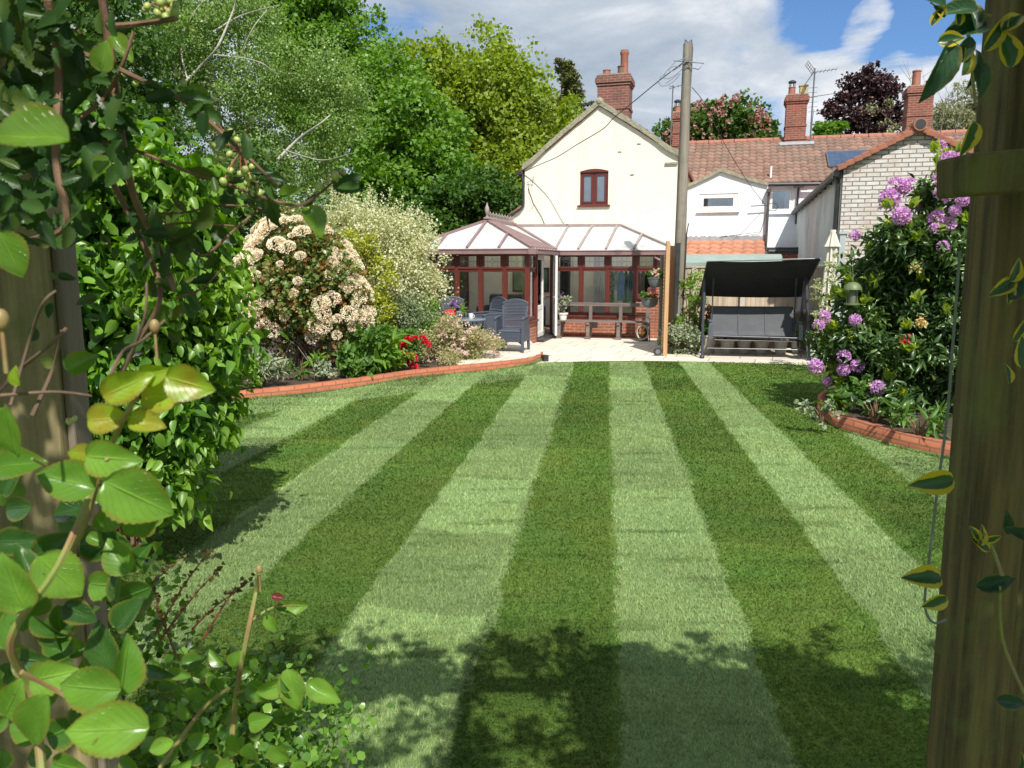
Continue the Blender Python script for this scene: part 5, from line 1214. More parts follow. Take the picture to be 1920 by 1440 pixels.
mg = P(883, 596, 15.62); mg.z = tz+.006; o = thing('mug', 'white mug standing on the round patio table', 'mug', tuple(mg)); mb = wmb(o); mb.lathe([(.038, 0), (.045, .01), (.047, .11), (.042, .11), (.04, .02)], mg, 20); mb.build('cup', white_pvc, o, smooth=True); mb = wmb(o); mb.tube([mg+Vector((.045+.03*math.sin(t*PI/6), 0, .09-.07*t/6)) for t in range(7)], .006, 6); mb.build('handle', white_pvc, o)
pg = P(860, 597, 15.72); pg.z = tz+.006; pot('plant_pot', 'grey metal flower pot on the round patio table', pg, .042, .06, .16, M('zinc', (.32, .36, .38), (.24, .27, .29), 9, .4, metal=.3))
small_plant('potted_plant', 'thin leaved plant with a purple bloom in the table pot', 'plant', pg+Vector((0, 0, .25)), (.10, .1, .13), 130, .13, lf_bright, [(petal_pur, 14)], T=T_STRAP, up=.8)
rc = P(848, 590, 16.3); o = thing('cushion', 'plump red cushion on the chair behind the patio table', 'cushion', tuple(rc)); mb = wmb(o); mb.ball(rc, .22, 16, 10, .55); mb.build('cushion_cover', M('red_cushion', (.5, .03, .03), (.4, .02, .03), 5, .9), o, smooth=True)
c5 = rattan_chair('slate rattan armchair holding the red cushion behind the table', Vector((rc.x, rc.y+.1, ZTE)), 0.1)
# ------------------------------------------------------------------ trees beyond the garden
def ells(lst, Y, dk=.8):
    out = []
    for px, py, rx, ry, *dy in lst:
        yy = Y+(dy[0] if dy else 0); s = yy/1440; out.append((tuple(P(px, py, yy)), (rx*s, (rx+ry)/2*s*dk, ry*s)))
    return out
def tree(name, label, lst, Y, k, lr, n, size, mat, bk=bark, sub=30, spread=.32, droop=0, up=.5, basepx=None, nl=14, r0=.3, group='trees beyond the garden', shell=(.45, .97), width=1.0, flat=.8, T=T_DIA, rand=.8, cat='tree', trunk=True, zmin=.3):
    E = ells(lst, Y); cx = E[0][0][0] if basepx is None else P(basepx, 500, Y).x
    o = thing(name, label, cat, (cx, E[0][0][1], 0), 0, group)
    lb = lobes_fill(E, k, lr, shell); foliage('crown', lb, n, size, mat, o, T, sub, spread, droop, up, flat, width, zmin=zmin, rand=rand)
    if trunk:
        mb = wmb(o); base = Vector((cx, E[0][0][1], 0)); topz = min(l[0][2] for l in lb); sp = Vector((cx, E[0][0][1], max(1.2, E[0][0][2]*.35)))
        mb.tube([base, base.lerp(sp, .5)+Vector((.05, 0, 0)), sp], [r0*1.25, r0*1.05, r0], 10)
        for l in random.sample(lb, min(nl, len(lb))): limbs(sp-Vector((0, 0, .2)), [l[0]], r0*.55, mb, r1=.02)
        mb.build('trunk', bk, o, smooth=True)
    return o
lm_oak = leaf_mat('oak_leaf', (.16, .24, .03), (.30, .38, .05), (.21, .28, .03), .38)
lm_green = leaf_mat('lime_green_leaf', (.09, .20, .028), (.19, .33, .05), (.12, .25, .03), .38)
lm_birch = leaf_mat('birch_leaf', (.12, .22, .05), (.24, .36, .10), (.18, .28, .05), .35, .4, .5)
lm_dark = leaf_mat('dark_wood_leaf', (.035, .095, .015), (.085, .17, .03), None, .3)
lm_pine = leaf_mat('cedar_needle', (.07, .09, .025), (.16, .17, .05), None, .15)
lm_copper = leaf_mat('copper_leaf', (.035, .018, .022), (.085, .035, .040), (.05, .03, .03), .12, .4)
lm_chest = leaf_mat('chestnut_leaf', (.05, .11, .02), (.10, .18, .035), None, .3)
lm_willow = leaf_mat('willow_leaf', (.20, .22, .12), (.32, .33, .20), None, .25)
tree('oak_tree', 'broad yellow green oak with rounded crown left of the cream cottage', [(890, 215, 130, 150), (1000, 260, 85, 110, -1), (810, 165, 70, 80), (960, 330, 110, 70, -2), (880, 360, 120, 60, -1), (1045, 250, 40, 70), (900, 190, 110, 110)], 38, 230, 1.05, 62000, .19, lm_oak, sub=24, spread=.42, r0=.5, nl=26)
tree('lime_tree', 'bright green tree rising highest behind the birch at the top left', [(620, 70, 75, 95), (560, 40, 90, 90), (650, 130, 45, 70), (600, 180, 90, 80)], 33, 90, 1.1, 34000, .17, lm_green, r0=.45)
tree('lime_tree', 'mid green tree filling the gap between birch and oak', [(735, 160, 45, 75), (770, 260, 75, 100, -2), (700, 240, 50, 80), (800, 350, 80, 70, -3), (720, 360, 70, 70, -2)], 31, 100, .95, 38000, .16, lm_green, r0=.4)
tree('hornbeam', 'lower dark green tree in front of the oak foot beside the conservatory roof', [(860, 400, 70, 60), (930, 390, 60, 55), (800, 430, 60, 40), (970, 420, 40, 40)], 26, 70, .8, 30000, .13, lm_dark, r0=.25, up=.7, flat=.5)
tree('cedar', 'spiky dark cedar poking out between the oak and the cottage chimney', [(1045, 215, 16, 30)], 47, 10, .5, 1200, .22, lm_pine, r0=.2)
# cedar branches: drooping sprays
ced = [o for o in COL.objects if o.name.startswith('cedar')][0]
pts = []; mb = wmb(ced); ctr = P(1072, 250, 47)
for i in range(46):
    z0 = 7.2+i*.135; a = random.uniform(-.6, .4) if i % 3 else random.uniform(0, 6.28); ln = max(.4, 2.9-(i-6)*.062)*random.uniform(.7, 1.1)
    st = Vector((ctr.x-.6, ctr.y, z0)); en = st+Vector((math.cos(a)*ln, math.sin(a)*ln, .12*ln+.3)); mb.tube([st, st.lerp(en, .5)+Vector((0, 0, .1)), en], [.06, .04, .012], 4)
    for t in np.linspace(.2, 1, 26): q = st.lerp(en, t); pts += [np.array(q)+rng.normal(size=3)*np.array([.16, .16, .05])*(1.2-t*.7)+np.array([0, 0, -.04]) for _ in range(9)]
mb.tube([Vector((ctr.x-.6, ctr.y, 5)), Vector((ctr.x-.6, ctr.y, 13.5))], [.25, .03], 7); mb.build('branch', bark, ced)
p = np.array(pts); leaves('needle_spray', p, rng.normal(size=p.shape)*.5+np.array([.4, 0, .1]), rdir(len(p))+np.array([0, 0, 1]), .20*rng.uniform(.6, 1.2, len(p)), T_DIA, lm_pine, ced, .45)
tree('birch_tree', 'tall silver birch with drooping grey green foliage and pale branches at upper left', [(430, 120, 150, 150), (560, 230, 130, 130), (330, 60, 150, 120), (620, 330, 80, 90), (520, 360, 110, 70), (250, 120, 120, 140), (660, 200, 45, 80), (600, 430, 90, 60), (440, 300, 130, 100)], 21, 170, .62, 95000, .062, lm_birch, bark_pale, sub=40, spread=.5, droop=.7, up=.2, basepx=420, nl=0, r0=.2, width=.9, rand=.7)
bt = [o for o in COL.objects if o.name.startswith('birch_tree')][0]
mb = wmb(bt)
def br(pts, r0, r1, Y=19.2): Y += 1.1; r0 *= .8; r1 *= .7; n = len(pts); mb.tube(smooth_line([P(x, y, Y+.25*math.sin(i*2.1)) for i, (x, y) in enumerate(pts)], 5), [r0+(r1-r0)*i/((n-1)*5) for i in range((n-1)*5+1)], 7)
br([(340, 160), (375, 125), (405, 92), (425, 50), (440, 10), (450, -40)], .045, .02, 18.3); br([(400, 103), (450, 108), (490, 118), (520, 140)], .03, .01, 18.6); br([(352, 150), (340, 90), (360, 30), (400, -20)], .03, .012, 18.6)
br([(254, 20), (256, 90), (262, 200), (270, 330), (290, 480)], .06, .09, 20); br([(445, 15), (447, 60), (450, 140)], .05, .06, 20.3); br([(520, 300), (560, 260), (600, 232), (620, 215)], .05, .02, 18.9); br([(420, 420), (500, 320), (560, 290)], .08, .03, 19.2)
br([(400, 60), (450, 30), (520, 10)], .03, .012, 18.7); br([(530, 280), (600, 300), (650, 290)], .02, .008, 18.7); br([(310, 80), (320, 200), (330, 330)], .04, .06, 20); br([(380, 200), (430, 150), (470, 60), (500, 20)], .03, .012, 19)
mb.tube([Vector((bt.location.x, bt.location.y, 0)), Vector((bt.location.x+.2, bt.location.y, 3)), Vector((bt.location.x-.1, bt.location.y, 7))], [.26, .2, .12], 10); mb.build('trunk', bark_pale, bt, smooth=True)
tree('sycamore_tree', 'dark green tree behind the leafy dogwood at the far left', [(150, 150, 190, 200), (40, 300, 160, 160), (280, 380, 110, 90), (420, 440, 90, 60), (520, 470, 120, 50), (390, 330, 100, 100)], 17.5, 110, .7, 42000, .10, lm_dark, r0=.25, basepx=60)
# trees behind the house roofs
tree('red_chestnut', 'horse chestnut covered in pink flower candles behind the terrace roof', [(1360, 240, 72, 42), (1310, 265, 50, 30), (1400, 255, 45, 35), (1280, 260, 30, 18)], 48, 70, 1.0, 22000, .24, lm_chest, r0=.4, sub=16)
rc_ = [o for o in COL.objects if o.name.startswith('red_chestnut')][0]
lbp = lobes_fill(ells([(1360, 236, 76, 46), (1310, 262, 54, 34), (1400, 250, 50, 38), (1275, 255, 28, 20)], 47.2), 230, .16, (.8, 1.04)); foliage('flower_candle', [(l[0]+np.array([0, 0, dz]), .10) for l in lbp for dz in (0, .15, .3)], 6500, .13, leaf_mat('candle_petal', (.38, .17, .16), (.50, .27, .24), None, .2), rc_, sub=8, spread=.5)
tree('copper_beech', 'dark purple copper beech between the two right brick chimneys', [(1625, 160, 30, 40), (1600, 205, 55, 35), (1655, 195, 35, 45), (1580, 232, 50, 14), (1640, 235, 60, 28), (1625, 140, 20, 16), (1665, 150, 14, 14)], 44, 75, .55, 10500, .17, lm_copper, r0=.35, sub=22, spread=.42)
tree('young_maple', 'small light green treetop just above the roof below the copper beech', [(1562, 245, 20, 16), (1548, 252, 14, 10)], 40, 12, .4, 2600, .14, lm_green, r0=.1)
tree('willow_tree', 'grey green willow right of the last chimney', [(1800, 215, 40, 55), (1840, 220, 50, 70), (1775, 235, 22, 30), (1665, 225, 22, 22)], 42, 50, .8, 18000, .15, lm_willow, r0=.3, droop=.4, width=.5)
bt2 = thing('bare_tree', 'leafless twiggy tree standing up behind the last chimney', 'tree', tuple(Vector((P(1765, 200, 41).x, 41, 0)))); mb = wmb(bt2); b0_ = Vector(bt2.location)
for i in range(11):
    en = P(1765+random.uniform(-75, 45), random.uniform(105, 215), 41); md = Vector((b0_.x+(en.x-b0_.x)*.3, 41, en.z*.6)); mb.tube([b0_+Vector((0, 0, 2)), md, md.lerp(en, .5)+Vector((random.uniform(-.2, .2), 0, .1)), en], [.06, .03, .014, .005], 5)
    for j in range(4): q = md.lerp(en, random.uniform(.3, .9)); mb.tube([q, q+Vector((random.uniform(-.8, .8), 0, random.uniform(.2, .9)))], [.014, .005], 4)
mb.tube([b0_, b0_+Vector((0, 0, 2.2))], [.2, .1], 7); mb.build('trunk', M('bare_twig', (.30, .27, .22), (.2, .18, .15), 5, .9), bt2)
tree('background_tree', 'dull green trees just showing at the right end of the terrace roof', [(1900, 260, 90, 60), (2050, 240, 120, 90)], 50, 40, 1.1, 14000, .22, lm_dark, r0=.3)
# distant wood so that no bare horizon shows past the houses
E = [((x, 75+5*math.sin(x), 5), (7, 5, 8+2*math.sin(x*1.7))) for x in range(-75, 90, 9)]
wd = foliage('distant_wood', lobes_fill(E, 420, 2.4), 42000, .6, lm_dark, None, sub=30, spread=.35); tag(wd, 'belt of dark green woodland far behind the houses and trees', 'woodland', kind='stuff')
# boundary hedge on the left
hd = thing('hedge', 'dark hedge running behind the flowering shrubs on the left boundary', 'hedge', (-6.5, 17.5, 0))
E = [((-2.3-1.05*i, 18.6-.25*i, 1.3), (.9, .7, 1.35)) for i in range(11)]; foliage('foliage', lobes_fill(E, 120, .42), 34000, .075, lm_dark, hd, sub=24)
E = [((-8.2-.1*i, 14.5-1.15*i, 1.2), (.8, .9, 1.5)) for i in range(13)]; foliage('foliage', lobes_fill(E, 120, .42), 30000, .085, lm_dark, hd, sub=24)

# ------------------------------------------------------------------ shrubs of the left bed
def shrub(name, label, E, k, lr, n, size, mat, base=None, T=T_DIA, sub=20, spread=.4, droop=0, up=.4, width=1.0, shell=(.5, .95), group='shrubs in the left bed', stems=8, rand=.8, zmin=.16, flat=.85, smooth=False, r0=.03):
    base = base or (E[0][0][0], E[0][0][1], .12)
    o = thing(name, label, 'shrub', base, 0, group); lb = lobes_fill(E, k, lr, shell)
    foliage('foliage', lb, n, size, mat, o, T, sub, spread, droop, up, flat, width, zmin=zmin, rand=rand, smooth=smooth)
    if stems:
        mb = wmb(o)
        for l in random.sample(lb, min(stems, len(lb))): limbs(Vector(base)+Vector((random.uniform(-.1, .1), random.uniform(-.1, .1), 0)), [l[0]], r0, mb, r1=.006, n=6)
        mb.build('stem', twig, o, smooth=True)
    return o
# dogwood, big pointed leaves, next to the camera
dE = ells([(285, 420, 105, 165), (365, 560, 52, 130), (325, 720, 62, 120), (230, 600, 110, 200), (290, 860, 62, 85), (130, 400, 140, 210), (60, 700, 150, 260), (400, 640, 20, 60), (385, 520, 40, 100, 1.3), (340, 640, 60, 120, 1.5)], 4.55, 1.25)  # rear lobes added behind the crown to cast its shadow on the lawn
lm_dog = leaf_mat('dogwood_leaf', (.05, .15, .018), (.19, .36, .04), (.24, .38, .05), .38, .38, .5)
dg = shrub('dogwood', 'tall leafy bright green dogwood beside the left wooden post', dE, 190, .15, 29000, .088, lm_dog, base=(-2.4, 4.6, 0), T=T_MID, sub=9, spread=.75, droop=.55, up=.6, stems=9, r0=.013, rand=.7, shell=(.55, 1.0), smooth=True, width=.95, zmin=.2)
# photinia
pc_ = P(560, 560, 12.9); phE = [((pc_.x, 13.1, 1.45), (1.0, .8, 1.15)), ((pc_.x+.55, 13.0, 1.1), (.65, .6, .75)), ((pc_.x-.55, 13.0, 1.25), (.6, .6, .95)), ((pc_.x-.3, 13.2, 2.1), (.6, .5, .5))]
lm_ph = leaf_mat('photinia_leaf', (.07, .14, .03), (.17, .25, .06), (.32, .10, .04), .25, .35, .6, patch=5)
ph = shrub('photinia', 'dark leaved shrub loaded with domed heads of creamy pink blossom', phE, 70, .26, 12500, .075, lm_ph, T=T_FOLD, sub=10, spread=.6, stems=16)
cm = leaf_mat('cream_blossom', (.78, .69, .55), (.90, .86, .76), (.72, .54, .44), .2, .8, .1, patch=14)
V = rdir(420); V[:, 2] = np.abs(V[:, 2])*.75-.06; V *= np.array([.115, .115, .095])*rng.uniform(.75, 1.05, (420, 1))
proto = leaves('flower_head', V, unit(V)+rdir(420)*.6, unit(V)+rdir(420)*.5, .020, T_DIA, cm, None, 1.3); proto.parent = ph; first = True
def on_front(E, n, lo=-.35, hi=1.0, mind=.15, fr=-.1, tries=6000):
    out = []
    C = np.array([e[0] for e in E]); R = np.array([e[1] for e in E])
    for _ in range(tries):
        i = rng.integers(len(E)); d = rdir(1)[0]
        if d[1] > fr+.5 or d[2] < lo: continue
        p = C[i]+d*R[i]
        if min(np.min(np.sum(((p-C)/R)**2, axis=1)), 9) < .97: continue
        if all(np.linalg.norm(p-q) > mind for q, _ in out): out.append((p, d))
        if len(out) >= n: break
    return out
for i, (p, d) in enumerate(on_front(phE, 135, -.55, mind=.10)):
    q = Vector(p)-Vector(ph.location); rot = Vector(d*np.array([.8, .8, .6])+np.array([0, -.1, .5])).to_track_quat('Z', 'Y').to_euler(); sc = random.choice((random.uniform(.45, .8), random.uniform(.8, 1.25)))
    if i == 0: proto.location = q; proto.rotation_euler = rot; proto.scale = (sc, sc, sc)
    else: dup(proto, ph, q, rot, (sc, sc, sc))
# variegated willow
wE = [((-2.75, 14.9, 1.75), (1.1, 1.0, 1.25)), ((-2.1, 15.1, 1.6), (.8, .8, 1.0)), ((-3.4, 14.9, 1.9), (.9, .8, 1.15)), ((-2.25, 15.0, 2.1), (.75, .7, .7)), ((-2.6, 14.8, .8), (.8, .7, .7)), ((-3.1, 15, 2.3), (.8, .7, .72))]
lm_var = leaf_mat('cream_green_leaf', (.36, .39, .20), (.76, .74, .58), (.46, .48, .26), .3, .6, .2, patch=2.2)
ws = shrub('variegated_willow', 'large rounded shrub of tiny cream and grey green leaves next to the conservatory', wE, 150, .34, 52000, .048, lm_var, sub=16, spread=.55, stems=14, width=.9, rand=.9, up=.3)
# wispy shoots on its outline
p, d = zip(*on_front(wE, 80, .1, mind=.05, fr=.5)); p = np.array(p); d = np.array(d); pp = np.repeat(p, 26, 0)+np.repeat(d*np.array([.5, .5, 1])+np.array([0, 0, .5]), 26, 0)*(np.tile(np.linspace(0, .24, 26), len(p))[:, None])+rng.normal(size=(len(p)*26, 3))*.014
leaves('shoot', pp, rng.normal(size=pp.shape)+np.array([0, 0, .8]), rdir(len(pp)), .05, T_DIA, lm_var, ws, .6)
lm_yel = leaf_mat('yellow_green_leaf', (.28, .34, .03), (.48, .50, .07), None, .4)
yc = P(690, 490, 14.1); shrub('golden_shrub', 'yellow green shoots growing between the blossom shrub and the cream leaved shrub', [((yc.x-.1, 14.3, 1.6), (.42, .35, .95)), ((yc.x+.25, 14.2, 1.3), (.35, .3, .65)), ((yc.x-.4, 14.3, 2.1), (.35, .3, .5))], 34, .18, 6500, .045, lm_yel, sub=12, spread=.6)
lm_blue = leaf_mat('grey_green_leaf', (.15, .21, .11), (.28, .33, .19), None, .2)
c = P(745, 600, 14.6); shrub('grey_leaved_shrub', 'mound of fine grey green leaves under the cream leaved shrub', [((c.x, 14.3, .75), (.62, .45, .55)), ((c.x+.35, 14.3, .9), (.4, .4, .4)), ((c.x-.5, 14.2, .7), (.5, .4, .5))], 50, .17, 12000, .036, lm_blue, sub=14, spread=.6)
c = P(795, 590, 14.6); shrub('light_green_shrub', 'light green bush in front of the left rattan armchair', [((c.x, 14.5, .78), (.38, .35, .42)), ((c.x+.2, 14.4, .6), (.35, .3, .35))], 26, .16, 6500, .038, lf_bright, sub=12, spread=.6)
# feathery pinkish shrub hanging over the brick edging
c = P(860, 655, 13.9); fE = [((c.x, 13.95, .42), (.50, .36, .36)), ((c.x-.45, 13.7, .42), (.42, .32, .34)), ((c.x+.42, 14.15, .34), (.38, .3, .27)), ((c.x-.05, 13.9, .68), (.32, .26, .24)), ((c.x-.1, 13.4, .22), (.24, .18, .2)), ((c.x-.8, 13.4, .32), (.3, .25, .26))]
lm_fe = leaf_mat('buff_green_leaf', (.30, .27, .13), (.46, .42, .24), (.26, .30, .12), .25, .8, .1, patch=4)
fs_ = shrub('feathery_shrub', 'feathery buff shrub with tiny pale pink flowers spilling over the brick edging', fE, 60, .15, 18000, .030, lm_fe, sub=14, spread=.65, stems=10, r0=.012, zmin=.03)
lbp = lobes_fill(fE[:4]+fE[5:], 160, .06, (.8, 1.1)); foliage('blossom', lbp, 5200, .022, leaf_mat('pale_pink_petal', (.68, .50, .50), (.82, .68, .68), None, .2), fs_, sub=10, width=1.4)
# red peonies
c = P(757, 665, 13.2); rE = [((c.x-.12, 13.1, .42), (.38, .28, .32)), ((c.x-.5, 12.9, .38), (.3, .25, .26))]
rp = shrub('red_flower_plant', 'leafy plant with crimson red flowers beside the feathery shrub', rE, 22, .14, 1900, .085, lf_mid, T=T_MID, sub=8, spread=.8, stems=6, r0=.01, smooth=True)
V = rdir(60); V[:, 2] = np.abs(V[:, 2]); V *= .045
fl = leaves('flower', V, unit(V)+rdir(60)*.4, unit(V)+rdir(60)*.6, .045, T_DIA, petal_red, None, 1.3); fl.parent = rp
for i, (px, py) in enumerate(((745, 642), (757, 650), (763, 668), (748, 662), (770, 680), (775, 690), (792, 636), (765, 640), (752, 672), (778, 636), (743, 655), (772, 672), (798, 646))):
    q = P(px, py, 12.75)-Vector(rp.location); 
    if i == 0: fl.location = q
    else: dup(fl, rp, q, (random.uniform(-.6, .6), random.uniform(-.6, .6), random.uniform(0, 6)), (random.uniform(.8, 1.25),)*3)
# low plants along the edging
LOW = [('leafy clump of broad green leaves behind the middle of the brick edging', 700, 668, .42, .34, lf_mid, T_MID, .13, 420), ('low rosette of green leaves at the brick edging under the blossom shrub', 660, 690, .28, .22, lf_mid, T_MID, .11, 260),
       ('upright strap leaves beside the broad leaved clump', 722, 675, .25, .36, lf_bright, T_STRAP, .30, 180), ('small bright green plants at the left end of the brick edging', 440, 712, .36, .26, lf_bright, T_FOLD, .055, 900),
       ('grey green wispy plant next to the small bright plants on the left', 495, 705, .26, .26, lf_grey, T_STRAP, .14, 420), ('pale green herb under the dogwood at the far left of the edging', 410, 735, .3, .22, lf_mid, T_FOLD, .06, 700),
       ('green sprig hanging in the dark gap under the blossom shrub', 566, 690, .14, .2, lf_mid, T_MID, .09, 46), ('small dark green plant in the soil under the blossom shrub', 520, 702, .22, .16, lf_mid, T_MID, .07, 190), ('silvery low plant just left of the low rosette', 610, 698, .2, .15, lf_grey, T_FOLD, .05, 300), ('pale upright seedling in the bed below the cream blossom', 590, 690, .14, .22, lf_bright, T_STRAP, .16, 60),
       ('fresh green foliage clump behind the crimson flowers', 738, 690, .30, .20, lf_bright, T_MID, .07, 420)]
for lab, px, py, rx, rz, mt, T, sz, n in LOW:
    g0 = G(px, 735 if px < 520 else 712, .12); Y = max(g0.y, float(inside_edge(P(px, 700, g0.y).x, 0))+.28); c = P(px, py, Y); c.z = .12+rz
    small_plant('bed_plant', lab, 'plant', c, (rx, rx*.7, rz), n, sz, mt, T=T, group='low plants along the brick edging', up=.5, k=10, lr=.5)
c = P(560, 700, 12.9); o = thing('twig_tangle', 'tangle of bare grey twigs in the shade under the blossom shrub', 'twigs', (c.x, 12.9, .12)); mb = wmb(o)
for i in range(26): a = Vector((c.x+random.uniform(-.5, .7), 12.7+random.uniform(-.2, .4), .13)); b = a+Vector((random.uniform(-.5, .5), random.uniform(-.3, .3), random.uniform(.2, .75))); mb.tube([a, a.lerp(b, .5)+Vector((0, 0, .1)), b], [.009, .006, .003], 4)
mb.build('twig', M('grey_twig', (.25, .21, .18), None, 5, .9), o)
# lavender by the screen, climbers on the fence
c = P(1278, 642, 15.9); small_plant('lavender', 'round grey green lavender bush beside the pine screen', 'shrub', (c.x, 15.9, .33), (.40, .35, .36), 5200, .06, lf_grey, T=T_DIA, up=.9, k=20, lr=.4, group=None)
E = [(tuple(P(1297, 520, 16.4)), (.22, .15, .22)), (tuple(P(1305, 560, 16.4)), (.2, .15, .28)), (tuple(P(1295, 600, 16.4)), (.28, .15, .3)), (tuple(P(1310, 625, 16.3)), (.2, .15, .2))]
cl = shrub('climber', 'loose green climber trained up the fence right of the telegraph pole', E, 30, .12, 1500, .055, lf_bright, base=(E[0][0][0], 16.4, 0), sub=8, spread=.8, group=None, stems=12, r0=.012)
E = [(tuple(P(1331, 585, 16.2)), (.10, .1, .3)), (tuple(P(1328, 615, 16.2)), (.12, .1, .16))]
shrub('red_leaved_climber', 'narrow climber with reddish leaves behind the left swing leg', E, 14, .08, 700, .045, leaf_mat('bronze_leaf', (.30, .10, .04), (.42, .26, .09), None, .3), base=(E[0][0][0], 16.2, 0), sub=8, group=None, stems=5, r0=.01)
E = [(tuple(P(1548, 545, 13.2)), (.2, .2, .35)), (tuple(P(1560, 500, 13.2)), (.12, .15, .3)), (tuple(P(1545, 600, 12.9)), (.18, .2, .3))]
shrub('white_flowering_climber', 'loose plant with yellow green tips and white bloom between parasol and purple shrub', E, 22, .09, 900, .04, leaf_mat('pale_tip', (.22, .28, .10), (.55, .56, .40), None, .3), base=(E[0][0][0], 13.2, 0), sub=8, group=None, stems=10, r0=.01)

# ------------------------------------------------------------------ rhododendron
rh = [((5.25, 9.8, 1.3), (1.0, .9, .95)), ((4.95, 9.9, .85), (.85, .8, .7)), ((5.65, 9.5, 1.6), (.9, .85, .95)), ((5.45, 9.4, 2.15), (.5, .5, .5)), ((4.95, 9.8, 1.5), (.55, .55, .55)), ((5.2, 9.0, .75), (.85, .65, .6)), ((5.5, 9.2, 2.6), (.32, .32, .38)), ((4.6, 9.9, .75), (.4, .4, .42)), ((6.1, 9.6, 2.3), (.7, .8, .7))]+ells([(1720, 455, 60, 50), (1790, 360, 50, 70), (1690, 405, 24, 26), (1775, 300, 24, 26)], 9.2)+ells([(1592, 640, 38, 60), (1600, 575, 38, 45), (1600, 715, 42, 36), (1655, 500, 50, 38), (1620, 540, 45, 40)], 9.5)+ells([(1690, 745, 75, 40), (1760, 745, 70, 50)], 8.9)
lm_rh = leaf_mat('rhododendron_leaf', (.028, .072, .016), (.075, .14, .036), (.13, .22, .05), .18, .32, .6, patch=2.5)
ro_ = shrub('rhododendron', 'big dark leaved rhododendron with lilac purple flower trusses on the right', rh, 185, .22, 37000, .115, lm_rh, base=(5.1, 9.7, .12), T=T_MID, sub=10, spread=.55, group=None, stems=26, smooth=True, up=.5, width=.62, zmin=.2, shell=(.5, .98))
p_, d_ = zip(*on_front(rh, 80, -.1, mind=.16, fr=.1)); p_ = np.array(p_); d_ = np.array(d_); pp = np.repeat(p_, 9, 0)+rng.normal(size=(len(p_)*9, 3))*.02; dd = np.repeat(d_, 9, 0)+np.array([0, 0, .7])+rng.normal(size=pp.shape)*.5
leaves('new_shoot', pp, dd, rdir(len(pp))+np.array([0, 0, .4]), .125, T_MID, leaf_mat('new_shoot_leaf', (.20, .30, .04), (.34, .42, .08), None, .4), ro_, .8, True)
# a truss: dome of open bell flowers
c_ = []; a_ = []; n_ = []
for d in unit(np.concatenate([rdir(30)*np.array([1, 1, .8])+np.array([0, 0, .35])])):
    f = d*.066; s = unit(np.cross(d, [0.3, .2, 1])[None])[0]; t = np.cross(d, s)
    for k in range(5): an = k*2*PI/5; r = math.cos(an)*s+math.sin(an)*t; c_.append(f+r*.003); a_.append(d*.75+r+rng.normal(size=3)*.18); n_.append(d*1.0-r*.5)
T_PET = (np.array([(0, 0, 0), (.24, .45, -.04), (.25, .85, .06), (0, 1.0, .0), (-.25, .85, .06), (-.24, .45, -.04), (0, .5, -.1)]), T_FOLD[1])
pur = leaf_mat('lilac_petal', (.52, .25, .64), (.80, .54, .86), (.66, .38, .74), .3, .6, .2, patch=30)
tr0 = leaves('flower_truss', np.array(c_), np.array(a_), np.array(n_), .046, T_PET, pur, None, 1.0, True); tr0.parent = ro_
FL_ = [(1762, 275, 14), (1778, 300, 20), (1800, 298, 16), (1680, 350, 22), (1668, 372, 22), (1662, 385, 18), (1690, 405, 20), (1692, 352, 18), (1705, 345, 14), (1770, 362, 22), (1758, 410, 18), (1780, 420, 16), (1752, 428, 12), (1760, 335, 14), (1805, 375, 16), (1602, 442, 12), (1768, 462, 13),
       (1546, 592, 13), (1535, 610, 14), (1603, 600, 13), (1582, 668, 16), (1581, 693, 15), (1608, 686, 18), (1530, 687, 16), (1551, 715, 10), (1645, 727, 17), (1718, 385, 12), (1548, 600, 10), (1790, 395, 12)]
C = np.array([e[0] for e in rh]); R = np.array([e[1] for e in rh])
for i, (px, py, r) in enumerate(FL_):
    Y = 8.2
    for Y in np.arange(8.0, 10.6, .05):
        if np.min(np.sum(((np.array(P(px, py, Y))-C)/R)**2, axis=1)) < 1.08: break
    if Y > 10.45: Y = 9.6
    q = P(px, py, Y-.13)-Vector(ro_.location); sc = r*Y/1440/.118*random.uniform(.9, 1.1)
    rot = Vector((random.uniform(-.4, .1), -.75, .6)).to_track_quat('Z', 'Y').to_euler(); rot.rotate_axis('Z', random.uniform(0, 6))
    if i == 0: tr0.location = q; tr0.rotation_euler = rot; tr0.scale = (sc,)*3
    else: dup(tr0, ro_, q, rot, (sc,)*3)
q = P(1562, 497, 8.9)
# withered heads and one red bloom
for px, py, m, nm, lab in ((1728, 602, leaf_mat('withered_petal', (.55, .38, .12), (.68, .52, .25), None, .3), 'withered_flower', None), (1715, 498, leaf_mat('faded_petal', (.6, .5, .2), (.7, .65, .35), None, .3), 'withered_flower', None), (1697, 637, petal_red, 'red_bloom', 'small crimson bloom low in the shrub')):
    for Y in np.arange(8.0, 10.6, .05):
        if np.min(np.sum(((np.array(P(px, py, Y))-C)/R)**2, axis=1)) < 1.08: break
    q = np.array(P(px, py, Y-.05)); n = 60 if not lab else 26; pts = q+rng.normal(size=(n, 3))*(.035 if not lab else .016); w = leaves(nm, pts, rng.normal(size=(n, 3))+np.array([0, 0, -.4]), rdir(n), .045, T_DIA, m, ro_, .6)
    if lab: w['label'] = lab
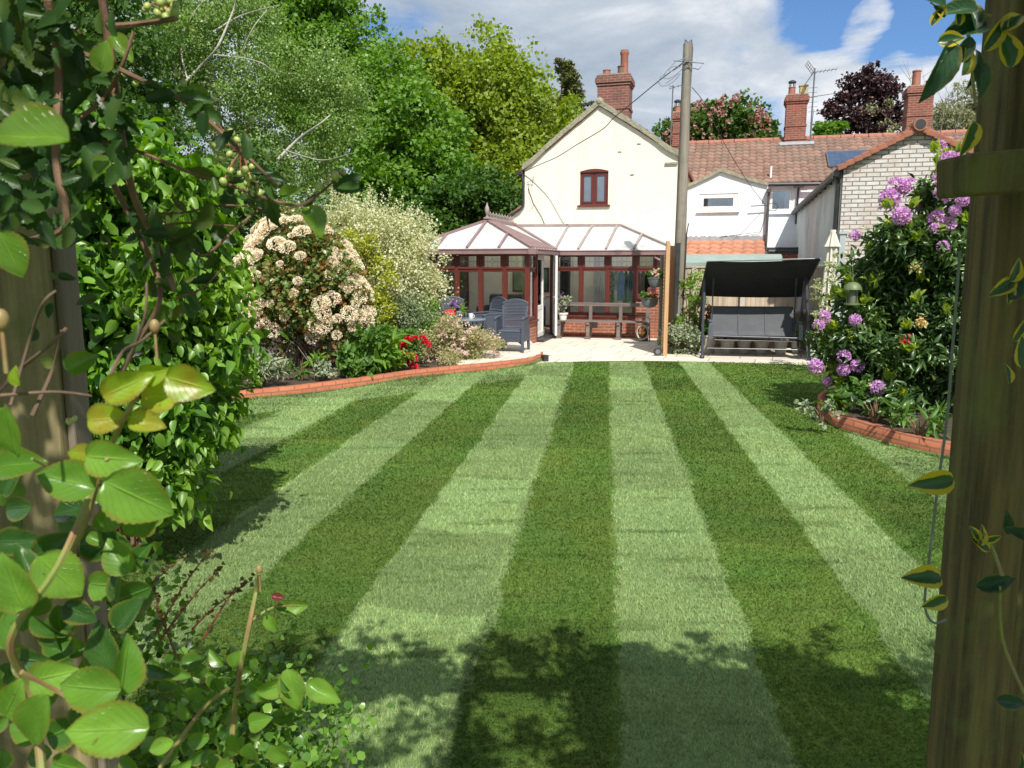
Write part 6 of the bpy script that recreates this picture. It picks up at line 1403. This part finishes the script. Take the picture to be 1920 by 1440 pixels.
# lantern shaped feeder hanging in it
for Y in np.arange(8.0, 10.6, .05):
    if np.min(np.sum(((np.array(P(1598, 545, Y))-C)/R)**2, axis=1)) < 1.15: break
fq = P(1598, 555, Y-.12); fd = thing('bird_feeder', 'green domed bird feeder hanging at the left side of the purple flowering shrub', 'bird feeder', tuple(fq)); fm = M('green_plastic', (.13, .17, .07), (.10, .13, .055), 6, .5)
mb = wmb(fd); mb.lathe([(.105, .075), (.10, .10), (.08, .135), (.045, .16), (.01, .168)], fq, 20); mb.build('dome', fm, fd, smooth=True)
mb = wmb(fd); mb.lathe([(.07, -.11), (.09, -.105), (.09, -.085), (.06, -.085)], fq, 20); mb.build('tray', fm, fd, smooth=True)
mb = wmb(fd); mb.lathe([(.045, -.085), (.045, .075)], fq, 14); mb.build('seed_tube', M('seed_tube', (.14, .16, .12), None, 20, .3), fd, smooth=True)
mb = wmb(fd)
for k in range(6): t = k*PI/3; mb.tube([fq+Vector((.065*math.cos(t), .065*math.sin(t), -.09)), fq+Vector((.065*math.cos(t), .065*math.sin(t), .08))], .003, 4)
mb.tube([fq+Vector((0, 0, .16)), fq+Vector((0.02, .1, .4))], .003, 4); mb.build('cage', fm, fd)
for lab, px, py, rx, rz, mt, T, sz, n in (('green spear leaved plant at the right of the purple shrub bed', 1750, 810, .26, .16, lf_mid, T_STRAP, .18, 90), ('dark green low plant just inside the left curve of the right brick edging', 1600, 760, .3, .2, lf_mid, T_MID, .1, 240), ('dark ground plant in the middle of the right bed', 1660, 785, .35, .18, lm_rh, T_MID, .1, 260), ('pale green self sown plant at the outer left end of the right brick edging', 1548, 772, .18, .14, lf_grey, T_FOLD, .05, 160)):
    g0 = G(px, py+25, .1); small_plant('bed_plant', lab, 'plant', (g0.x+(.0 if px > 1560 else -.05), g0.y+(.25 if px > 1560 else .0), .12+rz), (rx, rx*.8, rz), n, sz, mt, T=T, group='low plants in the right bed', up=.5, k=8, lr=.5)
# ------------------------------------------------------------------ the wooden arch we look through
ARY = 1.42
lp = P(106, 900, ARY); lp.z = 0
la = thing('fence_post', 'weathered wooden post at the left of the view with leaves climbing over it', 'post', tuple(lp)); mb = wmb(la); mb.span(lp.x-.055, lp.x+.045, ARY-.05, ARY+.05, -.02, 2.42); mb.build('post_shaft', post_wood, la, bevel=.006)
mb = wmb(la); mb.span(lp.x+.0455, lp.x+.060, ARY-.03, ARY+.03, -.02, 1.93); mb.build('side_batten', M('grey_batten', (.20, .16, .12), (.12, .10, .075), 20, .9, .8, 100, .003, stretch=(1, 1, .06)), la, bevel=.004)
lf = thing('board_fence', 'wooden board panel left of the weathered left post', 'fence', (lp.x-.5, ARY+.02, 0))
mb = wmb(lf)
for k in range(8): x = lp.x-.062-.125*k; mb.box((x-.062, ARY+.03+.006*(k % 2), .93), (.121, .02, 1.86), rz=.04)
mb.build('boards', post_wood, lf, bevel=.003)
for z in (.4, 1.15, 1.76): mb = wmb(lf); mb.span(lp.x-1.05, lp.x-.06, ARY-.03, ARY+.015, z-.045, z+.045); mb.build('rail', post_wood, lf, bevel=.004)
rp0 = P(1850, 900, ARY); rp0.z = 0
raP = thing('arch_post', 'tall green stained wooden post filling the right edge of the view', 'post', tuple(rp0)); mb = wmb(raP); mb.beam((rp0.x+.018, ARY, -.02), (rp0.x-.012, ARY, 2.5), .097, .10, up=(0, 1, 0)); mb.build('post_shaft', dark_wood, raP, bevel=.006)
rb2 = thing('arch_post', 'second wooden post just right of the green stained one', 'post', (rp0.x+.13, ARY+.03, 0)); mb = wmb(rb2); mb.beam((rp0.x+.128, ARY+.04, -.02), (rp0.x+.112, ARY+.04, 2.5), .095, .10, up=(0, 1, 0)); mb.build('post_shaft', dark_wood, rb2, bevel=.006)
rf = thing('board_fence', 'dark wooden boards at the far right edge beyond the second post', 'fence', (rp0.x+.6, ARY+.1, 0)); mb = wmb(rf)
for k in range(7): x = rp0.x+.185+.125*k; mb.box((x+.062, ARY+.08, 1.1), (.121, .02, 2.2), rz=-.04)
mb.build('boards', dark_wood, rf, bevel=.003)
r0_ = P(1786, 332, 1.20); rr = thing('arch_rail', 'thick green stained cross rail jutting left past the right post', 'rail', tuple(r0_)); mb = wmb(rr)
mb.beam(r0_, r0_+Vector((.55, .03, .045)), .09, .060); mb.build('rail_beam', dark_wood, rr, bevel=.006)
# pergola roof over the camera: joists and climbing growth that shade the posts and the near lawn
pg_ = thing('pergola_roof', 'timber joists of the pergola overhead whose shadow falls on the near lawn', 'pergola', (.3, .6, 2.5)); mb = wmb(pg_)
mb.beam((-1.1, 1.12, 2.47), (3.0, 1.12, 2.53), .05, .10); mb.beam((-1.1, -.6, 2.50), (3.0, -.6, 2.55), .05, .10); mb.build('beam', dark_wood, pg_)
for x in (-.85, -.3, .25, .8, 1.35, 1.9, 2.5): mb = wmb(pg_); mb.beam((x, -1.2, 2.60), (x, 1.22, 2.60), .045, .08); mb.build('joist', dark_wood, pg_)
lm_cl = leaf_mat('climber_leaf', (.05, .13, .02), (.12, .24, .04), None, .35)
pc = thing('pergola_climber', 'climbing leaves over the pergola joists overhead, some added to shade the posts', 'climber', (1.2, .0, 2.6))
E = [((-.75+.42*i, 1.02+.09*math.sin(i*2.3), 2.78), (.45, .44, .10)) for i in range(11)]+[((.3+.45*i, .30, 2.76), (.45, .45, .10)) for i in range(7)]+[((1.0+.5*i, -.25, 2.74), (.45, .5, .12)) for i in range(5)]+[((1.2+.5*i, -.95, 2.74), (.4, .4, .12)) for i in range(3)]
lbp = lobes_fill(E, 360, .085, (.1, 1.0)); foliage('foliage', lbp, 13500, .046, lm_cl, pc, T_FOLD, sub=12, spread=.8, flat=.7)
foliage('foliage', lobes_fill([((1.08, .95-.36*i, 2.72), (.36, .3, .12)) for i in range(7)], 120, .10), 13000, .05, lm_cl, pc, T_FOLD, sub=12, spread=.8, flat=.7)  # extra dense leaves, unseen, added to keep the right post in shade
E = [((-.85, .5, 2.6), (.45, .75, .16)), ((-.5, 1.0, 2.62), (.4, .35, .14)), ((-1.3, .5, 2.5), (.5, .8, .25))]; foliage('foliage', lobes_fill(E, 90, .12), 14000, .05, lm_cl, pc, T_FOLD, sub=10, spread=.8)  # unseen leaves overhead, added to darken the upper left growth by their shade
# loop of cord on the right post
cp = [P(x, y, 1.22) for x, y in ((1800, 470), (1790, 600), (1776, 780), (1760, 900), (1748, 1000), (1738, 1080), (1734, 1125), (1738, 1152), (1752, 1168), (1775, 1162))]
cd = thing('cord', 'thin grey green cord hanging in a loop beside the right post', 'cord', tuple(cp[0])); mb = wmb(cd); mb.tube(smooth_line(cp, 6), .0022, 6); mb.build('cord_strand', M('cord_grey', (.16, .19, .15), None, 30, .7), cd, smooth=True)

# ------------------------------------------------------------------ leaves near the lens
def near_leaves(name, lst, mat, parent, T=T_BIG, tilt=.35, wide=1.0):
    """lst: px, py (middle), length px, screen angle of the tip, distance, [turn]"""
    p = []; a = []; n = []; s = []
    for q in lst:
        px, py, ln, an, Y = q[:5]; an = math.radians(an); L_ = ln/1440*Y; turn = q[5] if len(q) > 5 else random.uniform(-.4, .4)
        ad = Vector((math.cos(an), random.uniform(-.25, .25), math.sin(an))).normalized(); c = P(px, py, Y)-ad*L_*.5
        nn = Vector((turn, -1, tilt+random.uniform(-.25, .35))); p.append(tuple(c)); a.append(tuple(ad)); n.append(tuple(nn)); s.append(L_)
    return leaves(name, np.array(p), np.array(a), np.array(n), np.array(s), T, mat, parent, rng.uniform(.72, 1.15, len(p))*wide, True)
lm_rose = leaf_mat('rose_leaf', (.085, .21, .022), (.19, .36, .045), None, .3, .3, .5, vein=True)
lm_rosed = leaf_mat('rose_leaf_shaded', (.025, .08, .015), (.05, .13, .025), None, .2, .25, .6, vein=True)  # darker copy of the rose leaf, shade put into its colour
lm_rosey = leaf_mat('rose_leaf_young', (.24, .38, .025), (.34, .46, .04), (.34, .26, .03), .45, .35, .5, vein=True, patch=40)
rose = thing('climbing_rose', 'rose stems with large glossy green leaves close to the lens at lower left', 'rose', tuple(P(60, 1440, .62)))
BR = [(262, 935, 142, -35, .50, .1), (122, 900, 112, 160, .52), (18, 815, 118, -100, .48), (38, 870, 100, 10, .56), (24, 1093, 125, 100, .5), (114, 1082, 120, -55, .56, .5), (16, 1180, 80, 80, .55), (236, 1248, 120, 80, .52, 1.1), (70, 1355, 140, -115, .46), (198, 1368, 165, 175, .45, .1),
      (22, 1312, 100, 60, .5), (100, 1268, 95, 10, .55, .2), (165, 1290, 130, 175, .5, .0), (211, 860, 110, -3, .52, .1), (505, 1292, 62, 200, .85), (548, 1294, 88, -75, .85, .3), (607, 1299, 78, -25, .85), (489, 1296, 60, -40, .88), (558, 1137, 42, -10, .95), (531, 1139, 34, 170, .95), (509, 1170, 42, -70, .95), (471, 1412, 56, -95, .8), (525, 1415, 66, -60, .8), (441, 1397, 52, -80, .82), (487, 1352, 52, 20, .85), (368, 1389, 58, -160, .8), (345, 1332, 45, 120, .85), (404, 1234, 48, 140, .9), (442, 1236, 42, 60, .9), (380, 1320, 40, -20, .9), (300, 1400, 60, 200, .7), (250, 1440, 70, -60, .6), (420, 1440, 50, 200, .8), (340, 1440, 60, 30, .7), (130, 1440, 80, -10, .55), (560, 1440, 40, -60, .9)]
near_leaves('foliage', BR, lm_rose, rose)
near_leaves('young_foliage', [(240, 722, 100, 25, .52, .9), (356, 720, 92, -18, .52, -.6), (310, 742, 96, 5, .54, 1.2), (290, 700, 60, 10, .53, 1.4), (203, 785, 76, 5, .53, .7), (276, 792, 70, -12, .53, 1.3), (150, 850, 60, 170, .56, .8), (30, 705, 40, 90, .6)], lm_rosey, rose)
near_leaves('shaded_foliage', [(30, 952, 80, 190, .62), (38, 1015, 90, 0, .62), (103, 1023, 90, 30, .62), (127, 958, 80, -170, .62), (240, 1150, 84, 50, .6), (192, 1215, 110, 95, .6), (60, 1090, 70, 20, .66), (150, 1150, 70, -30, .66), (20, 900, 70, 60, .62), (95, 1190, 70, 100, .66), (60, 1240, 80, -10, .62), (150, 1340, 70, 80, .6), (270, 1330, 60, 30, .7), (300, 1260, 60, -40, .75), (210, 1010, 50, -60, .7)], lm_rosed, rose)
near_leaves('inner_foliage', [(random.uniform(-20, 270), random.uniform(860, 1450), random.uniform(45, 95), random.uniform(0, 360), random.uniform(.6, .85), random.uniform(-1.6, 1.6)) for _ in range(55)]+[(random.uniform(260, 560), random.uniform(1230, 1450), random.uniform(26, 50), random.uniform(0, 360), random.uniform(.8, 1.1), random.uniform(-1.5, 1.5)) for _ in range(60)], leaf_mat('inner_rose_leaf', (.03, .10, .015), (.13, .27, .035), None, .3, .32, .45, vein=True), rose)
def stems(name, lst, parent, mat, nseg=6):
    for pts, Y, r0, r1 in lst:
        mb = wmb(parent); ps = smooth_line([P(x, y, Y+.02*math.sin(i*1.9)) for i, (x, y) in enumerate(pts)], 5); n = len(ps); mb.tube(ps, [r0+(r1-r0)*i/(n-1) for i in range(n)], nseg); mb.build(name, mat, parent, smooth=True)
st_green = M('green_stem', (.20, .26, .06), (.26, .14, .07), 30, .5)
stems('stem', [([(80, 1460), (60, 1300), (20, 1200), (110, 1060), (180, 900), (215, 820), (262, 730), (290, 690)], .54, .0035, .0018), ([(-10, 1190), (60, 1130), (150, 1000), (190, 870)], .58, .004, .002), ([(40, 1260), (130, 1310), (200, 1370)], .5, .002, .001), ([(180, 860), (130, 890), (60, 860)], .55, .0015, .001), ([(200, 860), (240, 910), (300, 960)], .52, .0015, .001),
                ([(430, 1450), (440, 1330), (450, 1260), (470, 1160), (480, 1110), (486, 1075)], .9, .004, .0022), ([(440, 1300), (490, 1290), (560, 1285), (610, 1300)], .87, .002, .001), ([(470, 1165), (510, 1140), (560, 1135)], .93, .002, .001), ([(300, 1440), (380, 1330), (430, 1290)], .85, .003, .002)], rose, st_green)
stems('dead_stem', [([(-10, 740), (40, 690), (90, 650), (125, 615)], .62, .002, .0013), ([(20, 760), (55, 640), (80, 570), (105, 545)], .62, .0015, .001), ([(0, 742), (100, 735), (170, 742)], .6, .0018, .001), ([(175, 800), (230, 700), (270, 600), (275, 530)], .75, .0018, .0012), ([(205, 710), (230, 660), (265, 640), (310, 600)], .72, .002, .0012), ([(60, 780), (100, 690), (115, 620)], .66, .002, .001)], rose, M('dead_twig', (.17, .11, .07), (.11, .07, .045), 30, .8))
mb = wmb(rose)
for px, py, Y, r in ((290, 612, .7, .0045), (2, 600, .45, .0045), (486, 1068, .9, .004)):
    mb = wmb(rose); c = P(px, py, Y); mb.ball(c, r, 12, 8, 1.5); mb.tube([c-Vector((0, 0, r)), c-Vector((0, 0, r*7))], r*.3, 6)
    mb.build('bud', M('rose_bud', (.26, .26, .08), (.26, .13, .07), 60, .5), rose, smooth=True)
for q_ in ((522, 1120, 26, -10, .93, 1.6),): near_leaves('red_leaf', [q_], leaf_mat('red_leaf', (.12, .02, .02), (.16, .04, .03), None, .3, .35), rose)
# small leaved shrub at the foot of the left post
ct = shrub('cotoneaster', 'dense small leaved shrub at the foot of the left wooden post', [((-.98, 1.85, .72), (.34, .3, .36)), ((-.72, 1.75, .52), (.28, .26, .36)), ((-.55, 1.7, .42), (.22, .22, .25))], 60, .13, 8000, .022, leaf_mat('small_leaf', (.06, .16, .025), (.18, .33, .05), None, .3, .3, .5), base=(-.9, 1.9, 0), T=T_FOLD, sub=10, spread=.7, group=None, stems=14, r0=.010, zmin=.02, width=1.2)
mb = wmb(ct); pv2 = []
for a, b, c in (((290, 1190), (350, 1090), (392, 1036)), ((300, 1200), (370, 1110), (418, 1062)), ((380, 1200), (430, 1120), (470, 1088)), ((250, 1120), (300, 1080), (345, 1040)), ((360, 1180), (400, 1140), (455, 1100)), ((330, 1230), (300, 1150), (290, 1110))):
    ps = smooth_line([P(*a, 1.5), P(*b, 1.5), P(*c, 1.5)], 8); mb.tube(ps, [.0026-.00012*i for i in range(len(ps))], 5)
    for q in ps[3:]: pv2 += [np.array(q)+rng.normal(size=3)*.003 for _ in range(2)]
mb.build('stem', M('red_twig', (.20, .05, .03), (.12, .05, .03), 30, .6), ct); pv2 = np.array(pv2)
leaves('bud_leaf', pv2, rdir(len(pv2))+np.array([0, 0, .4]), rdir(len(pv2)), .011, T_FOLD, leaf_mat('dark_red_leaf', (.10, .05, .02), (.10, .13, .03), None, .2), ct, 1.0)
# barberry with green berries
bb = thing('barberry', 'arching barberry branches with dark leaves and hanging green berries at upper left', 'shrub', tuple(P(225, 700, 1.02)))
BRS = [([(190, -20), (215, 150), (232, 280), (252, 370), (280, 430), (305, 480), (328, 545)], 1.0, .0055, .0035), ([(60, 50), (110, 85), (180, 110), (265, 150), (330, 180), (400, 235), (470, 300), (520, 350)], .95, .0035, .002),
       ([(140, 258), (230, 275), (300, 300), (360, 325), (440, 350), (500, 372), (560, 385), (600, 362), (640, 330), (658, 350)], 1.0, .0028, .0015), ([(285, 428), (350, 418), (462, 426)], 1.0, .0028, .001), ([(290, 425), (345, 455), (382, 480), (430, 440), (490, 393), (505, 430)], 1.02, .0026, .0012), ([(210, 340), (280, 480), (300, 560), (260, 640), (215, 720)], 1.03, .004, .003),
       ([(200, 50), (260, 45), (330, 35)], .95, .004, .003), ([(150, 220), (195, 185), (230, 120), (250, 60)], .95, .003, .002), ([(90, 0), (110, 130), (105, 300), (125, 420), (60, 450)], .9, .0045, .004), ([(40, -10), (90, 40), (150, 60)], .9, .003, .002), ([(230, 395), (330, 400), (420, 385), (500, 392)], 1.04, .002, .001), ([(330, 560), (380, 540), (420, 500)], 1.05, .002, .001)]
stems('branch', BRS, bb, twig)
lv = []
for pts, Y, r0, r1 in BRS[:6]+BRS[8:]:
    ps = smooth_line([Vector((x, y, 0)) for x, y in pts], 6)
    for q in ps:
        if random.random() < (.75 if q.x < 150 else .42 if q.x < 420 else .25): lv.append((q.x+random.uniform(-18, 18), q.y+random.uniform(-18, 18), random.uniform(34, 62), random.uniform(0, 360), Y+random.uniform(-.05, .06), random.uniform(-1, 1)))
for i in range(110): x = random.uniform(0, 1)**1.5*240; lv.append((x, random.uniform(0, 440)*(1-.35*x/300), random.uniform(35, 80), random.uniform(0, 360), random.uniform(.85, 1.25), random.uniform(-1, 1)))
for i in range(30): lv.append((random.uniform(60, 400), random.uniform(380, 700), random.uniform(24, 44), random.uniform(0, 360), random.uniform(1.05, 1.3), random.uniform(-1, 1)))
for i in range(110): lv.append((random.uniform(-10, 150), random.uniform(-20, 430), random.uniform(45, 95), random.uniform(0, 360), random.uniform(.95, 1.3), random.uniform(-1, 1)))
lm_bb = leaf_mat('barberry_leaf', (.016, .05, .013), (.055, .12, .025), (.10, .12, .02), .3, .4, .35, patch=5)
T_NEAR = t_leaf(13, 2, serr=.12, curl=-.15, cup=.25, wide=.27)
near_leaves('foliage', lv, lm_bb, bb, T=T_NEAR, tilt=.2)
near_leaves('lit_foliage', [(45, 252, 175, 172, .42, .1), (20, 478, 90, -70, .55, .5), (590, 415, 62, -60, 1.0, .6), (155, 680, 60, 30, .8), (195, 105, 55, 70, .9), (230, 90, 60, -50, .95), (188, 320, 60, -150, .9), (370, 190, 60, -60, 1.0), (545, 360, 44, 20, 1.0), (390, 215, 50, 100, 1.0)], leaf_mat('lit_barberry_leaf', (.10, .22, .02), (.17, .30, .04), None, .35, .28, .6, vein=True), bb)  # lighter copy of the barberry leaf, sunlight put into its colour
mb = wmb(bb); mb.ball(Vector(bb.location), .0045, 10, 8, 1.2); gbm = M('green_berry', (.30, .42, .09), (.40, .46, .14), 60, .35); b0b = mb.build('berry', gbm, bb, smooth=True); first = True; rstalk = M('red_stalk', (.30, .09, .05), None, 9, .6)
for cx, cy, sx, sy, n in ((305, 18, 34, 16, 12), (420, 255, 20, 18, 5), (452, 300, 42, 44, 20), (470, 340, 20, 20, 8), (315, 20, 20, 18, 5), (235, 150, 20, 20, 4), (640, 330, 14, 10, 4), (130, 785, 12, 10, 2), (530, 330, 8, 8, 1), (340, 140, 12, 10, 2), (600, 345, 12, 14, 2)):
    for i in range(n): 
        c = P(cx+random.gauss(0, .6)*sx, cy+random.gauss(0, .6)*sy, 1.0+random.uniform(-.03, .02)); sc = random.uniform(.75, 1.15); q = b0b if first else dup(b0b, bb)
        q.location = c-Vector(bb.location); q.scale = (sc,)*3; q.rotation_euler = (random.uniform(-.8, .8), random.uniform(-.8, .8), 0); st = wmb(bb) if i == 0 else st; ctr_ = P(cx, cy-sy*.4, 1.0)
        st.tube([c, (c+ctr_)/2+Vector((0, 0, .004)), ctr_], .0007, 4)
        if first: first = False; q.location = c-Vector(bb.location)
    st.build('berry_stalk', rstalk, bb)
# variegated sprigs round the right post
eu = thing('variegated_climber', 'yellow edged dark green leaves growing round the right post', 'climber', tuple(P(1840, 60, 1.15)))
lm_eu = leaf_mat('yellow_edged_leaf', (.02, .07, .025), (.04, .11, .035), None, .25, .35, .5, edge=(.46, .38, .03), vein=False)
lm_eud = leaf_mat('dark_glossy_leaf', (.015, .06, .025), (.03, .09, .035), None, .2, .35, .5, vein=True)
T_EU = t_leaf(12, 3, serr=.02, curl=-.15, cup=.3, wide=.31)
near_leaves('foliage', [(1760, 135, 112, -110, 1.1, .4), (1795, 18, 80, 185, 1.1, .0), (1812, 52, 80, 190, 1.12), (1826, 130, 70, -95, 1.15, .8), (1800, 100, 60, -120, 1.12, .6), (1822, 20, 70, 100, 1.12), (1870, 1092, 84, 12, 1.15, .1), (1898, 1316, 66, -10, 1.1), (1755, 2, 44, 160, 1.1), (1908, 540, 50, 60, 1.1), (1840, 150, 60, -80, 1.15), (1915, 1000, 60, 160, 1.15), (1890, 980, 50, 100, 1.2)], lm_eud, eu, T=T_EU)
near_leaves('variegated_foliage', [(1785, 74, 48, 10, 1.1), (1812, 108, 62, 80, 1.12, .5), (1816, 262, 62, -100, 1.1), (1758, 30, 36, 60, 1.1), (1798, 32, 30, 90, 1.1), (1762, 20, 30, 130, 1.1), (1905, 505, 50, 60, 1.1), (1880, 540, 54, -150, 1.1), (1893, 552, 40, -90, 1.1), (1915, 618, 50, 60, 1.1), (1748, 905, 82, -170, 1.1), (1730, 1083, 78, 175, 1.1, .05), (1752, 1130, 52, -140, 1.1, .4), (1840, 1005, 44, 80, 1.12), (1838, 1020, 40, 140, 1.12), (1862, 1010, 34, 20, 1.12), (1828, 1000, 34, 120, 1.12), (1890, 700, 40, 100, 1.1), (1870, 60, 70, 60, 1.15), (1890, 90, 70, 100, 1.15), (1900, 40, 60, 40, 1.15), (1915, 1430, 40, 80, 1.1), (1918, 660, 60, 90, 1.0)], lm_eu, eu, T=T_EU)
stems('stem', [([(1930, 560), (1880, 545), (1862, 540)], 1.1, .002, .001), ([(1800, -20), (1815, 60), (1822, 130), (1830, 200)], 1.14, .003, .002), ([(1880, 1080), (1862, 1030), (1845, 1000)], 1.13, .003, .002), ([(1790, 905), (1770, 906)], 1.1, .0015, .001), ([(1860, 30), (1780, 20), (1745, 5)], 1.12, .002, .001), ([(1920, 1300), (1880, 1200), (1875, 1100)], 1.15, .003, .002)], eu, st_green)
# ------------------------------------------------------------------ tidy up
for o in COL.objects:
    for k in ('hu', 'hv', 'hz'):
        if k in o.keys(): del o[k]
